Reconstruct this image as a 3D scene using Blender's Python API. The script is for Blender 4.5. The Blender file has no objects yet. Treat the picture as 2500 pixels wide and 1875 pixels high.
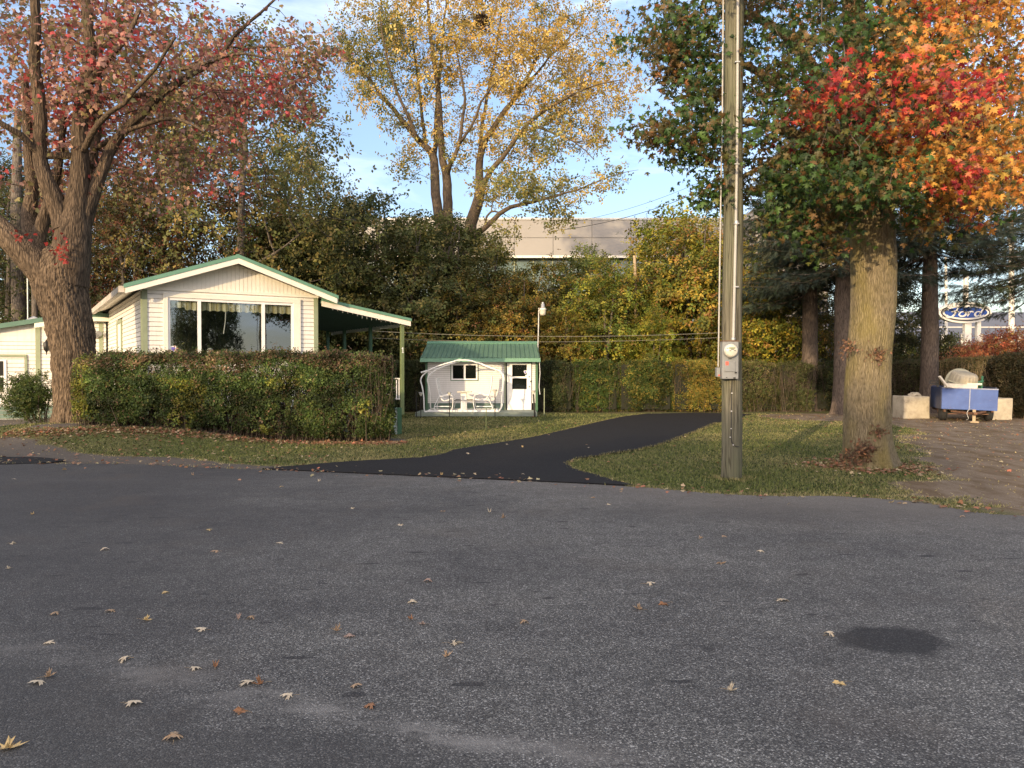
import bpy, bmesh, math, random
import numpy as np
from mathutils import Vector, Matrix, noise as mnoise
R = math.radians
random.seed(7)
RNG = np.random.default_rng(11)
S = bpy.context.scene
COL = S.collection
PI = math.pi

# ------------------------------------------------------------------ camera numbers
CAMZ = 1.6
FPX = 1888.0
PITCH = math.atan((937.5 - 904.0) / FPX)
cP, sP = math.cos(PITCH), math.sin(PITCH)
def ray(px, py):
    cx = (px - 1250) / FPX; cy = (937.5 - py) / FPX
    return Vector((cx, cP + cy * sP, -sP + cy * cP))
def P(px, py, D):
    d = ray(px, py); k = D / d.y
    return Vector((d.x * k, D, CAMZ + d.z * k))
def G(px, py, z=0.0):
    d = ray(px, py); k = (z - CAMZ) / d.z
    return Vector((d.x * k, d.y * k, z))

# ------------------------------------------------------------------ tagging
def tag(o, label=None, cat=None, group=None, kind=None):
    if label: o['label'] = label
    if cat: o['category'] = cat
    if group: o['group'] = group
    if kind: o['kind'] = kind
    return o
def empty(name, loc=(0, 0, 0), rz=0.0, label=None, cat=None, group=None):
    o = bpy.data.objects.new(name, None); COL.objects.link(o)
    o.location = loc; o.rotation_euler = (0, 0, rz); o.empty_display_size = 0.1
    return tag(o, label, cat, group)
def copy_tree(o, parent=None):
    c = o.copy(); COL.objects.link(c)
    if parent is not None: c.parent = parent
    for ch in list(o.children): copy_tree(ch, c)
    return c

# ------------------------------------------------------------------ mesh collector
class MB:
    def __init__(s): s.v = []; s.f = []; s.sm = []; s.mi = []
    def add(s, vs, fs, smooth=False, mi=0):
        b = len(s.v); s.v.extend([tuple(q) for q in vs])
        s.f.extend([tuple(i + b for i in f) for f in fs]); s.sm.extend([smooth] * len(fs)); s.mi.extend([mi] * len(fs)); return s
    def box(s, x0, x1, y0, y1, z0, z1, M=None):
        vs = [Vector(q) for q in ((x0,y0,z0),(x1,y0,z0),(x1,y1,z0),(x0,y1,z0),(x0,y0,z1),(x1,y0,z1),(x1,y1,z1),(x0,y1,z1))]
        if M is not None: vs = [M @ q for q in vs]
        return s.add(vs, [(0,3,2,1),(4,5,6,7),(0,1,5,4),(1,2,6,5),(2,3,7,6),(3,0,4,7)])
    def bar(s, a, b, w, h=None, up=Vector((0,0,1))):
        a = Vector(a); b = Vector(b); h = h or w
        d = (b - a).normalized()
        if abs(d.dot(up)) > .95: up = Vector((0,1,0))
        x = d.cross(up).normalized() * w / 2; y = x.cross(d).normalized() * h / 2
        vs = [a-x-y, a+x-y, a+x+y, a-x+y, b-x-y, b+x-y, b+x+y, b-x+y]
        return s.add(vs, [(3,2,1,0),(4,5,6,7),(0,1,5,4),(1,2,6,5),(2,3,7,6),(3,0,4,7)])
    def tube(s, pts, r, n=8, cap=True):
        pts = [Vector(p) for p in pts]; m = len(pts)
        rs = r if isinstance(r, (list, tuple)) else [r] * m
        vs = []; fs = []; prev = None
        for i in range(m):
            d = (pts[min(i+1, m-1)] - pts[max(i-1, 0)])
            d = d.normalized() if d.length > 1e-9 else Vector((0,0,1))
            if prev is None:
                u = d.orthogonal().normalized()
            else:
                u = prev - d * prev.dot(d)
                u = u.normalized() if u.length > 1e-6 else d.orthogonal().normalized()
            prev = u; w = d.cross(u)
            for k in range(n):
                t = 2 * PI * k / n
                vs.append(pts[i] + (u * math.cos(t) + w * math.sin(t)) * rs[i])
        for i in range(m - 1):
            for k in range(n):
                a = i*n + k; b = i*n + (k+1) % n
                fs.append((a, b, b+n, a+n))
        s.add(vs, fs, True)
        if cap:
            s.add(vs[:n], [tuple(range(n-1, -1, -1))]); s.add(vs[-n:], [tuple(range(n))])
        return s
    def lathe(s, prof, n=20, M=None):
        # prof: list of (r, z), around local z
        vs = []; fs = []
        for r, z in prof:
            for k in range(n):
                t = 2 * PI * k / n; q = Vector((r*math.cos(t), r*math.sin(t), z))
                vs.append(M @ q if M is not None else q)
        for i in range(len(prof) - 1):
            for k in range(n):
                a = i*n + k; b = i*n + (k+1) % n
                fs.append((a, b, b+n, a+n))
        s.add(vs, fs, True)
        if prof[0][0] > 1e-4: s.add(vs[:n], [tuple(range(n-1,-1,-1))])
        if prof[-1][0] > 1e-4: s.add(vs[-n:], [tuple(range(n))])
        return s
    def prism(s, poly, y0, y1, M=None):
        # polygon in (x,z), extruded in y
        n = len(poly)
        vs = [Vector((x, y0, z)) for x, z in poly] + [Vector((x, y1, z)) for x, z in poly]
        if M is not None: vs = [M @ q for q in vs]
        return s.add(vs, [tuple(range(n)), tuple(range(2*n-1, n-1, -1))] + [(i, i+n, (i+1) % n + n, (i+1) % n) for i in range(n)])
    def build(s, name, mat, parent=None, label=None, cat=None, group=None, kind=None, bevel=0.0):
        me = bpy.data.meshes.new(name); me.from_pydata(s.v, [], s.f); me.update()
        me.polygons.foreach_set('use_smooth', s.sm)
        if any(s.mi): me.polygons.foreach_set('material_index', s.mi)
        bm = bmesh.new(); bm.from_mesh(me); bmesh.ops.recalc_face_normals(bm, faces=bm.faces); bm.to_mesh(me); bm.free()
        o = bpy.data.objects.new(name, me); COL.objects.link(o)
        if mat: me.materials.append(mat)
        if any(s.mi): me.materials.append(M['lap_shade'])
        if parent: o.parent = parent
        if bevel:
            m = o.modifiers.new('bevel', 'BEVEL'); m.width = bevel; m.segments = 2; m.limit_method = 'ANGLE'
        return tag(o, label, cat, group, kind)

def np_mesh(name, V, F, mat, parent=None, col=None, smooth=False):
    """V (n,3) float, F (m,k) int, col (m,3) per face"""
    me = bpy.data.meshes.new(name)
    k = F.shape[1]
    me.vertices.add(len(V)); me.vertices.foreach_set('co', V.astype(np.float32).ravel())
    me.loops.add(F.size); me.loops.foreach_set('vertex_index', F.astype(np.int32).ravel())
    me.polygons.add(len(F)); me.polygons.foreach_set('loop_start', np.arange(0, F.size, k, dtype=np.int32))
    me.polygons.foreach_set('loop_total', np.full(len(F), k, dtype=np.int32))
    me.polygons.foreach_set('use_smooth', np.full(len(F), smooth))
    me.update(calc_edges=True)
    if col is not None:
        a = me.attributes.new('Col', 'FLOAT_COLOR', 'FACE')
        c = np.ones((len(F), 4), np.float32); c[:, :3] = col
        a.data.foreach_set('color', c.ravel())
    if mat: me.materials.append(mat)
    o = bpy.data.objects.new(name, me); COL.objects.link(o)
    if parent: o.parent = parent
    return o

# ------------------------------------------------------------------ materials
class NT:
    def __init__(s, name):
        s.m = bpy.data.materials.new(name); s.m.use_nodes = True
        s.t = s.m.node_tree; s.n = s.t.nodes; s.n.clear()
        s.out = s.n.new('ShaderNodeOutputMaterial')
    def node(s, typ, **kw):
        n = s.n.new(typ)
        for k, v in kw.items():
            if k.startswith('i_'):
                key = k[2:]; key = int(key) if key.isdigit() else key.replace('_', ' ')
                n.inputs[key].default_value = v
            else: setattr(n, k, v)
        return n
    def link(s, a, b): s.t.links.new(a, b)
    def coord(s, scale=(1,1,1), kind='Object', rot=(0,0,0)):
        tc = s.node('ShaderNodeTexCoord'); mp = s.node('ShaderNodeMapping')
        mp.inputs['Scale'].default_value = scale; mp.inputs['Rotation'].default_value = rot
        s.link(tc.outputs[kind], mp.inputs[0]); return mp.outputs[0]
    def noise(s, vec, scale, detail=4, rough=.55, dist=0):
        n = s.node('ShaderNodeTexNoise'); n.inputs['Scale'].default_value = scale
        n.inputs['Detail'].default_value = detail; n.inputs['Roughness'].default_value = rough
        n.inputs['Distortion'].default_value = dist
        s.link(vec, n.inputs['Vector']); return n.outputs['Fac']
    def voro(s, vec, scale, feature='F1', out='Distance'):
        n = s.node('ShaderNodeTexVoronoi', feature=feature); n.inputs['Scale'].default_value = scale
        s.link(vec, n.inputs['Vector']); return n.outputs[out]
    def ramp(s, fac, stops, interp='LINEAR'):
        r = s.node('ShaderNodeValToRGB'); e = r.color_ramp.elements; r.color_ramp.interpolation = interp
        while len(e) > 1: e.remove(e[0])
        e[0].position = stops[0][0]; e[0].color = (*_c(stops[0][1]), 1)
        for p, c in stops[1:]:
            q = e.new(p); q.color = (*_c(c), 1)
        s.link(fac, r.inputs[0]); return r.outputs[0]
    def mix(s, fac, a, b, blend='MIX'):
        m = s.node('ShaderNodeMix', data_type='RGBA', blend_type=blend)
        for inp, v in ((m.inputs[0], fac), (m.inputs[6], a), (m.inputs[7], b)):
            if isinstance(v, (int, float)): inp.default_value = v
            elif isinstance(v, (tuple, list)): inp.default_value = (*v, 1)
            else: s.link(v, inp)
        return m.outputs[2]
    def math(s, op, a, b=0.0, c=None):
        m = s.node('ShaderNodeMath', operation=op)
        for inp, v in zip(m.inputs, (a, b, c if c is not None else 0.0)):
            if isinstance(v, (int, float)): inp.default_value = v
            else: s.link(v, inp)
        return m.outputs[0]
    def bump(s, h, strength=.3, dist=.01, normal=None):
        b = s.node('ShaderNodeBump'); b.inputs['Strength'].default_value = strength; b.inputs['Distance'].default_value = dist
        s.link(h, b.inputs['Height'])
        if normal is not None: s.link(normal, b.inputs['Normal'])
        return b.outputs[0]
    def bsdf(s, color, rough=.6, metal=0, normal=None, spec=.5, **kw):
        b = s.node('ShaderNodeBsdfPrincipled')
        for key, v in (('Base Color', color), ('Roughness', rough), ('Metallic', metal), ('Specular IOR Level', spec)):
            if isinstance(v, tuple): b.inputs[key].default_value = (*v, 1)
            elif isinstance(v, (int, float)): b.inputs[key].default_value = v
            else: s.link(v, b.inputs[key])
        for k, v in kw.items(): b.inputs[k.replace('_', ' ')].default_value = v
        if normal is not None: s.link(normal, b.inputs['Normal'])
        return b
    def done(s, sh):
        s.link(sh.outputs[0] if hasattr(sh, 'outputs') else sh, s.out.inputs[0]); return s.m
def _c(c): return (c, c, c) if isinstance(c, (int, float)) else c

def simple(name, col, rough=.6, metal=0, var=.15, nscale=6, bump=.1, spec=.5):
    t = NT(name); v = t.coord()
    n = t.noise(v, nscale, 6, .6); n2 = t.noise(v, nscale * 14, 3)
    c = t.ramp(n, [(.3, tuple(x * (1 - var) for x in col)), (.7, tuple(min(1, x * (1 + var)) for x in col))])
    return t.done(t.bsdf(c, rough, metal, t.bump(n2, bump, .004), spec))

def siding_mat(name, col, dirt=.25):
    t = NT(name); v = t.coord((1, 1, 1)); vs = t.coord((3, 3, .35))
    n = t.noise(v, 1.7, 6, .6); st = t.noise(vs, 4, 5, .6)
    c = t.mix(t.math('MULTIPLY', t.ramp(st, [(.45, 0.), (.8, 1.)]), dirt), col, tuple(x * .6 for x in (col[0], col[1] * .97, col[2] * .85)))
    c = t.mix(t.math('MULTIPLY', t.ramp(n, [(.4, 0.), (.75, 1.)]), dirt * .8), c, tuple(x * .75 for x in col))
    return t.done(t.bsdf(c, .45, 0, t.bump(t.noise(v, 90, 2), .08, .002)))

def bark_mat(name, dark, light, moss=None, sc=1.0):
    t = NT(name); v = t.coord((8 * sc, 8 * sc, 1.1 * sc))
    n = t.noise(v, 2.2, 7, .65, .6); vo = t.voro(v, 2.6, 'DISTANCE_TO_EDGE')
    big = t.noise(t.coord((1, 1, .6)), 1.1, 4)
    h = t.math('ADD', t.math('MULTIPLY', t.math('MINIMUM', vo, .25), 1.6), n)
    c = t.ramp(h, [(.35, dark), (.8, light)])
    c = t.mix(t.math('MULTIPLY', t.ramp(big, [(.35, 0.), (.7, 1.)]), .45), c, dark)
    fa = t.node('ShaderNodeAttribute', attribute_name='furrow')
    c = t.mix(t.math('MULTIPLY', fa.outputs['Fac'], .88), c, tuple(q * .45 for q in dark))
    if moss:
        mo = t.noise(t.coord((1, 1, .5)), 1.6, 5, .6)
        c = t.mix(t.math('MULTIPLY', t.ramp(mo, [(.42, 0.), (.62, 1.)]), .65), c, moss)
    return t.done(t.bsdf(c, .9, 0, t.bump(h, .9, .035), .2))

def leaf_mat(name, trans=.35, rough=.55, gain=1.0):
    t = NT(name)
    a = t.node('ShaderNodeAttribute', attribute_name='Col')
    oi = t.node('ShaderNodeObjectInfo')
    c = t.mix(1.0, a.outputs['Color'], oi.outputs['Color'], 'MULTIPLY')
    if gain != 1.0: c = t.mix(1.0, c, (gain, gain, gain), 'MULTIPLY')
    p = t.bsdf(c, rough, 0, None, .35)
    tr = t.node('ShaderNodeBsdfTranslucent'); t.link(c, tr.inputs[0])
    m = t.node('ShaderNodeMixShader'); m.inputs[0].default_value = trans
    t.link(p.outputs[0], m.inputs[1]); t.link(tr.outputs[0], m.inputs[2])
    return t.done(m)

M = {}
WHITE = (.78, .76, .70)
M['siding'] = siding_mat('white_siding', (.79, .765, .71), .42)
M['siding_shed'] = siding_mat('shed_siding', (.68, .67, .655), .25)
M['trim'] = simple('cream_trim', (.80, .76, .66), .45, 0, .06, 3, .05)
M['white'] = simple('white_paint', (.80, .80, .78), .4, 0, .06, 5, .05)
M['lap_shade'] = simple('siding_shadow_line', (.30, .27, .23), .8)  # dark strip painted as the shadow under each lap
M['sage'] = simple('sage_trim', (.27, .31, .20), .55, 0, .12, 5, .1)
M['green'] = simple('green_paint', (.045, .125, .062), .45, 0, .15, 4, .08)
M['skirt'] = simple('green_skirt', (.13, .20, .165), .6, 0, .15, 3, .1)
M['gutter'] = simple('old_gutter', (.50, .45, .38), .5, 0, .3, 4, .2)
def roof_mat():
    t = NT('green_metal_roof'); v = t.coord()
    n = t.noise(v, 1.3, 5, .6)
    c = t.ramp(n, [(.3, (.085, .165, .12)), (.7, (.12, .215, .155))])
    return t.done(t.bsdf(c, .38, .15, t.bump(t.noise(v, 9, 2), .12, .01)))
M['roof'] = roof_mat()
M['roof_under'] = simple('awning_underside', (.09, .15, .12), .6)
M['darkroom'] = simple('dark_interior', (.018, .017, .016), .9)
M['black'] = simple('black_metal', (.012, .013, .012), .45)
M['rubber'] = simple('tyre_rubber', (.02, .02, .02), .85)
M['galv'] = simple('galvanised_steel', (.42, .43, .43), .45, .6, .15, 8, .15)
M['boxgrey'] = simple('grey_box_paint', (.215, .225, .225), .5, .1, .12, 6, .1)
M['pvc'] = simple('pale_conduit', (.36, .355, .33), .5, 0, .12, 5, .1)
M['concrete'] = None
M['rust'] = simple('rusty_steel', (.16, .085, .05), .8, .3, .4, 12, .4)
M['tan_plastic'] = simple('tan_plastic', (.38, .34, .25), .5, 0, .12, 4, .1)
M['lampglass'] = simple('lamp_globe', (.62, .60, .52), .2, 0, .05, 5, .02)
M['red'] = simple('red_sticker', (.55, .10, .07), .5)
M['purple'] = simple('violet_badge', (.16, .13, .45), .4)
M['cable'] = simple('dark_cable', (.03, .03, .03), .6)
M['palecable'] = simple('pale_cable', (.20, .19, .15), .6)
M['paving_white'] = simple('number_paint', (.85, .85, .82), .5)
def concrete():
    t = NT('weathered_concrete'); v = t.coord()
    n = t.noise(v, 3, 8, .65); n2 = t.noise(v, 40, 4)
    c = t.ramp(n, [(.3, (.17, .145, .11)), (.42, (.36, .32, .25)), (.55, (.44, .40, .31)), (.75, (.52, .47, .37))])
    return t.done(t.bsdf(c, .9, 0, t.bump(t.math('ADD', n, n2), .5, .02), .2))
M['concrete'] = concrete()
def bluepaint():
    t = NT('scratched_blue_paint'); v = t.coord()
    n = t.noise(v, 2.2, 8, .7); s2 = t.noise(t.coord((3, 3, 14)), 2.5, 8, .75)
    c = t.ramp(n, [(.3, (.030, .070, .24)), (.7, (.055, .12, .36))])
    c = t.mix(t.ramp(s2, [(.61, 0.), (.66, .8)]), c, (.22, .20, .22))
    c = t.mix(t.ramp(t.noise(t.coord((1, 1, .4)), 5, 6, .7), [(.64, 0.), (.69, .9)]), c, (.13, .07, .04))
    return t.done(t.bsdf(c, .5, 0, t.bump(n, .2, .01)))
M['blue'] = bluepaint()
def window_glass(name='window_glass', tint=(.012, .014, .016), tr=.45):
    t = NT(name)
    g = t.node('ShaderNodeBsdfGlossy'); g.inputs['Roughness'].default_value = .015; g.inputs['Color'].default_value = (.60, .70, .84, 1)
    v = t.coord(); b = t.bump(t.noise(v, .9, 2), .04, .05)
    t.link(b, g.inputs['Normal'])
    tr_ = t.node('ShaderNodeBsdfTransparent'); tr_.inputs[0].default_value = (.75, .8, .78, 1)
    m = t.node('ShaderNodeMixShader'); m.inputs[0].default_value = tr
    t.link(tr_.outputs[0], m.inputs[1]); t.link(g.outputs[0], m.inputs[2])
    return t.done(m)
M['glass'] = window_glass('window_glass', tr=.30)
M['glass_dark'] = window_glass('dark_window_glass', tr=.06)
def wood_pole():
    t = NT('weathered_pole_wood'); v = t.coord((16, 16, .55)); v2 = t.coord((50, 50, 1.2))
    n = t.noise(v, 2.2, 8, .7, .5); f = t.noise(v2, 3, 5, .7); big = t.noise(t.coord((1, 1, .35)), 1.8, 4)
    c = t.ramp(n, [(.3, (.065, .062, .045)), (.55, (.165, .155, .115)), (.8, (.27, .245, .19))])
    c = t.mix(t.math('MULTIPLY', t.ramp(big, [(.4, 0.), (.65, 1.)]), .55), c, (.12, .135, .075))
    c = t.mix(t.ramp(t.voro(t.coord((5, 5, 1.2)), 1.5), [(.0, 1.), (.09, 0.)]), c, (.05, .045, .03))
    ck = t.voro(t.coord((22, 22, .55)), 1.0, 'DISTANCE_TO_EDGE'); ckm = t.ramp(ck, [(.012, 1.), (.045, 0.)])
    c = t.mix(t.math('MULTIPLY', ckm, .5), c, (.03, .027, .02))
    return t.done(t.bsdf(c, .85, 0, t.bump(t.math('SUBTRACT', t.math('ADD', n, t.math('MULTIPLY', f, .7)), t.math('MULTIPLY', ckm, .8)), .8, .012), .2))
M['pole'] = wood_pole()
M['bark_left'] = bark_mat('maple_bark_brown', (.038, .029, .021), (.205, .15, .10))
M['bark_limb_shaded'] = bark_mat('shaded_limb_bark', (.03, .023, .017), (.15, .11, .075))  # darker copy of the trunk bark, crown shade put into its colour
M['bark_right'] = bark_mat('maple_bark_mossy', (.095, .078, .048), (.33, .275, .18), (.225, .19, .065), 2.2)
M['bark_mid'] = bark_mat('brown_grey_bark', (.035, .028, .022), (.16, .125, .09))
M['bark_grey'] = bark_mat('grey_bark', (.06, .05, .042), (.20, .175, .15))
M['bark_spruce'] = bark_mat('spruce_bark', (.045, .035, .03), (.17, .135, .11), None, 1.4)
M['twig'] = simple('twig_bark', (.10, .075, .055), .9, 0, .3, 5, .3)
M['twig_tan'] = simple('tan_twig_bark', (.28, .21, .12), .9, 0, .3, 5, .3)
M['leaf'] = leaf_mat('foliage', .42)
M['leaf_bright'] = leaf_mat('bright_foliage', .4, .5)
M['needle'] = leaf_mat('spruce_needles', .12, .7)
M['dry'] = leaf_mat('dry_leaves', .25, .7)

# ------------------------------------------------------------------ leaves
def leaf_maple():
    # five pointed lobes, fan of triangles, unit length ~1
    pts = [(0,0),(.16,.10),(.42,-.04),(.26,.20),(.66,.30),(.50,.40),(.60,.56),(.24,.42),(.17,.52),(.30,.80),(.12,.74),(0,1.10),(-.12,.74),(-.30,.80),(-.17,.52),(-.24,.42),(-.60,.56),(-.50,.40),(-.66,.30),(-.26,.20),(-.42,-.04),(-.16,.10)]
    V = np.array([(0, .36, 0)] + [(x, y, -.38 * abs(x) ** 1.2 - .22 * (y - .36) ** 2) for x, y in pts])
    n = len(pts)
    F = np.array([(0, 1 + i, 1 + (i + 1) % n) for i in range(n)])
    return V, F
def leaf_maple_s():
    pts = [(0,0),(.42,.02),(.58,.45),(.22,.55),(0,1.0),(-.22,.55),(-.58,.45),(-.42,.02)]
    V = np.array([(x, y, -.12 * abs(x)) for x, y in pts])
    F = np.array([(0,1,3),(1,2,3),(0,3,4),(0,4,5),(5,6,7),(0,5,7)])
    return V, F
def leaf_oval():
    V = np.array([(0,0,0),(.30,.45,.07),(0,1.0,-.06),(-.30,.45,.07)])
    F = np.array([(0,1,2),(0,2,3)])
    return V, F
def leaf_pair():
    # a sprig: three little ovals, reads as several leaves
    V0, F0 = leaf_oval(); Vs = []; Fs = []
    for k, (a, ox, oy, s) in enumerate(((0, 0, .1, .8), (1.1, .15, -.1, .7), (-1.2, -.12, -.05, .75))):
        c, q = math.cos(a), math.sin(a)
        W = V0 * s; W = np.c_[W[:,0]*c + W[:,1]*q + ox, -W[:,0]*q + W[:,1]*c + oy, W[:,2] + .15 * (k - 1)]
        Vs.append(W); Fs.append(F0 + 4 * k)
    return np.vstack(Vs), np.vstack(Fs)
def rand_rot(n, rng, out=None, tilt=1.0, droop=0.0):
    """random frames; out (n,3) = preferred normal"""
    nrm = rng.normal(size=(n, 3))
    if out is not None: nrm = nrm * tilt + out * 1.2
    nrm /= np.linalg.norm(nrm, axis=1, keepdims=True) + 1e-9
    t = rng.normal(size=(n, 3)); t[:, 2] -= droop
    t -= (t * nrm).sum(1)[:, None] * nrm
    t /= np.linalg.norm(t, axis=1, keepdims=True) + 1e-9
    b = np.cross(t, nrm)
    return b, t, nrm       # local x, y, z
def scatter(tmpl, pos, size, frames, col):
    V, F = tmpl; n = len(pos)
    b, t, nr = frames
    W = (V[None, :, 0, None] * b[:, None] + V[None, :, 1, None] * t[:, None] + V[None, :, 2, None] * nr[:, None]) * size[:, None, None] + pos[:, None]
    FF = F[None] + (np.arange(n) * len(V))[:, None, None]
    return W.reshape(-1, 3), FF.reshape(-1, 3), np.repeat(col, len(F), axis=0)
def nz(p, s, seed=0.0):
    """cheap smooth noise field from sums of sines, -1..1"""
    x, y, z = p[:, 0] * s + seed * 1.7, p[:, 1] * s - seed * 2.3, p[:, 2] * s + seed * .9
    return (np.sin(x * 1.9 + 1.3 * np.sin(y * 1.3 + seed)) + np.sin(y * 2.3 + 1.7 * np.sin(z * 1.1)) + np.sin(z * 2.1 + 1.5 * np.sin(x * 1.2 + 2))) / 3
def pick(pal, w, rng, n):
    pal = np.array(pal); idx = rng.choice(len(pal), n, p=np.array(w) / sum(w))
    c = pal[idx] * rng.uniform(.7, 1.3, (n, 1)) * rng.uniform(.93, 1.07, (n, 3))
    return np.clip(c, 0, .95)

# ------------------------------------------------------------------ tree skeletons
class Skel:
    def __init__(s): s.p = []; s.par = []; s.r = []; s.pl = []; s.main = []
    def node(s, p, par, r=0.0, main=False):
        s.p.append(np.array(p, float)); s.par.append(par); s.r.append(r)
        s.pl.append(0 if par < 0 else s.pl[par] + float(np.linalg.norm(s.p[-1] - s.p[par]))); s.main.append(main)
        return len(s.p) - 1
    def nearest(s, q):
        A = np.array(s.p); return int(np.argmin(((A - q) ** 2).sum(1)))
    def limb(s, pts, rs, join=True, step=.25, wob=.0, rng=RNG):
        pts = [np.array(q, float) for q in pts]
        # catmull-rom resample
        out = []; rr = []
        for i in range(len(pts) - 1):
            p0 = pts[max(i-1, 0)]; p1 = pts[i]; p2 = pts[i+1]; p3 = pts[min(i+2, len(pts)-1)]
            n = max(2, int(np.linalg.norm(p2 - p1) / step))
            for k in range(n):
                t = k / n
                out.append(.5 * ((2*p1) + (-p0+p2)*t + (2*p0-5*p1+4*p2-p3)*t*t + (-p0+3*p1-3*p2+p3)*t**3))
                rr.append(rs[i] + (rs[i+1] - rs[i]) * t)
        out.append(pts[-1]); rr.append(rs[-1])
        par = -1
        if join and s.p: par = s.nearest(out[0])
        for i, (q, r) in enumerate(zip(out, rr)):
            if wob and i: q = q + rng.normal(size=3) * wob
            if join and i == 0 and par >= 0 and np.linalg.norm(q - s.p[par]) < .02: continue
            par = s.node(q, par, r, True)
        return par
    def grow(s, targets, bf=.3, step=.35, wob=.05, rng=RNG, tip_r=.006, skip_low=0):
        s.tips = []
        A = np.array(s.p); d0 = np.array([np.min(((A - q) ** 2).sum(1)) for q in targets])
        cap = len(targets) * 14 + len(s.p)
        buf = np.zeros((cap, 3)); buf[:len(s.p)] = A; pl = np.zeros(cap); pl[:len(s.p)] = s.pl; n = len(s.p)
        base_bad = np.zeros(cap)
        if skip_low: base_bad[:n] = np.where(A[:, 2] < skip_low, 50, 0)
        for q in np.array(targets)[np.argsort(d0)]:
            d = np.sqrt(((buf[:n] - q) ** 2).sum(1)); d[d < .12] = 9
            j = int(np.argmin(d + bf * pl[:n] + base_bad[:n]))
            p0 = buf[j].copy(); L = float(d[j]); m = max(1, min(12, int(L / step)))
            pj = s.par[j]; d0_ = (p0 - buf[pj]) if pj >= 0 else np.array([0, 0, 1.])
            d0_ = d0_ / (np.linalg.norm(d0_) + 1e-9)
            c1 = p0 + d0_ * L * .3
            par = j
            for k in range(1, m + 1):
                t = k / m; w = (1-t)**2 * p0 + 2*(1-t)*t * (c1*.5 + (p0+q)*.25) + t*t * q
                if k < m: w = w + rng.normal(size=3) * wob
                par = s.node(w, par)
                buf[n] = w; pl[n] = s.pl[-1]; n += 1
                if n >= cap: break
            s.tips.append(par)
            if n >= cap: break
        cnt = np.zeros(len(s.p))
        kids = [0] * len(s.p)
        for i in range(len(s.p) - 1, -1, -1):
            cnt[i] = max(cnt[i], 1)
            if s.par[i] >= 0: cnt[s.par[i]] += cnt[i]
        # counts above sum over nodes: recompute as tips
        tipn = np.zeros(len(s.p)); has = np.zeros(len(s.p), bool)
        for i in range(len(s.p)):
            if s.par[i] >= 0: has[s.par[i]] = True
        for i in range(len(s.p) - 1, -1, -1):
            if not has[i]: tipn[i] = 1
            if s.par[i] >= 0: tipn[s.par[i]] += tipn[i]
        for i in range(len(s.p)):
            if not s.main[i]:
                r = tip_r * tipn[i] ** .52
                pr = s.r[s.par[i]]
                s.r[i] = min(r, pr * (.7 if s.main[s.par[i]] else 1.0))
    def chains(s, want):
        kids = [[] for _ in s.p]
        for i, p in enumerate(s.par):
            if p >= 0: kids[p].append(i)
        size = np.array(s.r) + np.array(s.main) * 10
        out = []; stack = [(i, -1) for i, p in enumerate(s.par) if p < 0]
        while stack:
            i, par = stack.pop()
            ch = ([par] if par >= 0 else []) + [i]
            cur = i
            while kids[cur]:
                ks = sorted(kids[cur], key=lambda k: -size[k])
                same = [k for k in ks if s.main[k] == s.main[cur]]
                if not same:
                    for k in ks: stack.append((k, cur))
                    break
                nx = same[0]
                for k in ks:
                    if k != nx: stack.append((k, cur))
                ch.append(nx); cur = nx
            if s.main[i] == want: out.append(ch)
        return out
    def mesh(s, name, mat, parent, want, sides=None, minr=0.0):
        VS = []; FS = []; base = 0
        for ch in s.chains(want):
            if len(ch) < 2: continue
            p = np.array([s.p[i] for i in ch]); r = np.array([s.r[i] for i in ch])
            if not s.main[ch[0]] or want is False: r[0] = min(r[0], r[1] * 1.25)
            elif s.par[ch[0]] >= 0 or len(ch) > 1: r[0] = min(r[0], r[1] * 1.15)
            if r.max() < minr: continue
            n = sides or (10 if r.max() > .08 else 6 if r.max() > .03 else 4 if r.max() > .012 else 3)
            d = np.gradient(p, axis=0); d /= np.linalg.norm(d, axis=1, keepdims=True) + 1e-9
            u = np.cross(d, np.array([.31, .93, .17])); u /= np.linalg.norm(u, axis=1, keepdims=True) + 1e-9
            w = np.cross(d, u); t = np.arange(n) * 2 * PI / n
            ring = p[:, None] + (u[:, None] * np.cos(t)[None, :, None] + w[:, None] * np.sin(t)[None, :, None]) * r[:, None, None]
            m = len(p); VS.append(ring.reshape(-1, 3))
            i0 = (np.arange(m - 1)[:, None] * n + np.arange(n)[None]).ravel(); i1 = (np.arange(m - 1)[:, None] * n + (np.arange(n)[None] + 1) % n).ravel()
            FS.append(np.c_[i0, i1, i1 + n, i0 + n] + base); base += m * n
        return np_mesh(name, np.vstack(VS), np.vstack(FS), mat, parent, None, True)

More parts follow.
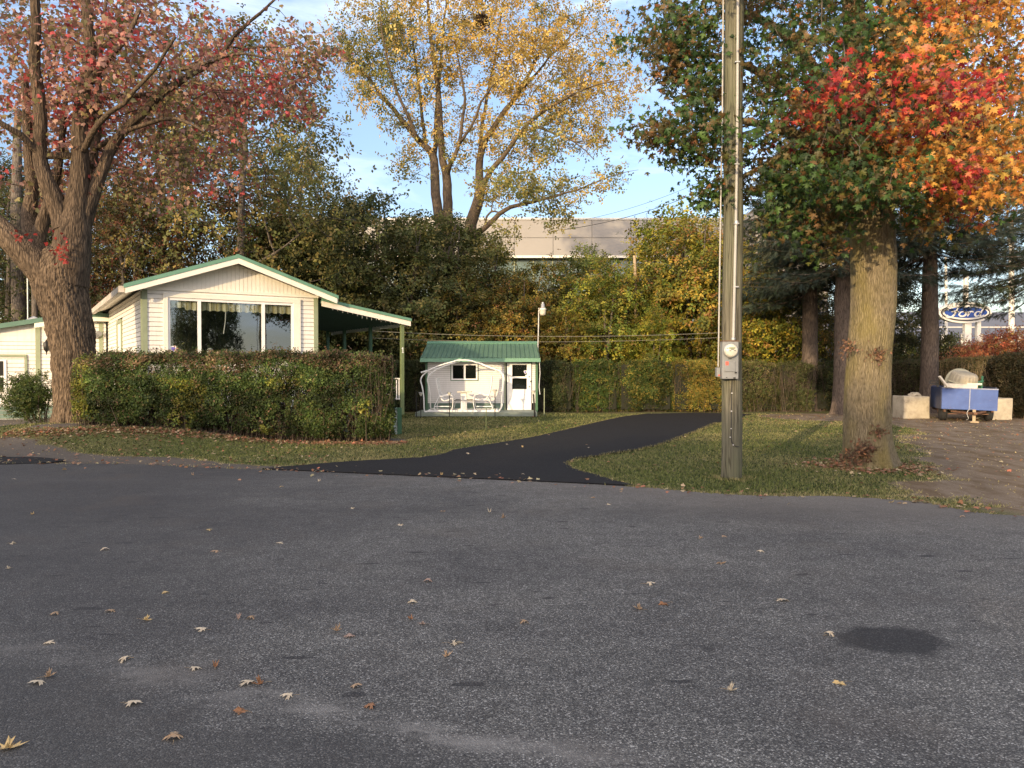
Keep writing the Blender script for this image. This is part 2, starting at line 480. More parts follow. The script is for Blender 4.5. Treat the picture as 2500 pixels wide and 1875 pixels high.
def big_trunk(name, pts, rs, mat, parent, sides=72, ring=.05, ridge=.035, flare=0.0, seed=1.0, lump=.06):
    """tapered trunk with modelled bark ridges"""
    sk = Skel(); sk.limb(pts, rs, False, ring)
    p = np.array(sk.p); r = np.array(sk.r); m = len(p)
    d = np.gradient(p, axis=0); d /= np.linalg.norm(d, axis=1, keepdims=True)
    u = np.cross(d, [0, 1, 0.]); u /= np.linalg.norm(u, axis=1, keepdims=True); w = np.cross(d, u)
    t = np.arange(sides) * 2 * PI / sides
    V = []; FUR = []
    zl = np.r_[0, np.cumsum(np.linalg.norm(np.diff(p, axis=0), axis=1))]
    for i in range(m):
        fl = flare * math.exp(-zl[i] / .28)
        for k in range(sides):
            a = t[k]; ca, sa = math.cos(a), math.sin(a)
            tw = zl[i] * .35; q = Vector((math.cos(a + tw) * 3.2 * max(.5, r[i] / .4) + seed, math.sin(a + tw) * 3.2 * max(.5, r[i] / .4), zl[i] * .62))
            rg = abs(mnoise.noise(q * 2.6 + Vector((0, 0, mnoise.noise(q * 1.1) * 2)))) ; rg2 = abs(mnoise.noise(q * 5.5))
            lm = mnoise.noise(Vector((ca + seed, sa, zl[i] * .7)))
            root = max(0, math.sin(a * 5 + seed)) ** 1.5
            rr = r[i] * (1 + lump * lm) + ridge * (rg * 1.5 + rg2 * .6 - .4) + fl * (.35 + root)
            V.append(p[i] + (u[i] * ca + w[i] * sa) * rr); FUR.append(max(0., min(1., 1 - rg * 6.5)) * min(1., ridge / .03) if ridge > .006 else 0.)
    i0 = (np.arange(m - 1)[:, None] * sides + np.arange(sides)[None]).ravel(); i1 = (np.arange(m - 1)[:, None] * sides + (np.arange(sides)[None] + 1) % sides).ravel()
    o = np_mesh(name, np.array(V), np.c_[i0, i1, i1 + sides, i0 + sides], mat, parent, None, True)
    at = o.data.attributes.new('furrow', 'FLOAT', 'POINT'); at.data.foreach_set('value', np.array(FUR, np.float32)); return o

def leaves_on(sk, name, mat, parent, tmpl, n_per, spread, size, colfn, rng=RNG, droop=.5, centre=None, along=.35, tilt=1.0):
    tips = np.array([sk.p[i] for i in sk.tips])
    extra = np.array([sk.p[i] for i in range(len(sk.p)) if not sk.main[i] and sk.r[i] < .02])
    k = int(len(tips) * n_per)
    base = tips[rng.integers(0, len(tips), k)]
    if along and len(extra):
        m = rng.random(k) < along; base[m] = extra[rng.integers(0, len(extra), m.sum())]
    pos = base + rng.normal(size=(k, 3)) * np.array(spread)
    out = pos - (np.array(centre) if centre is not None else pos.mean(0))
    out /= np.linalg.norm(out, axis=1, keepdims=True) + 1e-9
    out[:, 2] += .35
    fr = rand_rot(k, rng, out, tilt, droop)
    sz = size * rng.uniform(.6, 1.25, k)
    V, F, C = scatter(tmpl, pos, sz, fr, colfn(pos, rng))
    return np_mesh(name, V, F, mat, parent, C)

# ================================================================== camera, sky, sun
cam = bpy.data.cameras.new('camera'); camo = bpy.data.objects.new('camera', cam); COL.objects.link(camo)
camo.location = (0, 0, CAMZ); camo.rotation_euler = (PI / 2 - PITCH, 0, 0)
cam.sensor_width = 36; cam.lens = 36 * FPX / 2500; cam.clip_end = 3000; cam.clip_start = .05
S.camera = camo
S.view_settings.view_transform = 'Standard'; S.view_settings.look = 'None'; S.view_settings.exposure = 0
try:
    S.cycles.max_bounces = 6; S.cycles.transparent_max_bounces = 12; S.cycles.use_denoising = True
except Exception: pass

AZ, EL = R(27.5), R(10.5)          # sun stands behind the camera, to the left
sun_to = Vector((-math.sin(AZ) * math.cos(EL), -math.cos(AZ) * math.cos(EL), math.sin(EL)))
W = bpy.data.worlds.new('World'); S.world = W; W.use_nodes = True
wt = W.node_tree; wn = wt.nodes; wn.clear()
wo = wn.new('ShaderNodeOutputWorld'); bg = wn.new('ShaderNodeBackground'); sky = wn.new('ShaderNodeTexSky')
sky.sky_type = 'NISHITA'; sky.sun_disc = False; sky.sun_elevation = R(10.5); sky.sun_rotation = PI + AZ
sky.air_density = 1.0; sky.dust_density = .6; sky.ozone_density = 2.0; sky.altitude = 50
bg.inputs['Strength'].default_value = .36
tc = wn.new('ShaderNodeTexCoord'); mp = wn.new('ShaderNodeMapping'); mp.inputs['Scale'].default_value = (1.2, 1.2, 6.0)
no = wn.new('ShaderNodeTexNoise'); no.inputs['Scale'].default_value = 2.3; no.inputs['Detail'].default_value = 9; no.inputs['Roughness'].default_value = .6; no.inputs['Distortion'].default_value = .6
rp = wn.new('ShaderNodeValToRGB'); rp.color_ramp.elements[0].position = .46; rp.color_ramp.elements[1].position = .82
mx = wn.new('ShaderNodeMix'); mx.data_type = 'RGBA'; mx.inputs[7].default_value = (5.6, 5.9, 6.6, 1)
ml = wn.new('ShaderNodeMath'); ml.operation = 'MULTIPLY'; ml.inputs[1].default_value = .75
L = wt.links.new
L(tc.outputs['Generated'], mp.inputs[0]); L(mp.outputs[0], no.inputs['Vector']); L(no.outputs['Fac'], rp.inputs[0]); L(rp.outputs[0], ml.inputs[0])
hz = wn.new('ShaderNodeMix'); hz.data_type = 'RGBA'; hz.blend_type = 'MULTIPLY'; hz.inputs[0].default_value = 1.0; hz.inputs[7].default_value = (1.06, .93, .93, 1)
L(sky.outputs[0], hz.inputs[6]); L(ml.outputs[0], mx.inputs[0]); L(hz.outputs[2], mx.inputs[6]); 
def wmath(op, a, b=0.0):
    m = wn.new('ShaderNodeMath'); m.operation = op
    for inp, v in zip(m.inputs, (a, b)):
        if isinstance(v, (int, float)): inp.default_value = v
        else: L(v, inp)
    return m.outputs[0]
# haze dims the sky toward the horizon opposite the sun; a broad warm glow surrounds the low sun behind the viewer
sx = wn.new('ShaderNodeSeparateXYZ'); L(tc.outputs['Generated'], sx.inputs[0])
hr = wn.new('ShaderNodeValToRGB'); hr.color_ramp.elements[0].color = (.60, .62, .66, 1); hr.color_ramp.elements[1].position = .42; L(sx.outputs[2], hr.inputs[0])
hm = wn.new('ShaderNodeMix'); hm.data_type = 'RGBA'; hm.blend_type = 'MULTIPLY'; hm.inputs[0].default_value = 1.0; L(mx.outputs[2], hm.inputs[6]); L(hr.outputs[0], hm.inputs[7])
dt = wn.new('ShaderNodeVectorMath'); dt.operation = 'DOT_PRODUCT'; L(tc.outputs['Generated'], dt.inputs[0]); dt.inputs[1].default_value = Vector((-math.sin(AZ), -math.cos(AZ), .35)).normalized()
gp = wmath('MULTIPLY', wmath('POWER', wmath('MAXIMUM', dt.outputs['Value'], 0.0), 1.6), wmath('GREATER_THAN', sx.outputs[2], 0.0))
gs = wn.new('ShaderNodeVectorMath'); gs.operation = 'SCALE'; gs.inputs[0].default_value = (7.0, 5.2, 3.6); L(gp, gs.inputs['Scale'])
ga = wn.new('ShaderNodeVectorMath'); ga.operation = 'ADD'; L(hm.outputs[2], ga.inputs[0]); L(gs.outputs[0], ga.inputs[1])
L(ga.outputs[0], bg.inputs[0]); L(bg.outputs[0], wo.inputs[0])
sl = bpy.data.lights.new('sun', 'SUN'); sl.energy = 5.0; sl.angle = R(.6); sl.color = (1.0, .74, .43)
so = bpy.data.objects.new('sun', sl); COL.objects.link(so); so.rotation_euler = (-sun_to).to_track_quat('-Z', 'Y').to_euler(); so.location = (0, -20, 30)

# ================================================================== the ground
def in_poly(x, y, poly):
    x = np.asarray(x); y = np.asarray(y); c = np.zeros(x.shape, bool); n = len(poly)
    for i in range(n):
        x0, y0 = poly[i]; x1, y1 = poly[(i + 1) % n]
        if y0 == y1: continue
        k = ((y0 > y) != (y1 > y)) & (x < (x1 - x0) * (y - y0) / (y1 - y0) + x0)
        c ^= k
    return c
def dist_poly(x, y, pts, closed=False):
    x = np.asarray(x, float); y = np.asarray(y, float); d = np.full(x.shape, 1e9); n = len(pts)
    for i in range(n if closed else n - 1):
        x0, y0 = pts[i]; x1, y1 = pts[(i + 1) % n]; dx, dy = x1 - x0, y1 - y0
        t = np.clip(((x - x0) * dx + (y - y0) * dy) / (dx * dx + dy * dy + 1e-9), 0, 1)
        d = np.minimum(d, np.hypot(x - x0 - t * dx, y - y0 - t * dy))
    return d
def g2(px, py): q = G(px, py); return (q.x, q.y)
def smooth_line(pts, step=.12, jit=0.0, rng=RNG):
    out = []; n = len(pts)
    for i in range(n - 1):
        p0, p1, p2, p3 = [np.array(pts[j]) for j in (max(i-1, 0), i, i+1, min(i+2, n-1))]
        m = max(1, int(np.linalg.norm(p2 - p1) / step))
        for k in range(m):
            t = k / m
            q = .5 * ((2*p1) + (-p0+p2)*t + (2*p0-5*p1+4*p2-p3)*t*t + (-p0+3*p1-3*p2+p3)*t**3)
            out.append(tuple(q + rng.normal(size=2) * jit))
    out.append(tuple(pts[-1])); return out
def mound(x, y):
    x = np.asarray(x, float); y = np.asarray(y, float)
    hx = 1 / (1 + np.exp((x + 6.3) / .75)); hx *= 1 / (1 + np.exp(-(x + 12.0) / .5))
    hy = 1 / (1 + np.exp(-(y - 15.9) / .42)); hy *= 1 / (1 + np.exp((y - 18.7) / .5))
    return .48 * hx * hy
def lumps(x, y): return .018 * np.sin(x * 1.3 + 1.1 * np.sin(y * .7)) * np.sin(y * 1.1 + .6) 

ROAD_EDGE = smooth_line([(-60, 13.6), g2(-900, 1132), g2(0, 1134), g2(300, 1134), g2(500, 1143), g2(660, 1149), g2(1130, 1168), g2(1540, 1190), g2(1700, 1203), g2(1850, 1212), g2(2050, 1214), g2(2250, 1228), g2(2500, 1262), (9.0, 8.0), (14, 7.4), (40, 6.0)], .12, .012)
GRASS_EDGE_L = [(-60, 14.5), g2(0, 1092), g2(300, 1114), g2(520, 1124), g2(640, 1137), g2(760, 1139)]
GRASS_EDGE_R = [g2(1400, 1141), g2(1548, 1187), g2(1700, 1202), g2(1850, 1209), g2(2050, 1205), g2(2180, 1190), g2(2330, 1180), g2(2230, 1120), g2(2215, 1060), g2(2190, 1018), (8.0, 27)]
DRIVE = smooth_line([g2(644, 1147.5), g2(820, 1132), g2(1017, 1120), g2(1090, 1108), g2(1130, 1097), g2(1300, 1069), g2(1446, 1035), g2(1520, 1019), g2(1582, 1011.5)], .10, .022) + \
        smooth_line([g2(1700, 1009.5), g2(1835, 1012.5)], .2) + \
        smooth_line([g2(1751, 1034), g2(1616, 1085), g2(1469, 1113), g2(1405, 1124), g2(1388, 1134), g2(1401, 1146), g2(1470, 1168), g2(1549, 1189)], .10, .020)
DRIVE_P = list(DRIVE)
drive_poly = DRIVE_P
road_poly = ROAD_EDGE + [(60, -60), (-60, -60)]
DIRT_R = smooth_line([g2(2160, 1212), g2(2260, 1178), g2(2310, 1160), g2(2240, 1120), g2(2222, 1070), g2(2200, 1040), (8.6, 27), (14, 29), (30, 29), (30, 7)], .3, .05)
def dirt_amount(x, y):
    n = nz(np.c_[np.ravel(x), np.ravel(y), np.zeros(np.size(x))], 1.7, 3).reshape(np.shape(x)) * .35 + nz(np.c_[np.ravel(x), np.ravel(y), np.zeros(np.size(x))], 5.2, 1).reshape(np.shape(x)) * .18
    d = np.zeros(np.shape(x))
    # verge on the left between grass and road
    ge = np.interp(x, [p[0] for p in GRASS_EDGE_L], [p[1] for p in GRASS_EDGE_L])
    left = np.clip((ge - y) / .35 + .5 + n * 1.2, 0, 1) * (x < -2.6)
    d = np.maximum(d, left)
    dd = dist_poly(x, y, DIRT_R, True) * np.where(in_poly(x, y, DIRT_R), 1, -1)
    d = np.maximum(d, np.clip(dd / .6 + .5 + n * 1.5, 0, 1))
    # worn strip along the road on the right
    de = dist_poly(x, y, ROAD_EDGE)
    d = np.maximum(d, np.clip(.75 - de / .55 + n * 1.1, 0, 1) * .75 * (x > 1))
    d = np.maximum(d, np.clip((x - 5.2) / .8 + n, 0, 1) * np.clip((11.6 - y) / .8 + n, 0, 1) * .97)
    # driveway of the left house
    d = np.maximum(d, np.clip((19.2 + .3 * n - y) * 0 + 1, 0, 1) * ((x < -11.6) & (y > 18.6 + .2 * n) & (y < 26)) * 1.0)
    # bare litter under the front hedge
    d = np.maximum(d, np.clip(1.0 - np.abs(y - (16.95 + .11 * (x + 9.2))) / .75 + n, 0, 1) * ((x > -10.4) & (x < -2.4)) * .9)
    return d
def drybits(x, y):
    q = np.c_[np.ravel(x), np.ravel(y), np.zeros(np.size(x))]
    return (nz(q, .55, 5) * .5 + nz(q, 2.1, 8) * .35).reshape(np.shape(x))
def terrain():
    xs = np.arange(-20, 18.01, .13); ys = np.arange(4.5, 34.01, .13)
    X, Y = np.meshgrid(xs, ys); Z = mound(X, Y) + lumps(X, Y) * np.clip((Y - 13) / 3, 0, 1) * .8
    Z = Z - .004
    V = np.c_[X.ravel(), Y.ravel(), Z.ravel()]; nx = len(xs); ny = len(ys)
    i = (np.arange(ny - 1)[:, None] * nx + np.arange(nx - 1)[None]).ravel()
    F = np.c_[i, i + 1, i + nx + 1, i + nx]
    t = NT('lawn_soil')
    a = t.node('ShaderNodeAttribute', attribute_name='dirt'); v = t.coord()
    n = t.noise(v, 9, 6, .65); big = t.noise(v, .7, 4); fine = t.noise(v, 60, 5, .7)
    grass = t.ramp(n, [(.25, (.06, .066, .026)), (.55, (.11, .12, .045)), (.8, (.17, .16, .075))])
    grass = t.mix(t.ramp(big, [(.42, 0.), (.62, .7)]), grass, (.115, .095, .048))
    soil = t.ramp(fine, [(.3, (.13, .10, .07)), (.55, (.23, .185, .135)), (.8, (.36, .305, .235))])
    soil = t.mix(t.ramp(t.noise(t.coord((2.4, .8, 1)), 1.1, 8, .7), [(.43, 0.), (.60, .8)]), soil, (.115, .078, .040))
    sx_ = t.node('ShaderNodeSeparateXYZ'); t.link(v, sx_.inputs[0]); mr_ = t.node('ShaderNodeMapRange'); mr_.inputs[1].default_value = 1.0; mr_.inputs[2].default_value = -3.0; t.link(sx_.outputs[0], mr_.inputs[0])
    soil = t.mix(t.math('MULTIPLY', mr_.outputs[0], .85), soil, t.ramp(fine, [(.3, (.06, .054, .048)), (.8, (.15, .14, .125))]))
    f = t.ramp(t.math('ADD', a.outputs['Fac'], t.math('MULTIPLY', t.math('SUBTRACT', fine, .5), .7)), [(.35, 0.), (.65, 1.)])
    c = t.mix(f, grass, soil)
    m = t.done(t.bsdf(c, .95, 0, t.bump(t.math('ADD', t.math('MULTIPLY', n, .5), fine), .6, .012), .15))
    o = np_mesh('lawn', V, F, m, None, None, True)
    at = o.data.attributes.new('dirt', 'FLOAT', 'POINT'); at.data.foreach_set('value', dirt_amount(X, Y).ravel().astype(np.float32))
    tag(o, None, None, None, 'structure')
    # the rest of the ground, out to the horizon
    g = MB(); s = 1500.0
    g.add([(-s, -s, -.05), (s, -s, -.05), (s, s, -.05), (-s, s, -.05)], [(0, 1, 2, 3)])
    g.build('ground', simple('far_ground', (.06, .058, .035), .95, 0, .3, .2, .2), kind='structure')
terrain()

def poly_sheet(name, poly, z, mat, skirt=.0):
    bm = bmesh.new(); vs = [bm.verts.new((x, y, z)) for x, y in poly]
    es = [bm.edges.new((vs[i], vs[(i + 1) % len(vs)])) for i in range(len(vs))]
    bmesh.ops.triangle_fill(bm, use_beauty=True, use_dissolve=False, edges=es)
    for f in bm.faces:
        if f.normal.z < 0: f.normal_flip()
    if skirt:
        low = [bm.verts.new((x, y, z - skirt)) for x, y in poly]
        for i in range(len(vs)):
            j = (i + 1) % len(vs); bm.faces.new((vs[i], vs[j], low[j], low[i]))
    me = bpy.data.meshes.new(name); bm.to_mesh(me); bm.free(); me.materials.append(mat)
    o = bpy.data.objects.new(name, me); COL.objects.link(o); return tag(o, None, None, None, 'structure')
def asphalt_old():
    t = NT('old_asphalt'); v = t.coord()
    peb = t.voro(v, 125, 'F1', 'Color'); pd = t.voro(v, 125, 'F1', 'Distance')
    bw = t.node('ShaderNodeSeparateColor'); t.link(peb, bw.inputs[0])
    st = t.ramp(bw.outputs[0], [(0, (.046, .046, .043)), (.45, (.102, .102, .095)), (.78, (.175, .175, .162)), (.93, (.27, .27, .25)), (1., (.45, .45, .43))])
    st = t.mix(t.ramp(pd, [(.35, 0.), (.75, .8)]), st, (.040, .040, .043))
    big = t.noise(t.coord((1, 1.6, 1)), .55, 6, .6, .4); mid = t.noise(v, 5, 5, .65)
    st = t.mix(1.0, st, t.ramp(big, [(.3, (.80, .80, .82)), (.5, (1.06, 1.06, 1.06)), (.7, (1.34, 1.34, 1.32))]), 'MULTIPLY')
    st = t.mix(1.0, st, t.ramp(mid, [(.3, (.8, .8, .8)), (.7, (1.2, 1.2, 1.2))]), 'MULTIPLY')
    # worn dusty streak running diagonally through the near left, darker polished strip below it
    sp = t.node('ShaderNodeSeparateXYZ'); t.link(v, sp.inputs[0])
    wob = t.math('MULTIPLY', t.math('SUBTRACT', t.noise(v, 1.1, 5, .6), .5), .9)
    e1 = t.math('ADD', t.math('ADD', sp.outputs[1], t.math('MULTIPLY', sp.outputs[0], .41)), t.math('SUBTRACT', wob, 3.25))
    def maprange(x_, a_, b_):
        m_ = t.node('ShaderNodeMapRange'); m_.inputs[1].default_value = a_; m_.inputs[2].default_value = b_; t.link(x_, m_.inputs[0]); return m_.outputs[0]
    patch = t.ramp(t.noise(t.coord((1.3, 3.2, 1)), 1.5, 7, .7), [(.44, 0.), (.62, 1.)])
    near = maprange(sp.outputs[1], 6.5, 4.8)
    dust = t.math('MULTIPLY', t.math('MULTIPLY', t.ramp(t.math('ABSOLUTE', e1), [(0., 1.), (.20, 0.)]), patch), near)
    st = t.mix(t.math('MULTIPLY', dust, .75), st, (.24, .235, .22))
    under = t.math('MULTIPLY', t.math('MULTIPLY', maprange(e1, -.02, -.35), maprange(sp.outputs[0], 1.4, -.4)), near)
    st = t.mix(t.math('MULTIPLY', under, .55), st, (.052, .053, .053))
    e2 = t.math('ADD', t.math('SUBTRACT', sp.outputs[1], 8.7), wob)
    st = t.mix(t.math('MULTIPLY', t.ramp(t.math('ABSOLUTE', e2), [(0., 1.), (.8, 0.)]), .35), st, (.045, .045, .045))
    e3 = t.math('ADD', t.math('SUBTRACT', sp.outputs[1], 11.2), wob)
    st = t.mix(t.math('MULTIPLY', t.math('MULTIPLY', t.ramp(t.math('ABSOLUTE', e3), [(0., 1.), (.4, 0.)]), patch), .5), st, (.20, .195, .185))
    # small tar spots, stretched
    tar = t.noise(t.coord((2.2, 6, 1)), 1.35, 2, .4)
    st = t.mix(t.ramp(tar, [(.69, 0.), (.72, .7)]), st, (.02, .02, .022))
    # left part darker; edge by the lawn dusty, its pale band widened as painted sunlight
    sg = t.node('ShaderNodeSeparateXYZ'); t.link(v, sg.inputs[0])
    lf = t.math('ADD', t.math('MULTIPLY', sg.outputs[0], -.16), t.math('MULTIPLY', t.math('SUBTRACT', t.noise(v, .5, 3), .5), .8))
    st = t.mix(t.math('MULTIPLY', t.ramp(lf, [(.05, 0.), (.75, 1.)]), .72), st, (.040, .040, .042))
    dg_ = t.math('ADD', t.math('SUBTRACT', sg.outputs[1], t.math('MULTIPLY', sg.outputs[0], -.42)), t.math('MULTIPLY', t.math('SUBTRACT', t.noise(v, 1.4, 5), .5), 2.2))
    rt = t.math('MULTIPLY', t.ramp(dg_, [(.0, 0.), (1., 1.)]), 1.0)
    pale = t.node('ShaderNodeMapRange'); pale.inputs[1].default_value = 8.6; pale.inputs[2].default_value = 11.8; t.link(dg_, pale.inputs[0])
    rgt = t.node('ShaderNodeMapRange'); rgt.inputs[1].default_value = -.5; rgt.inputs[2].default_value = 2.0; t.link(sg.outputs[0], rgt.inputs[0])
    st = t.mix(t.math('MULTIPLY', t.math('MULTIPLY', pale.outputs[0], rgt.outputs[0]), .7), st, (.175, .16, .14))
    # the oil stain on the right
    so_ = G(2172, 1568); mp_ = t.node('ShaderNodeMapping'); mp_.inputs['Location'].default_value = (-so_.x, -so_.y, 0)
    tc_ = t.node('ShaderNodeTexCoord'); t.link(tc_.outputs['Object'], mp_.inputs[0])
    m2 = t.node('ShaderNodeMapping'); m2.inputs['Rotation'].default_value = (0, 0, R(28)); m2.inputs['Scale'].default_value = (2.9, 3.6, 1); t.link(mp_.outputs[0], m2.inputs[0])
    ln = t.node('ShaderNodeVectorMath', operation='LENGTH'); t.link(m2.outputs[0], ln.inputs[0])
    e = t.math('ADD', ln.outputs['Value'], t.math('MULTIPLY', t.math('SUBTRACT', t.noise(v, 5, 5), .5), .7))
    st = t.mix(t.ramp(e, [(.72, .78), (1.15, 0.)]), st, (.016, .016, .018))
    st = t.mix(t.ramp(t.noise(v, .9, 4), [(.55, 0.), (.75, .35)]), st, (.10, .085, .07))
    hgt = t.math('ADD', t.math('MULTIPLY', pd, -1.0), t.noise(v, 220, 2))
    return t.done(t.bsdf(st, .82, 0, t.bump(hgt, .75, .006), .35))
def asphalt_new():
    t = NT('fresh_asphalt'); v = t.coord()
    vo = t.voro(v, 70, 'F1', 'Color'); bw = t.node('ShaderNodeSeparateColor'); t.link(vo, bw.inputs[0])
    c = t.ramp(bw.outputs[0], [(0, (.004, .004, .005)), (.8, (.009, .009, .010)), (1., (.024, .024, .026))])
    c = t.mix(t.ramp(t.noise(v, 1.2, 5), [(.45, 0.), (.75, .4)]), c, (.015, .015, .0155))
    return t.done(t.bsdf(c, .9, 0, t.bump(t.voro(v, 70), .5, .006), .3))
A_NEW = asphalt_new()
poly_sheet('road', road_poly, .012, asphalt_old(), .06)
poly_sheet('driveway', DRIVE_P, .030, A_NEW, .06)
dp = smooth_line([g2(-260, 1118), g2(-20, 1118), g2(90, 1119), g2(160, 1126), g2(90, 1133), g2(-40, 1137), g2(-260, 1139)], .15, .012)
poly_sheet('asphalt_patch', dp, .022, A_NEW, .03)
dl = smooth_line([g2(-300, 1046), g2(60, 1047), g2(205, 1041), g2(285, 1037), g2(250, 1061), g2(90, 1066), g2(-300, 1066)], .15, .02)

def surf_z(x, y): return mound(x, y) + lumps(x, y) * np.clip((y - 13) / 3, 0, 1) * .8 - .004

def grass():
    rng = np.random.default_rng(5); 
    # denser near the camera
    N = 330000
    y = 9.0 + 19.5 * rng.random(N) ** 1.35; x = rng.uniform(-1, 1, N) * (y * .68 + .6)
    ok = ~in_poly(x, y, drive_poly) & ~in_poly(x, y, road_poly) 
    x, y = x[ok], y[ok]
    d = dirt_amount(x, y); k = rng.random(len(x)) > np.clip(d * 1.15, 0, .985)
    x, y, d = x[k], y[k], d[k]; n = len(x)
    dry = drybits(x, y)
    h = rng.uniform(.014, .045, n) * (1 - .35 * d); h *= np.where(rng.random(n) < .02, 2.0, 1)
    w = rng.uniform(.004, .009, n) * (1 + y / 14)
    a = rng.uniform(0, 2 * PI, n); lean = rng.normal(size=(n, 2)) * .018
    z = surf_z(x, y) - .003
    P0 = np.c_[x + np.cos(a) * w, y + np.sin(a) * w, z]; P1 = np.c_[x - np.cos(a) * w, y - np.sin(a) * w, z]
    P2 = np.c_[x + lean[:, 0], y + lean[:, 1], z + h]
    V = np.stack([P0, P1, P2], 1).reshape(-1, 3); F = np.arange(3 * n).reshape(-1, 3)
    green = np.array([.150, .180, .052]); straw = np.array([.46, .38, .19]); dk = np.array([.045, .070, .022])
    m = np.clip(.16 + dry * .55 + d * .75 + rng.normal(size=n) * .16, 0, 1)[:, None]
    c = (green * (1 - m) + straw * m) * rng.uniform(.65, 1.35, (n, 1)); kk = rng.random(n) < .25; c[kk & (m[:, 0] < .5)] = dk
    o = np_mesh('grass', V, F, M['leaf'], None, c)
    tag(o, 'short autumn grass with worn straw coloured patches beside the driveway and hedge', 'grass', None, 'stuff')
    # taller fringe where grass meets asphalt
    pts = []
    for line in (DRIVE_P, ROAD_EDGE):
        for i in range(len(line) - 1):
            (x0, y0), (x1, y1) = line[i], line[i + 1]
            if not (8.5 < y0 < 28 and abs(x0) < y0 * .75): continue
            L_ = math.hypot(x1 - x0, y1 - y0)
            if L_ > 2: continue
            for k in range(int(L_ * 150)):
                t = rng.random(); pts.append((x0 + (x1-x0)*t + rng.normal() * .03, y0 + (y1-y0)*t + rng.normal() * .03))
    for cx_, cy_, r_, n_ in ((3.24, 11.4, .16, 420), (5.95, 12.9, .50, 900), (13.3, 25.6, .7, 500), (14.9, 25.0, .6, 400)):
        for _ in range(n_):
            a_ = rng.uniform(0, 2 * PI); rr_ = r_ + abs(rng.normal()) * .10; pts.append((cx_ + rr_ * math.cos(a_), cy_ + rr_ * math.sin(a_)))
    q = np.array(pts); ok = (dirt_amount(q[:, 0], q[:, 1]) < .93) | (rng.random(len(q)) < .1)
    # not where the driveway meets the road
    jl = [g2(644, 1147), g2(1545, 1189)]
    ok &= ~((dist_poly(q[:, 0], q[:, 1], jl) < .25) & (q[:, 0] > jl[0][0] + .2) & (q[:, 0] < jl[1][0] - .1))
    ok &= ~((q[:, 0] > 5.4) & (q[:, 1] < 11)) | (rng.random(len(q)) < .06)
    ok &= ~((q[:, 1] > 27.6) & (q[:, 0] > 4.6) & (q[:, 0] < 8.4)) 
    q = q[ok]; n = len(q); h = rng.uniform(.02, .06, n); a = rng.uniform(0, 2 * PI, n); w = rng.uniform(.005, .010, n)
    z = np.zeros(n) + .003
    V = np.stack([np.c_[q[:,0] + np.cos(a)*w, q[:,1] + np.sin(a)*w, z], np.c_[q[:,0] - np.cos(a)*w, q[:,1] - np.sin(a)*w, z], np.c_[q + rng.normal(size=(n, 2)) * .03, z + h]], 1).reshape(-1, 3)
    m = rng.random((n, 1)); c = (green * (1 - m) + straw * m) * rng.uniform(.6, 1.3, (n, 1))
    o = np_mesh('edge_grass', V, np.arange(3 * n).reshape(-1, 3), M['leaf'], None, c)
    tag(o, 'ragged grass fringe growing over the edges of the asphalt', 'grass', None, 'stuff')
grass()

def litter():
    rng = np.random.default_rng(21); P_ = []; 
    n = 2600
    x = rng.uniform(-10.6, -2.3, n); y = 16.42 + .09 * (x + 9.2) + np.abs(rng.normal(size=n)) * -.26 + rng.normal(size=n) * .1
    n2 = 420; x2 = rng.uniform(-14, -3, n2); y2 = rng.uniform(12.6, 16, n2)
    n3 = 260; x3 = rng.uniform(-2, 8.6, n3); y3 = rng.uniform(10.8, 27, n3)
    n4 = 900; x4 = rng.uniform(7.5, 16, n4); y4 = rng.uniform(11, 28, n4)
    n5 = 700; a = rng.uniform(0, 2*PI, n5); r = .45 + np.abs(rng.normal(size=n5)) * .35; x5 = 5.95 + r * np.cos(a); y5 = 12.75 + r * np.sin(a)
    x = np.r_[x, x2, x3, x4, x5]; y = np.r_[y, y2, y3, y4, y5]
    ok = ~in_poly(x, y, road_poly) & ~in_poly(x, y, drive_poly) & (y > 9); x, y = x[ok], y[ok]; n = len(x)
    k_ = [i for i in range(len(ROAD_EDGE)) if abs(ROAD_EDGE[i][0]) < 10]; ii = rng.choice(k_, 420); E_ = np.array(ROAD_EDGE)[ii]
    x = np.r_[x, E_[:, 0] + rng.normal(size=420) * .2]; y = np.r_[y, E_[:, 1] + rng.exponential(.16, 420) * rng.choice([-1, 1], 420)]; n = len(x)
    pos = np.c_[x, y, np.maximum(surf_z(x, y), .012) + rng.uniform(.012, .03, n)]
    up = np.tile([0, 0, 1.], (n, 1)); fr = rand_rot(n, rng, up, .35)
    c = pick([(.34, .20, .12), (.26, .13, .07), (.42, .33, .20), (.40, .17, .10), (.5, .42, .25)], [4, 4, 3, 2, 1], rng, n)
    V, F, C = scatter(leaf_maple_s(), pos, rng.uniform(.035, .07, n), fr, c)
    o = np_mesh('leaf_litter', V, F, M['dry'], None, C)
    tag(o, 'brown and tan fallen leaves drifted under the hedge and over the grass', 'leaf litter', None, 'stuff')
litter()

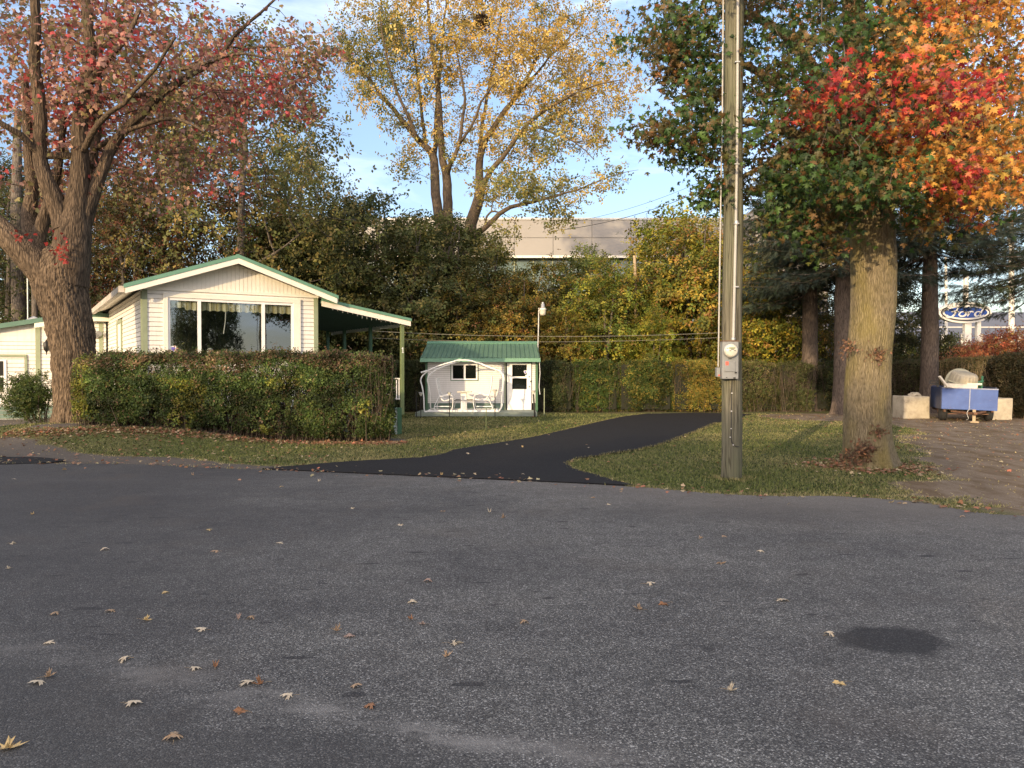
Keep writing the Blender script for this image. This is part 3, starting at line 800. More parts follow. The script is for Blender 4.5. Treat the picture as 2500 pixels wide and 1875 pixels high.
# single fallen leaves on the asphalt
def fallen():
    tm = leaf_maple()
    fine = []
    rng = np.random.default_rng(3)
    def mk(kind, colr):
        V, F = tm; V = V.copy(); V[:, 1] -= .4
        if kind == 'curled': V[:, 2] = .04 + 1.5 * V[:, 0] ** 2 + .55 * np.maximum(V[:, 1] + .1, 0) ** 2; V[:, 0] = np.sin(V[:, 0] * 2.2) * .30; V[:, 1] *= .85
        elif kind == 'arched': V[:, 2] = .26 - .75 * V[:, 0] ** 2 - .35 * V[:, 1] ** 2
        else: V[:, 2] = .05 + .10 * np.sin(V[:, 0] * 7) + .12 * np.sin(V[:, 1] * 5)
        C = np.array([np.array(colr) * rng.uniform(.85, 1.12) for _ in F])
        return V, F, C
    cols = {'cream': (.66, .57, .42), 'yellow': (.66, .50, .24), 'tan': (.46, .33, .21), 'orange-brown': (.34, .18, .095), 'pinkish': (.46, .33, .26)}
    me = {}
    for k in ('curled', 'arched', 'flat'):
        for cn, cc in cols.items():
            V, F, C = mk(k, cc)
            o = np_mesh('fallen_leaf', V, F, M['dry'], None, C)
            s = MB(); s.tube([(0, -.38, .06), (.03, -.65, .10), (.0, -.95, .04)], [.018, .014, .012], 4)
            st = s.build('stem', M['twig_tan'], None)
            me[(k, cn)] = (o.data, st.data); bpy.data.objects.remove(o); bpy.data.objects.remove(st)
    L_ = [ # px, py, size m, kind, colour, angle deg, label
     (1110,1570,.105,'flat','cream',-80,'large pale maple leaf with a long stem pointing right, upper of the centre pair'),
     (1093,1602,.085,'curled','tan',-70,'curled tan leaf with a long stem, just below the large pale centre leaf'),
     (605,1668,.090,'arched','cream',60,'pale arched maple leaf touching an orange-brown leaf on the road'),
     (632,1673,.080,'curled','orange-brown',120,'rust coloured leaf lying against a pale arched leaf'),
     (24,1827,.125,'curled','yellow',-60,'yellow curled leaf with stem in the bottom left corner'),
     (424,1802,.090,'arched','tan',20,'grey-tan arched maple leaf at the bottom, right of the yellow corner leaf'),
     (90,1668,.080,'arched','cream',150,'pale leaf lying just left of a brownish leaf with a long stem'),
     (121,1653,.085,'curled','tan',-75,'brownish leaf with a long stem beside a pale leaf at the left'),
     (305,1612,.080,'arched','cream',85,'cream maple leaf on the dusty streak at the left of the road'),
     (1910,1466,.100,'arched','cream',20,'cream maple leaf arched over its tips, far above the oil stain'),
     (2025,1550,.085,'arched','cream',-60,'pale leaf lying directly left of the dark oil stain'),
     (1588,1427,.085,'arched','cream',-95,'pale maple leaf with stem pointing right, upper of two at right centre'),
     (1558,1488,.080,'curled','tan',90,'tan leaf lying below a pale leaf at right centre'),
     (2050,1668,.070,'flat','yellow',80,'small greenish yellow leaf below the dark oil stain'),
     (703,1700,.080,'arched','cream',100,'pale arched leaf right of the rust coloured leaf'),
     (588,1738,.080,'flat','orange-brown',80,'flat rust brown leaf lying low on the road left of centre'),
     (326,1717,.080,'arched','cream',-100,'pale leaf with stem, between the bottom leaf and the dusty streak'),
     (525,1627,.070,'curled','orange-brown',20,'orange-brown curled leaf above the rust and pale pair'),
     (492,1537,.085,'arched','cream',90,'cream leaf, largest left of centre on the mid road'),
     (358,1515,.080,'curled','yellow',-90,'yellow leaf with stem on the left mid road'),
     (404,1447,.070,'arched','yellow',60,'yellowish leaf farther up the left mid road'),
     (1007,1471,.075,'arched','cream',10,'pale leaf above two small reddish leaves at the centre'),
     (1003,1512,.060,'curled','orange-brown',50,'small orange leaf, left of a red leaf near the centre'),
     (1031,1524,.060,'curled','pinkish',90,'small reddish leaf, right of an orange leaf near the centre'),
    ]
    rest = [(822,1542,'tan'),(853,1553,'pinkish'),(583,1508,'pinkish'),(613,1510,'tan'),(133,1500,'tan'),(270,1492,'tan'),(256,1342,'cream'),(80,1256,'yellow'),
     (1045,1419,'pinkish'),(510,1294,'yellow'),(525,1347,'tan'),(687,1189,'yellow'),(683,1326,'cream'),(860,1241,'cream'),(977,1282,'cream'),(1081,1248,'tan'),(1230,1265,'tan'),
     (1446,1215,'tan'),(1520,1178,'yellow'),(1711,1315,'tan'),(1760,1375,'tan'),(1768,1310,'tan'),(1857,1347,'cream'),(1786,1688,'cream'),(868,1676,'tan'),(903,1724,'orange-brown'),(1279,1520,'tan'),
     (30,1327,'cream'),(20,1389,'cream'),(1195,1252,'cream'),(1487,1232,'cream'),(120,1570,'cream'),(2175,1226,'yellow'),(2395,1232,'yellow'),(2350,1262,'tan'),(35,1170,'cream'),(470,1160,'tan'),(780,1175,'cream'),(930,1160,'pinkish'),(476,1633,'cream'),(1622,1475,'orange-brown')]
    def place(px, py, s, k, cn, ang, label, group, z=.014):
        e = empty('fallen_leaf', G(px, py, z), R(ang), label, 'leaf', group)
        s = s * .86; rx = float(rng.uniform(.75, 1.1)); e.scale = (s * rx, s * float(rng.uniform(.8, 1.1)), s * float(rng.uniform(.5, 1.3))); e.rotation_euler = (float(rng.normal() * .10), float(rng.normal() * .12), R(ang))
        for nm, d in zip(('blade', 'stem'), me[(k, cn)]):
            o = bpy.data.objects.new(nm, d); COL.objects.link(o); o.parent = e
    for a in L_: place(*a, 'fallen leaves on the road')
    for px, py, cn in rest:
        k = rng.choice(['curled', 'arched', 'arched', 'flat'])
        place(px, py, float(rng.uniform(.062, .085)), k, cn, float(rng.uniform(0, 360)), 'one of the small ' + cn + ' leaves scattered singly over the grey road', 'small ' + cn + ' leaves on the road')
    dr = [(1142,1108,'cream'),(1238,1085,'cream'),(1432,1086,'tan'),(1437,1093,'cream'),(1078,1160,'yellow'),(1277,1158,'cream'),(1275,1092,'yellow'),(1395,1128,'tan'),(1185,1078,'cream'),(1340,1062,'tan')]
    for px, py, cn in dr:
        k = rng.choice(['curled', 'arched'])
        place(px, py, float(rng.uniform(.06, .08)), k, cn, float(rng.uniform(0, 360)), 'one of the small ' + cn + ' leaves on the fresh black driveway', 'small ' + cn + ' leaves on the driveway', .032)
fallen()

# ================================================================== lap siding wall in local xz plane (outward -y)
def laps(mb, x0, x1, z0, z1, pitch=.11, holes=(), y=0.0, topfn=None, proud=.014):
    z = z0
    while z < z1 - 1e-4:
        zt = min(z + pitch, z1); zm = (z + zt) / 2
        segs = [(x0, x1)]
        for hx0, hx1, hz0, hz1 in holes:
            if hz0 < zm < hz1:
                ns = []
                for a, b in segs:
                    if hx1 <= a or hx0 >= b: ns.append((a, b)); continue
                    if a < hx0: ns.append((a, hx0))
                    if hx1 < b: ns.append((hx1, b))
                segs = ns
        for a, b in segs:
            if topfn:
                a2, b2 = topfn(zt, a, b)
                if b2 - a2 < .03: continue
                a, b = a2, b2
            gz = zt - pitch * .13 if zt > zm + pitch * .3 else zt; gy = y - .002 - (proud - .002) * .13
            mb.add([(a, y - proud, z), (b, y - proud, z), (b, gy, gz), (a, gy, gz)], [(0, 1, 2, 3)])
            if gz < zt: mb.add([(a, gy, gz), (b, gy, gz), (b, y - .002, zt), (a, y - .002, zt)], [(0, 1, 2, 3)], False, 1)
            mb.add([(a, y, z), (b, y, z), (b, y - proud, z), (a, y - proud, z)], [(0, 1, 2, 3)])
        z += pitch
def xform(mb, fn): mb.v = [tuple(fn(Vector(q))) for q in mb.v]; return mb
def side_left(q): return Vector((q.y, -q.x, q.z))     # wall drawn along x, facing -y  ->  along -y.. facing -x
def side_right(q): return Vector((-q.y, q.x, q.z))    # facing +x

# ================================================================== the white house
HX, HY = -.477 * 19.0, 19.0; HROT = math.atan2(.537, .843)
house = empty('house', (HX, HY, 0), HROT, 'white mobile home with shallow gable, green roof edge and wide picture window behind the hedge', 'house')
HW, HL = 4.38, 9.9; EZ = 3.62; RZ = 4.52; OV = .42; FO = .38
def build_house():
    win = (.50, 3.86, 1.93, 3.50)
    m = MB(); laps(m, 0, HW, .62, 3.60, .115, [win]); 
    m.build('front_wall', M['siding'], house)
    m = MB(); laps(m, -HL, 0, .62, 3.60, .115, [(-5.6, -4.3, 1.7, 3.1)]); xform(m, side_left); m.build('side_wall', M['siding'], house)
    m = MB(); laps(m, 0, HL, .62, 3.60, .115, [(1.2, 2.0, .7, 2.75)]); xform(m, lambda q: Vector((HW - q.y, q.x, q.z))); m.build('side_wall', M['siding'], house)
    m = MB(); m.box(.05, HW - .05, HL - .05, HL, .62, 3.6); m.build('back_wall', M['siding'], house)
    # gable: vertical boards, battens between
    slope = (RZ - EZ) / (HW / 2 + OV)
    m = MB(); x = 0.0; wd = .105
    while x < HW - 1e-3:
        x1 = min(x + wd, HW)
        def top(q): return RZ - .14 - slope * abs(q - HW / 2)
        for a, b, yy in ((x, x1 - .012, -.012), (x1 - .012, x1, .004)):
            if top(a) > 3.66 or top(b) > 3.66:
                m.add([(a, yy, 3.66), (b, yy, 3.66), (b, yy, max(3.661, top(b))), (a, yy, max(3.661, top(a)))], [(0, 1, 2, 3)])
        for q, ya, yb in ((x1 - .012, -.012, .004), (x1, .004, -.012)):
            m.add([(q, ya, 3.66), (q, yb, 3.66), (q, yb, max(3.661, top(q))), (q, ya, max(3.661, top(q)))], [(0, 1, 2, 3)])
        x = x1
    m.build('gable', M['trim'], house)
    m = MB(); m.box(-.02, HW + .02, -.05, .01, 3.585, 3.655); m.build('gable_moulding', M['trim'], house)
    # roof: two slabs with green metal skin
    def slab(sign, t0, t1, y0=0, y1=0, ext=0.0):
        xr = HW / 2; xe = HW / 2 + sign * (HW / 2 + OV + ext)
        zr = RZ; ze = RZ - slope * (HW / 2 + OV + ext)
        return [(xr, zr + t0), (xe, ze + t0), (xe, ze + t1), (xr, zr + t1)]
    m = MB()
    for s_ in (-1, 1): m.prism(slab(s_, .0, .035, 0, 0, .02), -FO - .03, HL + .3)
    for s_ in (-1, 1):     # ribs on the roof sheet
        for k in range(38):
            y = -FO + .1 + k * .27
            xr, xe = HW / 2 + s_ * .1, HW / 2 + s_ * (HW / 2 + OV)
            zr, ze = RZ + .035 - slope * .1, RZ + .035 - slope * (HW / 2 + OV)
            m.add([(xr, y - .02, zr), (xe, y - .02, ze), (xe, y + .02, ze), (xr, y + .02, zr), (xr, y, zr + .025), (xe, y, ze + .025)], [(0, 1, 5, 4), (4, 5, 2, 3), (1, 2, 5)])
    rf = m.build('roof', M['roof'], house)
    m = MB()
    for s_ in (-1, 1): m.prism(slab(s_, -.035, -.003, 0, 0, .035), -FO - .045, -FO - .031)
    m.prism([(HW/2 - .03, RZ + .037), (HW/2 + .03, RZ + .037), (HW/2 + .03, RZ + .05), (HW/2 - .03, RZ + .05)], -FO - .03, HL + .3)
    for s_ in (-1, 1): m.prism(slab(s_, -.05, .04, 0, 0, .036), -FO - .06, -FO - .046)
    m.build('roof_edge', M['green_edge'], house)
    m = MB()
    for s_ in (-1, 1): m.prism(slab(s_, -.19, -.052, 0, 0, 0), -FO - .045, -FO - .01)
    m.build('rake_fascia', M['trim'], house)
    m = MB()
    for s_ in (-1, 1): m.prism(slab(s_, -.10, -.004), -FO - .008, HL + .28)
    m.build('soffit', M['trim'], house)
    # eave gutter on the left
    xe = -OV; ze = EZ
    m = MB(); m.prism([(xe - .13, ze - .16), (xe - .01, ze - .16), (xe - .01, ze - .01), (xe - .13, ze - .01)], -FO + .02, HL + .2); m.build('gutter', M['gutter'], house)
    m = MB(); m.prism([(HW + OV + .01, ze - .14), (HW + OV + .05, ze - .14), (HW + OV + .05, ze - .01), (HW + OV + .01, ze - .01)], -FO + .02, HL + .2); m.build('gutter', M['trim'], house)
    # corner boards
    for x in (0.0, HW - .105):
        m = MB(); m.box(x - .012 if x == 0 else x, x + .105 if x == 0 else x + .117, -.032, -.004, .6, 3.585); m.build('corner_board', M['sage'], house)
    m = MB(); m.box(-.034, -.006, -.002, .12, .6, 3.55); m.build('corner_board', M['sage'], house)
    m = MB(); m.box(-.034, -.006, HL - .12, HL, .6, 3.55); m.build('corner_board', M['sage'], house)
    # skirting
    m = MB(); laps(m, -.01, HW + .01, 0, .62, .15, y=-.01); m.build('skirting', M['skirt'], house)
    m = MB(); laps(m, -HL, 0, 0, .62, .15, y=-.01); xform(m, side_left); m.build('skirting', M['skirt'], house)
    # picture window
    wx0, wx1, wz0, wz1 = win
    fr = MB()
    for a, b, c, d in ((wx0 - .04, wx1 + .04, wz1 - .085, wz1 + .03), (wx0 - .04, wx1 + .04, wz0 - .05, wz0 + .05), (wx0 - .04, wx0 + .07, wz0 + .05, wz1 - .085), (wx1 - .16, wx1 + .04, wz0 + .05, wz1 - .085)):
        fr.box(a, b, -.065, .02, c, d)
    win_o = fr.build('picture_window', M['trim'], house, bevel=.006)
    m = MB()
    m.box(wx0 + .07, wx1 - .16, -.035, .015, wz1 - .15, wz1 - .087); m.box(wx0 + .07, wx0 + .12, -.035, .015, wz0 + .06, wz1 - .15); m.box(wx1 - .21, wx1 - .16, -.035, .015, wz0 + .06, wz1 - .15)
    m.build('sash', M['white'], win_o)
    for xm in (1.306, 2.905):
        m = MB(); m.box(xm - .04, xm + .04, -.05, .012, wz0 + .05, wz1 - .152); m.build('mullion', M['white'], win_o)
    for a, b in ((wx0 + .12, 1.266), (1.346, 2.865), (2.945, wx1 - .21)):
        m = MB(); m.add([(a, -.012, wz0 + .05), (b, -.012, wz0 + .05), (b, -.012, wz1 - .15), (a, -.012, wz1 - .15)], [(0, 1, 2, 3)]); m.build('pane', M['glass'], win_o)
    # striped valance inside
    def valance_mat():
        t = NT('striped_valance'); v = t.coord(); sp = t.node('ShaderNodeSeparateXYZ'); t.link(v, sp.inputs[0])
        f = t.math('FRACT', t.math('MULTIPLY', sp.outputs[0], 8.3)); f2 = t.math('FRACT', t.math('MULTIPLY', sp.outputs[0], 2.7))
        c = t.ramp(f, [(0, (.75, .70, .50)), (.35, (.75, .70, .50)), (.36, (.20, .16, .08)), (.5, (.20, .16, .08)), (.51, (.62, .55, .30)), (.8, (.55, .45, .2)), (.81, (.72, .68, .5))], 'CONSTANT')
        c = t.mix(t.ramp(f2, [(.5, 0.), (.51, .4)]), c, (.3, .25, .12))
        return t.done(t.bsdf(c, .8))
    vm = valance_mat(); m = MB(); n = 260
    vs = []; fs = []
    for i in range(n + 1):
        x = wx0 + .14 + (wx1 - wx0 - .34) * i / n; yy = .07 + .022 * math.sin(x * 34) + .01 * math.sin(x * 13)
        zb = 3.13 + .012 * math.sin(x * 34 + 1) + (.05 if x < 1.0 else 0)
        vs += [(x, yy, zb), (x, .06, 3.36)]
        if i: fs.append((2*i-2, 2*i, 2*i+1, 2*i-1))
    m.add(vs, fs, True); m.build('valance', vm, house)
    m = MB(); m.tube([(1.98, .09, 3.16), (1.97, .12, 2.85), (1.93, .14, 2.55)], .012, 6); m.build('blind_wand', M['white'], house)
    # room
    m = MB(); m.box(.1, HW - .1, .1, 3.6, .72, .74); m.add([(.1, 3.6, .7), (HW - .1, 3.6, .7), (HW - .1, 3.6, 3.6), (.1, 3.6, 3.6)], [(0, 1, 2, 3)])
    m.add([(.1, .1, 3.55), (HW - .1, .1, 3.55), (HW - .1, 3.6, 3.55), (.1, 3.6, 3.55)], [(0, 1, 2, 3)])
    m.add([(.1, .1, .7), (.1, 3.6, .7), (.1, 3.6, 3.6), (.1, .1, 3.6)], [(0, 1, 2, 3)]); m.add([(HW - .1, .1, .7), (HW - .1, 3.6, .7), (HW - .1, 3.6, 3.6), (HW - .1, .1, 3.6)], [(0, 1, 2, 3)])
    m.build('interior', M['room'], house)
    m = MB(); m.box(.16, 3.7, .12, .42, 1.95, 1.985); m.build('window_shelf', M['white'], house)
    # small shield badge on the glass
    def shield(mb, cx, cz, s, y):
        pts = [(-.5, .55), (.5, .55), (.55, 0), (.3, -.45), (0, -.7), (-.3, -.45), (-.55, 0)]
        mb.add([(cx + a * s, y, cz + b * s) for a, b in pts], [tuple(range(7))])
    m = MB(); shield(m, .69, 2.14, .13, -.016); b_ = m.build('badge', M['white'], house)
    m = MB(); shield(m, .69, 2.135, .085, -.019); m.build('badge_field', M['purple'], b_)
    # side window on the left wall
    m = MB()
    for a in ((-5.6, -5.5, 1.7, 3.1), (-4.4, -4.3, 1.7, 3.1), (-5.5, -4.4, 1.7, 1.8), (-5.5, -4.4, 3.0, 3.1)): m.box(a[0], a[1], -.05, .02, a[2], a[3])
    xform(m, side_left); w2 = m.build('side_window', M['sage'], house)
    m = MB(); m.box(-5.5, -4.4, -.02, 0, 1.8, 3.0); xform(m, side_left); m.build('pane', M['trim'], w2)
    # door on the awning side
    m = MB(); m.box(HW - .02, HW + .03, 1.2, 2.0, .75, 2.75); m.build('door', M['white'], house)
    # ---- awning
    AX = 2.72
    def aw(x): return 3.50 - (x - HW) * .178
    x0, x1 = HW + .10, HW + AX; y0, y1 = -.12, 6.6
    m = MB(); m.prism([(x0, aw(x0)), (x1, aw(x1)), (x1, aw(x1) + .05), (x0, aw(x0) + .05)], y0, y1); aw_o = m.build('awning_roof', M['roof'], house)
    m = MB()
    k = 0
    y = y0 + .1
    while y < y1:
        m.prism([(x0, aw(x0) - .045), (x1 - .05, aw(x1 - .05) - .045), (x1 - .05, aw(x1 - .05) - .003), (x0, aw(x0) - .003)], y, y + .045); y += .23
    m.build('awning_joists', M['roof_under'], aw_o)
    m = MB(); m.prism([(x0 - .02, aw(x0) - .12), (x1 + .03, aw(x1) - .12), (x1 + .03, aw(x1) + .02), (x0 - .02, aw(x0) + .02)], y0 - .035, y0 - .004); m.build('awning_fascia', M['trim'], aw_o)
    m = MB(); m.prism([(x0 - .02, aw(x0) + .022), (x1 + .05, aw(x1) + .022), (x1 + .05, aw(x1) + .10), (x0 - .02, aw(x0) + .10)], y0 - .06, y0 - .004); m.build('awning_edge', M['green_edge'], aw_o)
    m = MB(); m.box(x1 + .002, x1 + .03, y0, y1, aw(x1) - .12, aw(x1) + .02); m.build('awning_gutter', M['trim'], aw_o)
    m = MB(); m.bar((HW + 1.75, y0 - .02, 3.06), (x1 - .05, y0 + .4, 3.02), .03, .03); m.build('curtain_rail', M['trim'], aw_o)
    # string of icicle lights
    m = MB(); rng = random.Random(4)
    for i in range(13):
        x = x0 + .3 + (x1 - x0 - .9) * i / 12; z = aw(x) - .12
        l = rng.uniform(.03, .09); m.tube([(x, y0 + .02, z + .01), (x + .01, y0 + .02, z - l)], .004, 4)
    m.build('icicle_lights', M['white'], aw_o)
    for j, (px_, yy) in enumerate(((x1 - .24, y0 + .05), (x1 - .24, 2.35), (x1 - .24, 4.7), (x1 - .24, 6.4))):
        m = MB(); m.box(px_, px_ + .10, yy, yy + .10, .3, aw(px_ + .1) - .004); po = m.build('awning_post', M['postgreen'] if j == 0 else M['green'], house, bevel=.006)
        if j == 0:
            m = MB(); cx = px_ + .05; z = 2.12; yy2 = yy - .004
            m.add([(cx - .012, yy2, z), (cx + .012, yy2, z), (cx + .012, yy2, z + .15), (cx - .012, yy2, z + .15)], [(0, 1, 2, 3)])
            m.add([(cx - .035, yy2, z - .012), (cx + .035, yy2, z - .012), (cx + .035, yy2, z), (cx - .035, yy2, z)], [(0, 1, 2, 3)])
            m.add([(cx - .012, yy2, z + .15), (cx - .012, yy2, z + .115), (cx - .036, yy2, z + .10), (cx - .036, yy2, z + .12)], [(0, 1, 2, 3)])
            m.build('house_number', M['paving_white'], po)
    # railing of the porch
    m = MB()
    for z in (.75, 1.35): m.bar((x1 - .19, y0 + .1, z), (x1 - .19, 6.4, z), .05, .04)
    for i in range(34): m.bar((x1 - .19, .2 + i * .18, .75), (x1 - .19, .2 + i * .18, 1.35), .025, .025, Vector((0, 1, 0)))
    m.build('porch_railing', M['white'], house)
    # porch platform, its front corner steps forward of the house
    dx0, dx1, dy0, dy1 = HW - .6, 5.48, -3.1, 6.5
    m = MB(); m.box(dx0, dx1, dy0, dy1, .60, .66); dk = m.build('porch_floor', M['skirt'], house)
    m = MB(); laps(m, dx0, dx1, 0.0, .60, .12, y=dy0 + .02); m.build('porch_skirting', M['skirt_light'], dk)
    m = MB(); laps(m, dy0, dy1, 0.0, .60, .12, y=0); xform(m, lambda q: Vector((dx1 - .02 - q.y, q.x, q.z))); m.build('porch_skirting', M['skirt_light'], dk)
    m = MB(); m.box(dx1 - .10, dx1 + .012, dy0 - .012, dy0 + .10, -.01, .665); m.build('corner_post', M['green'], dk)
M['green_edge'] = simple('green_edge_metal', (.14, .29, .20), .4, .1, .1, 3, .05)
M['postgreen'] = simple('painted_post', (.13, .17, .075), .55, 0, .15, 4, .1)
M['skirt_light'] = simple('pale_skirting', (.34, .40, .38), .55, 0, .12, 4, .08)
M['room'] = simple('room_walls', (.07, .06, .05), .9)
build_house()

# things on the window shelf
def house_pt(u, v, z): 
    c, s_ = math.cos(HROT), math.sin(HROT); return (HX + c * u - s_ * v, HY + s_ * u + c * v, z)
m = MB(); m.lathe([(.03, 0), (.035, .01), (.075, .03), (.085, .10), (.07, .16), (.04, .19)], 16)
o = m.build('lamp_shade', M['white']); o.location = house_pt(1.62, .27, 1.987); tag(o, 'small white rounded lamp shade on the sill inside the picture window', 'lamp')
m = MB(); m.box(-.11, .11, -.06, .06, 0, .085); m.box(-.02, .09, -.05, .05, .086, .115)
o = m.build('folded_towel', simple('peach_cloth', (.62, .38, .24), .9)); o.location = house_pt(1.93, .25, 1.987); tag(o, 'folded peach cloth on the sill inside the picture window', 'cloth')

# ================================================================== lean-to at the far left
def lean_to():
    A = P(-160, 1028, 24.6); A = Vector((A.x, 24.6, 0)); B = Vector((P(238, 900, 26.2).x, 26.2, 0))
    L_ = (B - A).length; rz = math.atan2(B.y - A.y, B.x - A.x)
    e = empty('lean_to', A, rz, 'low white building with sloping green edged roof behind the big maple trunk', 'building')
    def xl(px): # local x of an image column on this wall
        k = (px - 1250) / FPX; c, s_ = math.cos(rz), math.sin(rz)
        return (k * A.y - A.x) / (c - k * s_)
    def zt(x): return 2.62 + (x / L_) * .88
    d0, d1 = xl(100), xl(134)
    g0, g1 = xl(-150), xl(62)
    base = -.10
    m = MB(); z = .42; 
    laps(m, 0, L_, .42, 2.62, .125, [(g0 - .03, g1 + .03, .3, 2.12)])
    zz = 2.62
    while zz < 3.45:
        xs = (zz + .12 - 2.62) / .88 * L_
        if xs < L_ - .05: m.add([(xs, -.014, zz), (L_, -.014, zz), (L_, -.002, zz + .12), (xs, -.002, zz + .12)], [(0, 1, 2, 3)])
        zz += .12
    m.add([(0, .004, .42), (L_, .004, .42), (L_, .004, zt(L_)), (0, .004, zt(0))], [(0, 1, 2, 3)])
    m.build('wall', M['siding'], e)
    m = MB(); laps(m, 0, L_, base, .42, .13, y=-.01); m.build('skirting', M['skirt'], e)
    m = MB(); m.box(0, xl(92), -.05, -.03, -.05, -.0); m.build('base_strip', M['white'], e)
    for x in (xl(88), ):
        m = MB(); m.box(x, x + .14, -.05, -.016, base, zt(x) - .02); m.build('corner_board', M['sage'], e)
    m = MB(); m.box(xl(128), xl(128) + .07, -.04, -.016, base, 1.9); m.build('corner_board', M['sage'], e)
    m = MB(); m.prism([(-.3, zt(-.3) - .02), (L_ + .2, zt(L_ + .2) - .02), (L_ + .2, zt(L_ + .2) + .13), (-.3, zt(-.3) + .13)], -.30, 3.2); m.build('roof', M['roof'], e)
    m = MB(); m.prism([(xl(90), zt(xl(90)) - .17), (L_ + .1, zt(L_) - .17), (L_ + .1, zt(L_) - .022), (xl(90), zt(xl(90)) - .022)], -.29, -.25); m.build('fascia', M['trim'], e)
    # wide shutter door with a small window
    m = MB(); laps(m, g0, g1 - .02, .44, 2.03, .14, [(xl(-30), xl(13), .9, 1.9)], y=-.005); dr = m.build('wide_door', M['siding'], e)
    m = MB(); m.box(g0, g1 + .05, -.06, -.01, 2.04, 2.12); m.box(g1, g1 + .06, -.06, -.01, .42, 2.03); m.build('door_frame', M['sage'], dr)
    m = MB(); m.box(xl(-30), xl(13), -.03, -.012, .9, 1.9)
    wd = m.build('window', M['darkroom'], dr)
    m = MB(); m.box(xl(10), xl(13) + .04, -.05, -.032, .85, 1.95); m.box(xl(-30), xl(10), -.05, -.032, 1.37, 1.42); m.build('sash', M['white'], wd)
    # wall lantern
    x = xl(116.5); m = MB(); Mx = Matrix.Translation((x, -.14, 2.20))
    m.lathe([(.0, .42), (.03, .38), (.04, .34), (.10, .30), (.09, .27), (.10, .25), (.085, .08), (.04, .03), (.015, -.02), (.015, -.08), (0, -.10)], 8, Mx)
    m.bar((x, -.14, 2.52), (x, -.01, 2.52), .02); ln = m.build('wall_lantern', M['black'], e)
    # small junk on the roof
    m = MB(); m.tube([(xl(52), .6, zt(xl(60)) + .14), (xl(75), .6, zt(xl(75)) + .22), (xl(88), .6, zt(xl(88)) + .16)], [.05, .09, .03], 6); m.build('roof_vent', M['galv'], e)
    # the cream wing between lean-to and house
    A2 = Vector((P(205, 900, 26.0).x, 26.0, 0)); B2 = Vector((P(262, 900, 26.25).x, 26.25, 0))
    r2 = math.atan2(B2.y - A2.y, B2.x - A2.x); L2 = (B2 - A2).length
    w = empty('house_wing', A2, r2, 'narrow cream wing with green roof edge joining the lean-to to the mobile home', 'building')
    m = MB(); laps(m, 0, L2 - .03, .3, 3.22, .125); m.box(0, L2 - .05, .01, .1, .3, 3.2); m.build('wall', M['siding'], w)
    m = MB(); m.box(-.1, L2 + .1, -.30, 2.5, 3.38, 3.50); m.build('roof', M['roof'], w)
    m = MB(); m.box(-.1, L2 + .1, -.29, -.25, 3.24, 3.377); m.build('fascia', M['trim'], w)
    m = MB(); m.box(L2 - .24, L2 - .12, -.03, -.016, .3, 3.2); m.build('corner_board', M['sage'], w)
    m = MB(); m.lathe([(.0, 0), (.05, .02), (.09, .10), (.10, .12)], 12, Matrix.Translation((L2 - .35, -.06, 2.83)) @ Matrix.Rotation(R(130), 4, 'X')); m.lathe([(.0, 0), (.05, .02), (.09, .10), (.10, .12)], 12, Matrix.Translation((L2 - .22, -.06, 2.87)) @ Matrix.Rotation(R(110), 4, 'X'))
    m.box(L2 - .33, L2 - .24, -.05, -.01, 2.84, 2.93); m.build('flood_light', M['galv'], w)
lean_to()

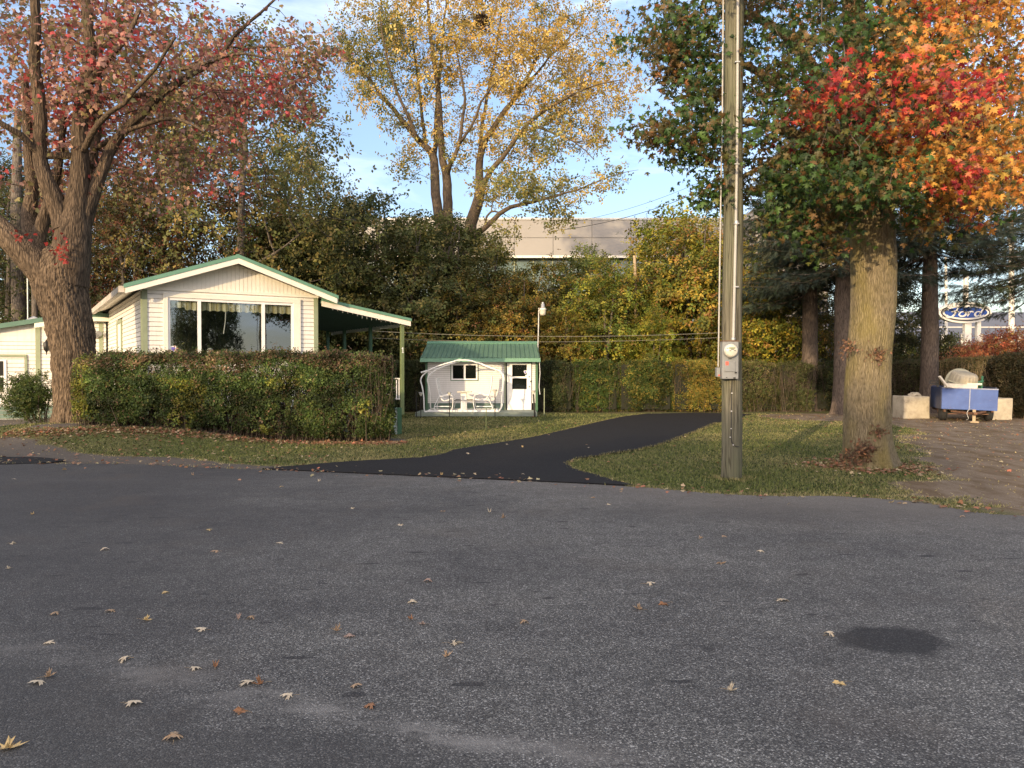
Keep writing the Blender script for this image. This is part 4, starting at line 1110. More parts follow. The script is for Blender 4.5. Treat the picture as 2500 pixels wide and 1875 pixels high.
# ================================================================== the garden shed
SD = 28.3; SX0, SX1 = (1043 - 1250) / FPX * SD, (1309 - 1250) / FPX * SD
shed = empty('garden_shed', ((SX0 + SX1) / 2, SD, 0), 0, 'small white garden shed with ribbed green metal roof beside the driveway lawn', 'shed')
def build_shed():
    def lx(px): return (px - 1250) / FPX * SD - (SX0 + SX1) / 2
    def lz(py): return P(1200, py, SD).z
    W2 = (SX1 - SX0) / 2; EZs = 1.94; dep = 2.3
    wx0, wx1, wz0, wz1 = lx(1102), lx(1166), lz(928), lz(888)
    dx0, dx1 = lx(1238), lx(1297)
    m = MB(); laps(m, -W2, W2, .40, EZs, .0745, [(wx0, wx1, wz0, wz1), (dx0 - .05, dx1 + .03, .1, EZs)], proud=.010); m.build('front_wall', M['siding_shed'], shed)
    m = MB(); m.box(-W2, dx0 - .1, -.004, .04, .14, .40); m.build('base_board', M['skirt'], shed)
    m = MB(); laps(m, 0, dep, .14, EZs, .0745, y=0); xform(m, lambda q: Vector((W2 - q.y, q.x, q.z))); m.build('side_wall', M['siding_shed'], shed)
    m = MB(); laps(m, -dep, 0, .14, EZs, .0745, y=0); xform(m, lambda q: Vector((-W2 + q.y, -q.x, q.z))); m.build('side_wall', M['siding_shed'], shed)
    m = MB(); m.box(-W2 + .02, W2 - .02, .06, dep, .14, EZs); m.build('inner_wall', M['darkroom'], shed)
    for a in ((W2 - .03, W2 + .06), (-W2 - .06, -W2 + .02)):
        m = MB(); m.box(a[0], a[1], -.03, .06, .05, EZs); m.build('corner_board', M['green'], shed)
    m = MB(); m.box(dx0 - .10, dx0 - .055, -.03, .02, .14, EZs); m.build('downpipe', M['sage'], shed)
    # window
    fr = MB(); t = .055
    fr.box(wx0, wx1, -.045, .01, wz0, wz0 + t); fr.box(wx0, wx1, -.045, .01, wz1 - t, wz1); fr.box(wx0, wx0 + t, -.045, .01, wz0 + t, wz1 - t); fr.box(wx1 - t, wx1, -.045, .01, wz0 + t, wz1 - t)
    xm = lx(1134.5); fr.box(xm - .035, xm + .035, -.04, .01, wz0 + t, wz1 - t)
    w = fr.build('window', M['white'], shed)
    fr = MB(); fr.box(wx0 - .03, wx1 + .03, -.03, -.012, wz0 - .03, wz0 - .002); fr.box(wx0 - .03, wx0 - .002, -.03, -.012, wz0, wz1); fr.box(wx1 + .002, wx1 + .03, -.03, -.012, wz0, wz1); fr.build('window_trim', M['green'], w)
    for a, b in ((wx0 + t, xm - .035), (xm + .035, wx1 - t)):
        m = MB(); m.box(a, b, -.012, .0, wz0 + t, wz1 - t); m.build('pane', M['glass_dark'], w)
    # door
    dz1 = lz(886.5); dz0 = .155
    g = [(lx(1250.5), lx(1286), lz(919), lz(890.5)), (lx(1251), lx(1285.3), lz(950), lz(923.5))]
    m = MB(); y0, y1 = -.045, .0
    m.box(dx0, g[0][0], y0, y1, dz0, dz1); m.box(g[0][1], dx1, y0, y1, dz0, dz1)
    m.box(g[0][0], g[0][1], y0, y1, dz0, g[1][2]); m.box(g[0][0], g[0][1], y0, y1, g[1][3], g[0][2]); m.box(g[0][0], g[0][1], y0, y1, g[0][3], dz1)
    d = m.build('door', M['white'], shed)
    for a in g:
        m = MB(); m.box(a[0], a[1], -.02, -.005, a[2], a[3]); m.build('pane', M['glass_dark'], d)
    m = MB(); m.lathe([(.0, .05), (.025, .045), (.03, .03), (.012, .02), (.012, 0)], 12, Matrix.Translation((lx(1292.5), -.045, lz(943.5))) @ Matrix.Rotation(R(90), 4, 'X')); m.build('door_knob', M['galv'], d)
    m = MB(); m.lathe([(.0, .025), (.028, .02), (.03, 0)], 12, Matrix.Translation((lx(1292), -.045, lz(919.5))) @ Matrix.Rotation(R(90), 4, 'X')); m.build('deadbolt', M['galv'], d)
    m = MB(); m.bar((lx(1295), -.06, lz(933)), (lx(1296), -.06, lz(929)), .03, .02); m.bar((lx(1294.6), -.055, lz(931)), (lx(1297), -.055, lz(931)), .02); m.build('latch', M['black'], d)
    pts = [(-.5, .5), (.5, .5), (.55, 0), (.3, -.45), (0, -.7), (-.3, -.45), (-.55, 0)]
    cx, cz = lx(1282.5), lz(908)
    m = MB(); m.add([(cx + a * .10, -.0225, cz + b * .11) for a, b in pts], [tuple(range(7))]); b_ = m.build('badge', M['white'], d)
    m = MB(); m.add([(cx + a * .065, -.0245, cz + b * .075 - .005) for a, b in pts], [tuple(range(7))]); m.build('badge_field', M['purple'], b_)
    m = MB(); m.lathe([(0, .004), (.03, .003), (.03, 0)], 12, Matrix.Translation((lx(1284.5), -.021, lz(917))) @ Matrix.Rotation(R(90), 4, 'X')); m.build('round_sticker', M['white'], d)
    # roof
    yf, yr, yb = -.42, 1.15, 2.75; zf, zr = 2.045, 2.655; xl_, xr_ = -W2 - .20, W2 + .13
    xl2, xr2 = -W2 - .10, W2 + .06      # the ridge is shorter than the eave: clipped ends
    m = MB()
    def rl(f, u):  # f 0 eave..1 ridge, u 0..1 across
        xa = xl_ + (xl2 - xl_) * f; xb = xr_ + (xr2 - xr_) * f
        return Vector((xa + (xb - xa) * u, yf + (yr - yf) * f, zf + (zr - zf) * f))
    nrm = Vector((0, -(zr - zf), (yr - yf))).normalized()
    m.add([rl(0, 0), rl(0, 1), rl(1, 1), rl(1, 0)] + [rl(0, 0) - nrm * .03, rl(0, 1) - nrm * .03, rl(1, 1) - nrm * .03, rl(1, 0) - nrm * .03], [(0, 1, 2, 3), (7, 6, 5, 4), (0, 4, 5, 1), (1, 5, 6, 2), (3, 7, 4, 0)])
    m.add([rl(1, 0), rl(1, 1), (xr_, yb, zf), (xl_, yb, zf)], [(0, 1, 2, 3)])
    n = 25
    for i in range(n + 1):
        u = .01 + .98 * i / n; w_ = .011 / 4
        a0, a1, c0, c1, e0, e1 = rl(-.005, u - .006), rl(.93, u - .006), rl(-.005, u + .001), rl(.93, u + .001), rl(-.005, u + .008), rl(.93, u + .008)
        h = nrm * .034
        m.add([a0, a1, c0 + h, c1 + h, e0, e1], [(0, 2, 3, 1), (2, 4, 5, 3), (0, 4, 2), (1, 3, 5)])
    rf = m.build('roof', M['roof'], shed)
    m = MB(); m.bar(Vector((xl2 - .02, yr - .08, zr - .005)), Vector((xr2 + .02, yr - .08, zr - .005)), .22, .035, nrm); m.build('ridge_cap', M['green_edge'], rf)
    m = MB(); m.box(xl_ - .01, xr_ + .01, yf - .02, yf + .02, zf - .145, zf - .012); m.build('eave_fascia', M['green_edge'], rf)
    m = MB(); m.box(xl_ + .1, xr_ - .05, yf + .02, 0, zf - .14, zf - .12); m.build('eave_soffit', M['white'], rf)
    for sx in (-1, 1):
        m = MB(); x = sx * (W2 - .005); m.add([(x, 0, EZs - .02), (x, dep, EZs - .02), (x, yr, zr - .06)], [(0, 1, 2)]); m.build('gable', M['siding_shed'], rf)
    # white downspout cable on the right side
    m = MB(); m.tube([(xr_ - .02, -.3, 1.9), (xr_, -.28, 1.5), (xr_ - .03, -.27, 1.0), (xr_ - .0, -.26, .72)], .012, 6); m.build('hanging_cord', M['white'], shed)
    m = MB(); pts = []
    for i in range(41):
        u = i / 40; pts.append((-W2 + .05 + u * (2 * W2 - .5), -.06, EZs - .03 - .03 * abs(math.sin(u * PI * 4)) - (.05 if i < 3 else 0)))
    m.tube(pts, .009, 5); m.build('light_string', M['white'], shed)
build_shed()
m = MB(); m.box(SX0 - .22, SX1 - .02, 26.5, 28.27, .02, .14)
for i in range(9): m.box(SX0 - .22, SX1 - .02, 26.5 + i * .197 + .006, 26.5 + (i + 1) * .197 - .006, .1402, .150)
o = m.build('shed_platform', M['deckgrey'] if 'deckgrey' in M else simple('grey_green_boards', (.20, .24, .20), .7, 0, .2, 5, .2)); tag(o, 'low grey green plank platform in front of the garden shed', 'platform')

# ---- metal mast with yard light
def yard_light():
    b = Vector(((1314.5 - 1250) / FPX * 30.6, 30.6, 0)); e = empty('yard_light', b, 0, 'thin metal mast with jar shaped lamp behind the shed roof', 'lamp')
    zt = P(1314, 752, 30.6).z
    m = MB(); m.tube([(0, 0, 0), (-.02, 0, zt * .6), (.02, 0, zt)], .028, 8); m.build('mast', M['galv'], e)
    m = MB(); m.tube([(.02, 0, zt - .06), (.06, -.05, zt - .02), (.14, -.06, zt + .0)], .03, 8); m.build('bracket', M['rust'], e)
    Mx = Matrix.Translation((.17, -.06, zt - .30))
    m = MB(); m.lathe([(.05, .52), (.05, .45), (.075, .44), (.075, .33), (.10, .31)], 16, Mx); m.build('lamp_cap', M['galv'], e)
    m = MB(); m.lathe([(.0, .0), (.10, .01), (.125, .10), (.13, .20), (.145, .22), (.145, .25), (.10, .30)], 16, Mx); m.build('lamp_globe', M['lampglass'], e)
yard_light()

# ================================================================== glider swing
def glider():
    D0 = 27.2
    def X(px): return (px - 1250) / FPX * D0 - (1138 - 1250) / FPX * D0
    def Z(py): return P(1200, py, D0).z - .15
    e = empty('garden_swing', ((1138 - 1250) / FPX * D0, 26.75, .152), 0, 'white metal glider swing with two slatted facing seats and a middle table', 'garden swing')
    def q(zx, zy): return (X(1000 + zx / 6.32), Z(780 + zy / 6.32))
    arch = [(300, 1450), (250, 1400), (240, 1200), (220, 1050), (195, 940), (230, 860), (350, 770), (520, 700), (680, 655), (760, 633), (930, 635), (1060, 675), (1240, 745), (1390, 800), (1440, 880), (1440, 1020), (1420, 1180), (1415, 1330), (1380, 1420), (1330, 1450)]
    for yy, sh in ((0, 0), (1.15, 1)):
        pts = []
        for a in arch:
            x, z = q(*a)
            if sh: x = x * .97 + .06
            pts.append((x, yy, max(z, .03)))
        m = MB(); m.tube(smooth3(pts, 4), .024, 8); m.build('arch_frame', M['white'], e)
    m = MB()
    x0 = q(300, 1450)[0]; x1 = q(1370, 1450)[0]
    m.bar((x0, 0, .04), (x1, 0, .04), .09, .06); m.bar((x0, 1.15, .04), (x1, 1.15, .04), .06, .05)
    m.bar((x0 + .06, 0, .06), (x0 + .06, 1.15, .06), .05); m.bar((x1 - .06, 0, .06), (x1 - .06, 1.15, .06), .05)
    for zx, zy in ((760, 640), (930, 642), (400, 760), (1330, 790)):
        x, z = q(zx, zy); m.tube([(x, 0, z), (x, 1.15, z)], .018, 6)
    m.build('base_rails', M['white'], e)
    x, z = q(200, 820); x2, z2 = q(540, 700); m = MB(); m.tube([(x, -.02, z), (q(300, 790)[0], -.02, q(300, 790)[1])], .03, 8); m.build('crank_bar', M['white'], e)
    # seats: side profile (x,z) of slatted curve; left faces right, right faces left
    L_ = [(425, 915), (432, 980), (445, 1050), (462, 1120), (480, 1180), (505, 1225), (545, 1250), (600, 1240), (650, 1215)]
    R_ = [(1270, 885), (1268, 950), (1262, 1020), (1245, 1100), (1220, 1165), (1185, 1220), (1130, 1240), (1070, 1235), (1020, 1225)]
    for nm, prof, hang in (('left', L_, ((400, 1360), (440, 1200), (625, 1390))), ('right', R_, ((1270, 1340), (1200, 1170), (1040, 1400)))):
        s_ = empty('seat', (0, 0, 0)); s_.parent = e
        P2 = [q(*a) for a in prof]; P2s = smooth3([(a[0], 0, a[1]) for a in P2], 5)
        m = MB()
        for yy in (.12, 1.03): m.tube([(p[0], yy, p[2]) for p in P2s], .016, 6)
        m.build('seat_frame', M['white'], s_)
        m = MB(); last = None
        for i, p in enumerate(P2s):
            if i % 2 == 0: m.box(p[0] - .016, p[0] + .016, .10, 1.05, p[2] - .022, p[2] + .022)
        m.build('slats', M['white'], s_)
        m = MB()
        sgn = 1 if nm == 'left' else -1
        A = q(*((465, 1190) if nm == 'left' else (1200, 1175))); B = q(*((395, 1350) if nm == 'left' else (1280, 1350))); C = q(*((440, 1405) if nm == 'left' else (1230, 1405))); Dd = q(*((640, 1415) if nm == 'left' else (1040, 1415))); E = q(*((680, 1240) if nm == 'left' else (990, 1240))); F_ = q(*((640, 1160) if nm == 'left' else (1040, 1150)))
        for yy in (.08, 1.07):
            m.tube(smooth3([(a[0], yy, a[1]) for a in (A, B, C, Dd, E, F_, A)], 4), .017, 6)
        for a in (B, C, Dd, E): m.tube([(a[0], .08, a[1]), (a[0], 1.07, a[1])], .014, 6)
        m.build('side_frame', M['white'], s_)
        m = MB(); za = q(0, 1335)[1]; m.bar((B[0], .08, za), (Dd[0], .08, za), .03); m.box(min(C[0], Dd[0]), max(C[0], Dd[0]), .1, 1.05, q(0, 1410)[1], q(0, 1400)[1] + .01); m.build('foot_rest', M['white'], s_)
    # table
    a = q(735, 1110); b = q(955, 1125); 
    m = MB(); m.box(a[0], b[0], .25, .90, b[1], a[1]); m.build('table_top', M['cream_table'], e, bevel=.01)
    a = q(790, 1125); b = q(880, 1428); m = MB(); m.box(a[0], b[0], .40, .75, .0, a[1] - .004); m.build('table_pedestal', M['white'], e, bevel=.008)
    m = MB(); a = q(690, 1245); b = q(985, 1245); m.bar((a[0], .12, a[1]), (b[0], .12, b[1]), .02); m.bar((a[0], 1.03, a[1]), (b[0], 1.03, b[1]), .02); m.build('link_bar', M['black'], e)
def smooth3(pts, sub):
    pts = [np.array(p, float) for p in pts]; out = []; n = len(pts)
    for i in range(n - 1):
        p0, p1, p2, p3 = pts[max(i-1, 0)], pts[i], pts[i+1], pts[min(i+2, n-1)]
        for k in range(sub):
            t = k / sub; out.append(tuple(.5 * ((2*p1) + (-p0+p2)*t + (2*p0-5*p1+4*p2-p3)*t*t + (-p0+3*p1-3*p2+p3)*t**3)))
    out.append(tuple(pts[-1])); return out
M['cream_table'] = simple('cream_table_top', (.72, .66, .54), .5, 0, .1, 5, .05)
glider()

# ================================================================== garden solar lights and stakes
def solar(px, ptop, pbot, label, lean=0.0):
    b = G(px, pbot); h = P(px, ptop, b.y).z
    e = empty('solar_light', b, 0, label, 'garden light', 'solar stake lights around the shed platform')
    m = MB(); m.tube([(0, 0, -.05), (lean, 0, h - .13)], .015 if lean == 0 else .03, 8); m.build('stake', M['black'], e)
    m = MB(); m.lathe([(.02, h - .13), (.055, h - .06), (.062, h - .03)], 14, Matrix.Translation((lean, 0, 0))); m.build('lens', M['lampglass'], e)
    m = MB(); m.lathe([(.062, h - .03), (.085, h - .025), (.08, h - .005), (.0, h)], 14, Matrix.Translation((lean, 0, 0))); m.build('cap', M['galv'], e)
solar(1027.5, 957.5, 1020.5, 'pale topped solar stake light left of the shed, against the dark hedge')
solar(1097.5, 957, 1018.5, 'solar stake light in front of the left swing seat')
solar(1208.5, 951, 1018.5, 'solar stake light at the right end of the swing')
solar(1306, 953, 1018, 'thick leaning black solar stake light at the shed corner', -.05)
def stake(px, ptop, pbot, r, mat, label):
    b = G(px, pbot); h = P(px, ptop, b.y).z
    m = MB(); m.tube([(0, 0, -.05), (.008, 0, h)], r, 8); o = m.build('garden_stake', mat, None, label, 'stake'); o.location = b
stake(1186.5, 996, 1050, .010, M['postgreen'], 'thin green metal stake standing alone in the lawn before the swing')
stake(1328.5, 948, 1013, .017, M['sage'], 'grey green stake in front of the hedge right of the shed')
stake(1016.5, 955, 1019, .018, M['black'], 'plain black stake beside the leftmost solar light')

# ================================================================== utility pole with meter
def pole():
    D = 11.4; b = G(1786.5, 1168); b.y = D; b.x = (1786.5 - 1250) / FPX * D
    e = empty('utility_pole', (b.x, b.y, 0), 0, 'tall weathered wooden utility pole carrying an electricity meter beside the driveway', 'utility pole')
    pts = []; rs = []
    for i in range(48):
        z = -.1 + i * .2; pts.append((.006 * math.sin(i * .4) + z * .001, 0, z)); rs.append(.149 - z * .0022 + .0015 * math.sin(i * 1.7))
    o = big_trunk('pole_shaft', pts, rs, M['pole'], e, 48, .12, .0035, 0, 3.3, .02)
    def loc(px, py, off=0): q = P(px, py, D - .15 - off); return q.x - b.x, q.z
    Dm = D - .2
    def lx(px, d=Dm): return (px - 1250) / FPX * d - b.x
    def lz(py, d=Dm): return P(1786, py, d).z
    # central conduit
    m = MB(); m.tube([(lx(1791), -.175, lz(834)), (lx(1796), -.170, lz(560)), (lx(1798), -.168, lz(380)), (lx(1798.5), -.166, 5.2), (lx(1799), -.164, 9.0)], .021, 10)
    cd = m.build('conduit', M['pvc'], e)
    for py in (700, 545, 400, 150):
        m = MB(); m.box(lx(1797) - .035, lx(1797) + .035, -.198, -.14, lz(py) - .008, lz(py) + .008); m.build('conduit_clamp', M['galv'], cd)
    m = MB(); m.lathe([(.026, 0), (.03, .01), (.03, .05), (.026, .06)], 10, Matrix.Translation((lx(1797.5), -.17, lz(548)))); m.lathe([(.026, 0), (.034, .01), (.03, .04), (.024, .05)], 10, Matrix.Translation((lx(1791), -.175, lz(832))))
    m.build('conduit_coupling', M['galv'], cd)
    m = MB(); m.tube([(lx(1758), -.10, lz(895)), (lx(1760), -.10, lz(700)), (lx(1763), -.10, lz(400)), (lx(1765), -.10, 5.2), (lx(1767), -.10, 9.0)], .012, 8); m.build('thin_conduit', M['pvc'], e)
    # meter cabinet
    z0, z1 = lz(925), lz(834); x0, x1 = lx(1760.5), lx(1799.5)
    m = MB(); m.box(x0, x1, -.27, -.13, z0, z1); bx = m.build('meter_cabinet', M['boxgrey'], e, bevel=.006)
    m = MB(); m.box(x0 - .006, x1 + .004, -.275, -.13, z1 + .001, z1 + .012); m.build('cabinet_lip', M['rust'], bx)
    m = MB(); m.box(x0 + .028, x1 - .05, -.285, -.271, lz(907), lz(882)); cv = m.build('breaker_cover', M['boxgrey'], bx, bevel=.004)
    m = MB(); m.add([(x0 + .04, -.2865, lz(892)), (x0 + .085, -.2865, lz(892)), (x0 + .085, -.2865, lz(882.6)), (x0 + .04, -.2865, lz(882.6))], [(0, 1, 2, 3)]); m.build('warning_sticker', M['red'], cv)
    m = MB(); m.box(x1 - .055, x1 - .03, -.292, -.271, lz(911), lz(908)); m.build('padlock', M['black'], bx)
    m = MB(); m.box(x0 + .05, x0 + .07, -.2735, -.2705, lz(922.5), lz(921)); m.box(x1 - .075, x1 - .04, -.2735, -.2705, lz(924), lz(921)); m.box(x0 + .08, x1 - .10, -.2735, -.2705, lz(877), lz(875.5)); m.build('knockouts', M['black'], bx)
    cx, cz = lx(1779.5), lz(856.5)
    mt = Matrix.Translation((cx, -.27, cz)) @ Matrix.Rotation(R(90), 4, 'X')
    m = MB(); m.lathe([(.098, 0), (.104, .005), (.104, .03), (.098, .036)], 32, mt); me_ = m.build('meter_ring', M['galv'], bx)
    m = MB(); m.lathe([(.096, .036), (.09, .065), (.07, .078), (.0, .084)], 32, mt); m.build('meter_face', M['meterface'], me_)
    m = MB(); yy = -.358
    m.add([(cx - .045, yy, cz + .028), (cx + .045, yy, cz + .028), (cx + .045, yy, cz + .05), (cx - .045, yy, cz + .05)], [(0, 1, 2, 3)]); m.build('meter_display', M['sage'], me_)
    m = MB()
    for a, w_, z_ in ((-.04, .03, -.002), (.03, .024, -.002), (-.075, .02, .032), (-.02, .05, .020)): m.add([(cx + a, yy - .001, cz + z_ - .004), (cx + a + w_, yy - .001, cz + z_ - .004), (cx + a + w_, yy - .001, cz + z_ + .004), (cx + a, yy - .001, cz + z_ + .004)], [(0, 1, 2, 3)])
    m.build('meter_marks', M['black'], me_)
    m = MB(); m.box(lx(1751), lx(1759.5), -.18, -.08, lz(920), lz(897)); jb = m.build('junction_box', M['boxgrey'], e, bevel=.005)
    m = MB(); m.box(lx(1754), lx(1758.5), -.183, -.1805, lz(918), lz(914.5)); m.build('box_label', M['red'], jb)
    # ground wire with staples
    def on(px, py):  # a point on the round shaft under an image point
        z = lz(py); x = lx(px); r = .152; return (x, -math.sqrt(max(.0001, r * r - x * x)) - .004, z)
    wp = [(1790, 926), (1789, 960), (1788.5, 1000), (1788, 1040), (1788.5, 1070), (1791, 1083), (1797, 1089), (1803, 1091.5), (1806.5, 1091)]
    m = MB(); m.tube(smooth3([on(*a) for a in wp], 4), .0055, 6); gw = m.build('ground_wire', M['cable'], e)
    m = MB()
    for a in ((1789, 960), (1788.5, 1004), (1788, 1047), (1793, 1087), (1786, 1068)):
        p = on(*a); m = MB(); m.box(p[0] - .008, p[0] + .008, p[1] - .01, p[1] + .002, p[2] - .005, p[2] + .005); m.build('staple', M['white'], gw)
    m = MB(); m.tube(smooth3([(.1, -.1, 5.05), (.35, -.2, 4.98), (.6, -.1, 5.0), (1.4, .6, 5.2), (3.2, 1.5, 5.6)], 5), .01, 6); m.build('service_cable', M['cable'], e)
M['meterface'] = simple('meter_dial', (.55, .54, .46), .25, 0, .05, 4, .02)
pole()

# ================================================================== cables across the background
def cable(a, b, sag, r, mat, label):
    a = Vector(a); b = Vector(b); pts = []
    for i in range(31):
        t = i / 30; q = a.lerp(b, t); q.z -= sag * 4 * t * (1 - t); pts.append(q)
    m = MB(); m.tube(pts, r, 5); return m.build('cable', mat, None, label, 'cable')
cable(P(905, 808, 30), P(1762, 812, 30), .18, .010, M['palecable'], 'pale thin cable above the shed ridge, upper of the close pair')
cable(P(905, 825, 30), P(1762, 824, 30), .16, .008, M['palecable'], 'pale thin cable just above the shed ridge, lower of the close pair')
cable(P(1180, 700, 34), P(1760, 640, 34), .5, .018, M['cable'], 'dark cable crossing the yellow leaves halfway up the thicket')
cable(P(1700, 780, 34), P(2100, 742, 34), .3, .022, M['cable'], 'thick dark cable leading right behind the pole toward the spruces')
cable(P(1200, 808, 33), P(1740, 780, 33), .3, .012, M['cable'], 'dark cable low in the thicket over the yellow hedge')
cable(P(1380, 560, 60), P(1790, 430, 60), .6, .022, M['cable'], 'lower dark wire against the sky above the grey building')
cable(P(1380, 545, 62), P(1790, 405, 62), .6, .014, M['cable'], 'upper faint wire against the sky above the grey building')

# ================================================================== trailer, blocks, junk
TD = 24.2
def trailer():
    cx = (2366 - 1250) / FPX * TD
    e = empty('utility_trailer', (cx, TD, 0), R(-19), 'scratched blue utility trailer parked on worn dirt between two concrete blocks', 'trailer')
    def lx(px): return (px - 2366) / FPX * TD
    def lz(py): return P(2366, py, TD).z
    z0, z1 = lz(999), lz(943)
    m = MB(); m.box(-.82, .82, 0, .035, z0, z1); fp = m.build('front_panel', M['blue'], e, bevel=.008); fp.rotation_euler = (0, R(1.8), 0); fp.location = (0, 0, 0)
    m = MB(); m.box(-.82, .82, -.012, -.002, z1 - .025, z1 + .012); m.box(-.015, .015, -.010, -.001, z0, z1 - .03); q = m.build('panel_rail', M['blue_pale'], fp)
    for s_ in (-1, 1):
        m = MB(); m.box(s_ * .80 - .02, s_ * .80 + .02, .04, 1.9, z0 + .02, z1 + .03); m.build('side_panel', M['blue_shaded'], e)
    m = MB(); m.box(-.77, .77, .04, 1.9, z0 + .0, z0 + .05); m.build('bed', M['black'], e)
    m = MB(); m.box(-.77, .77, 1.86, 1.9, z0 + .05, z1 + .06); m.build('tailgate', M['blue_shaded'], e)
    m = MB(); m.bar((-.7, .05, z0 - .04), (-.7, 2.2, z0 - .04), .06, .07); m.bar((.7, .05, z0 - .04), (.7, 2.2, z0 - .04), .06, .07); m.bar((-.75, 1.0, z0 - .1), (.75, 1.0, z0 - .1), .06, .06); m.bar((-.6, .1, z0 - .14), (.6, .1, z0 - .14), .03, .03); m.build('chassis', M['rust'], e)
    for s_ in (-1, 1):
        w = empty('wheel', (s_ * .68, .50, .27)); w.parent = e
        Mx = Matrix.Rotation(R(90), 4, 'Y')
        m = MB(); m.lathe([(.15, -.09), (.24, -.10), (.27, -.07), (.275, 0), (.27, .07), (.24, .10), (.15, .09)], 28, Mx); m.build('tyre', M['rubber'], w)
        m = MB(); m.lathe([(.0, -.05), (.06, -.06), (.13, -.03), (.155, -.08), (.155, .08), (.13, .03), (.0, .05)], 20, Mx); m.build('rim', M['galv'], w)
    for s_ in (-1, 1):
        m = MB(); m.tube([(s_ * .68 - .12, .16, .36), (s_ * .68 - .12, .32, .50), (s_ * .68 - .12, .68, .50), (s_ * .68 - .12, .84, .36)], .015, 5); m.build('mudguard', M['black'], e)
    m = MB(); m.bar((-.5, .05, z0 - .05), (0, -.75, .30), .05, .06); m.bar((.5, .05, z0 - .05), (0, -.75, .30), .05, .06); m.box(-.05, .05, -.95, -.68, .27, .34); tg = m.build('tow_bar', M['rust'], e)
    m = MB(); m.bar((0, -.72, .04), (.02, -.66, .42), .09, .05); m.box(-.12, .12, -.84, -.60, .0, .05); m.build('jack_stand', M['tanwood'], tg)
    m = MB(); m.tube(smooth3([(.02, -.6, .40), (-.12, -.7, .44), (-.20, -.72, .30), (-.16, -.75, .14), (-.22, -.7, .08)], 4), .010, 5); m.build('wiring', M['galv'], tg)
    m = MB(); m.box(-1.17, -.92, .02, .06, z1 + .14, z1 + .17); m.box(-1.17, -.92, .02, .06, z1 + .23, z1 + .26); m.box(-1.17, -1.13, .02, .06, z1 + .17, z1 + .23); m.box(-.96, -.88, .02, .06, z1 + .04, z1 + .23); m.build('bracket', M['black'], e)
    e.scale = (.94, .94, .94)
    return z1 * .94
M['blue_pale'] = simple('worn_pale_edge', (.25, .28, .38), .6, 0, .25, 12, .2)
M['blue_shaded'] = simple('shaded_blue_side', (.025, .04, .10), .55, 0, .25, 6, .15)  # trailer blue darkened, the shade on its sides put into the colour
M['tanwood'] = simple('bare_wood', (.36, .28, .18), .8, 0, .25, 9, .3)
M['green_plastic'] = simple('green_plastic', (.045, .15, .085), .45)
TZ = trailer()
def junk():
    cx = (2366 - 1250) / FPX * TD
    e = empty('plastic_barrel', (cx + .22, TD + .75, TZ + .13), 0, 'tan ribbed plastic barrel upturned on top of the trailer load', 'barrel')
    Mx = Matrix.Rotation(R(6), 4, 'Y') @ Matrix.Rotation(R(14), 4, 'X')
    m = MB(); nn = 44; vs = []; prof = [(.44, -.25), (.43, 0), (.41, .22), (.385, .31), (.33, .365), (.2, .39), (.0, .395)]
    for r_, z_ in prof:
        for k in range(nn): t_ = 2*PI*k/nn; q_ = r_ - (.012 if k % 2 and r_ > .3 else 0); vs.append(Mx @ Vector((q_*math.cos(t_), q_*math.sin(t_), z_)))
    m.add(vs, [(i*nn+k, i*nn+(k+1) % nn, (i+1)*nn+(k+1) % nn, (i+1)*nn+k) for i in range(len(prof)-1) for k in range(nn)]); m.build('body', M['tan_plastic'], e)
    m = MB(); m.lathe([(.44, .02), (.455, .03), (.455, .07), (.43, .08)], 30, Mx); m.build('rim', M['tan_dark'], e)
    o = MB()
    vs = []; 
    o.lathe([(.50, 0), (.54, .02), (.52, .05), (.30, .10), (0, .12)], 30, Matrix.Rotation(R(78), 4, 'X')); ob = o.build('round_lid', M['tan_dark']); ob.location = (cx + .52, TD + 1.35, TZ + .10); tag(ob, 'large round pale lid standing upright behind the tan barrel', 'lid')
    o = MB(); o.bar((-.70, 0, 0), (.32, .0, -.06), .07, .13); o.box(-.02, .45, -.05, .04, .0, .06); ob = o.build('plank', M['cream_table']); ob.location = (cx - .0, TD + .12, TZ + .10); tag(ob, 'cream board lying across the front of the trailer load', 'board')
    o = MB(); o.bar((-.98, 0, .0), (-.72, .0, -.34), .10, .05); ob = o.build('plank', M['cream_table']); ob.location = (cx + .1, TD + .1, TZ + .38); tag(ob, 'short cream board sticking up at the left of the trailer load', 'board')
    c = empty('plastic_chair', (cx + .60, TD + .55, TZ + .02), R(15), 'upturned green plastic chair at the right of the trailer load', 'chair')
    m = MB(); m.bar((.12, 0, -.3), (.24, .05, .36), .05, .04); m.build('leg', M['green_plastic'], c)
    m = MB(); m.bar((-.05, .25, -.1), (.06, .30, .34), .05, .04); m.build('leg', M['green_plastic'], c)
    m = MB(); m.bar((-.40, 0, .10), (.22, .0, .20), .06, .04); m.bar((-.30, 0, .16), (.18, .0, .08), .05, .03); m.build('armrest', M['green_plastic'], c)
    m = MB(); m.tube(smooth3([(-.45, .1, .12), (-.1, .08, .02), (.2, .1, .0)], 4), .05, 6); m.box(-.4, .2, .1, .5, -.02, .02); m.build('seat', M['green_plastic'], c)
M['tan_dark'] = simple('pale_olive_plastic', (.40, .38, .26), .55, 0, .15, 6, .15)
junk()
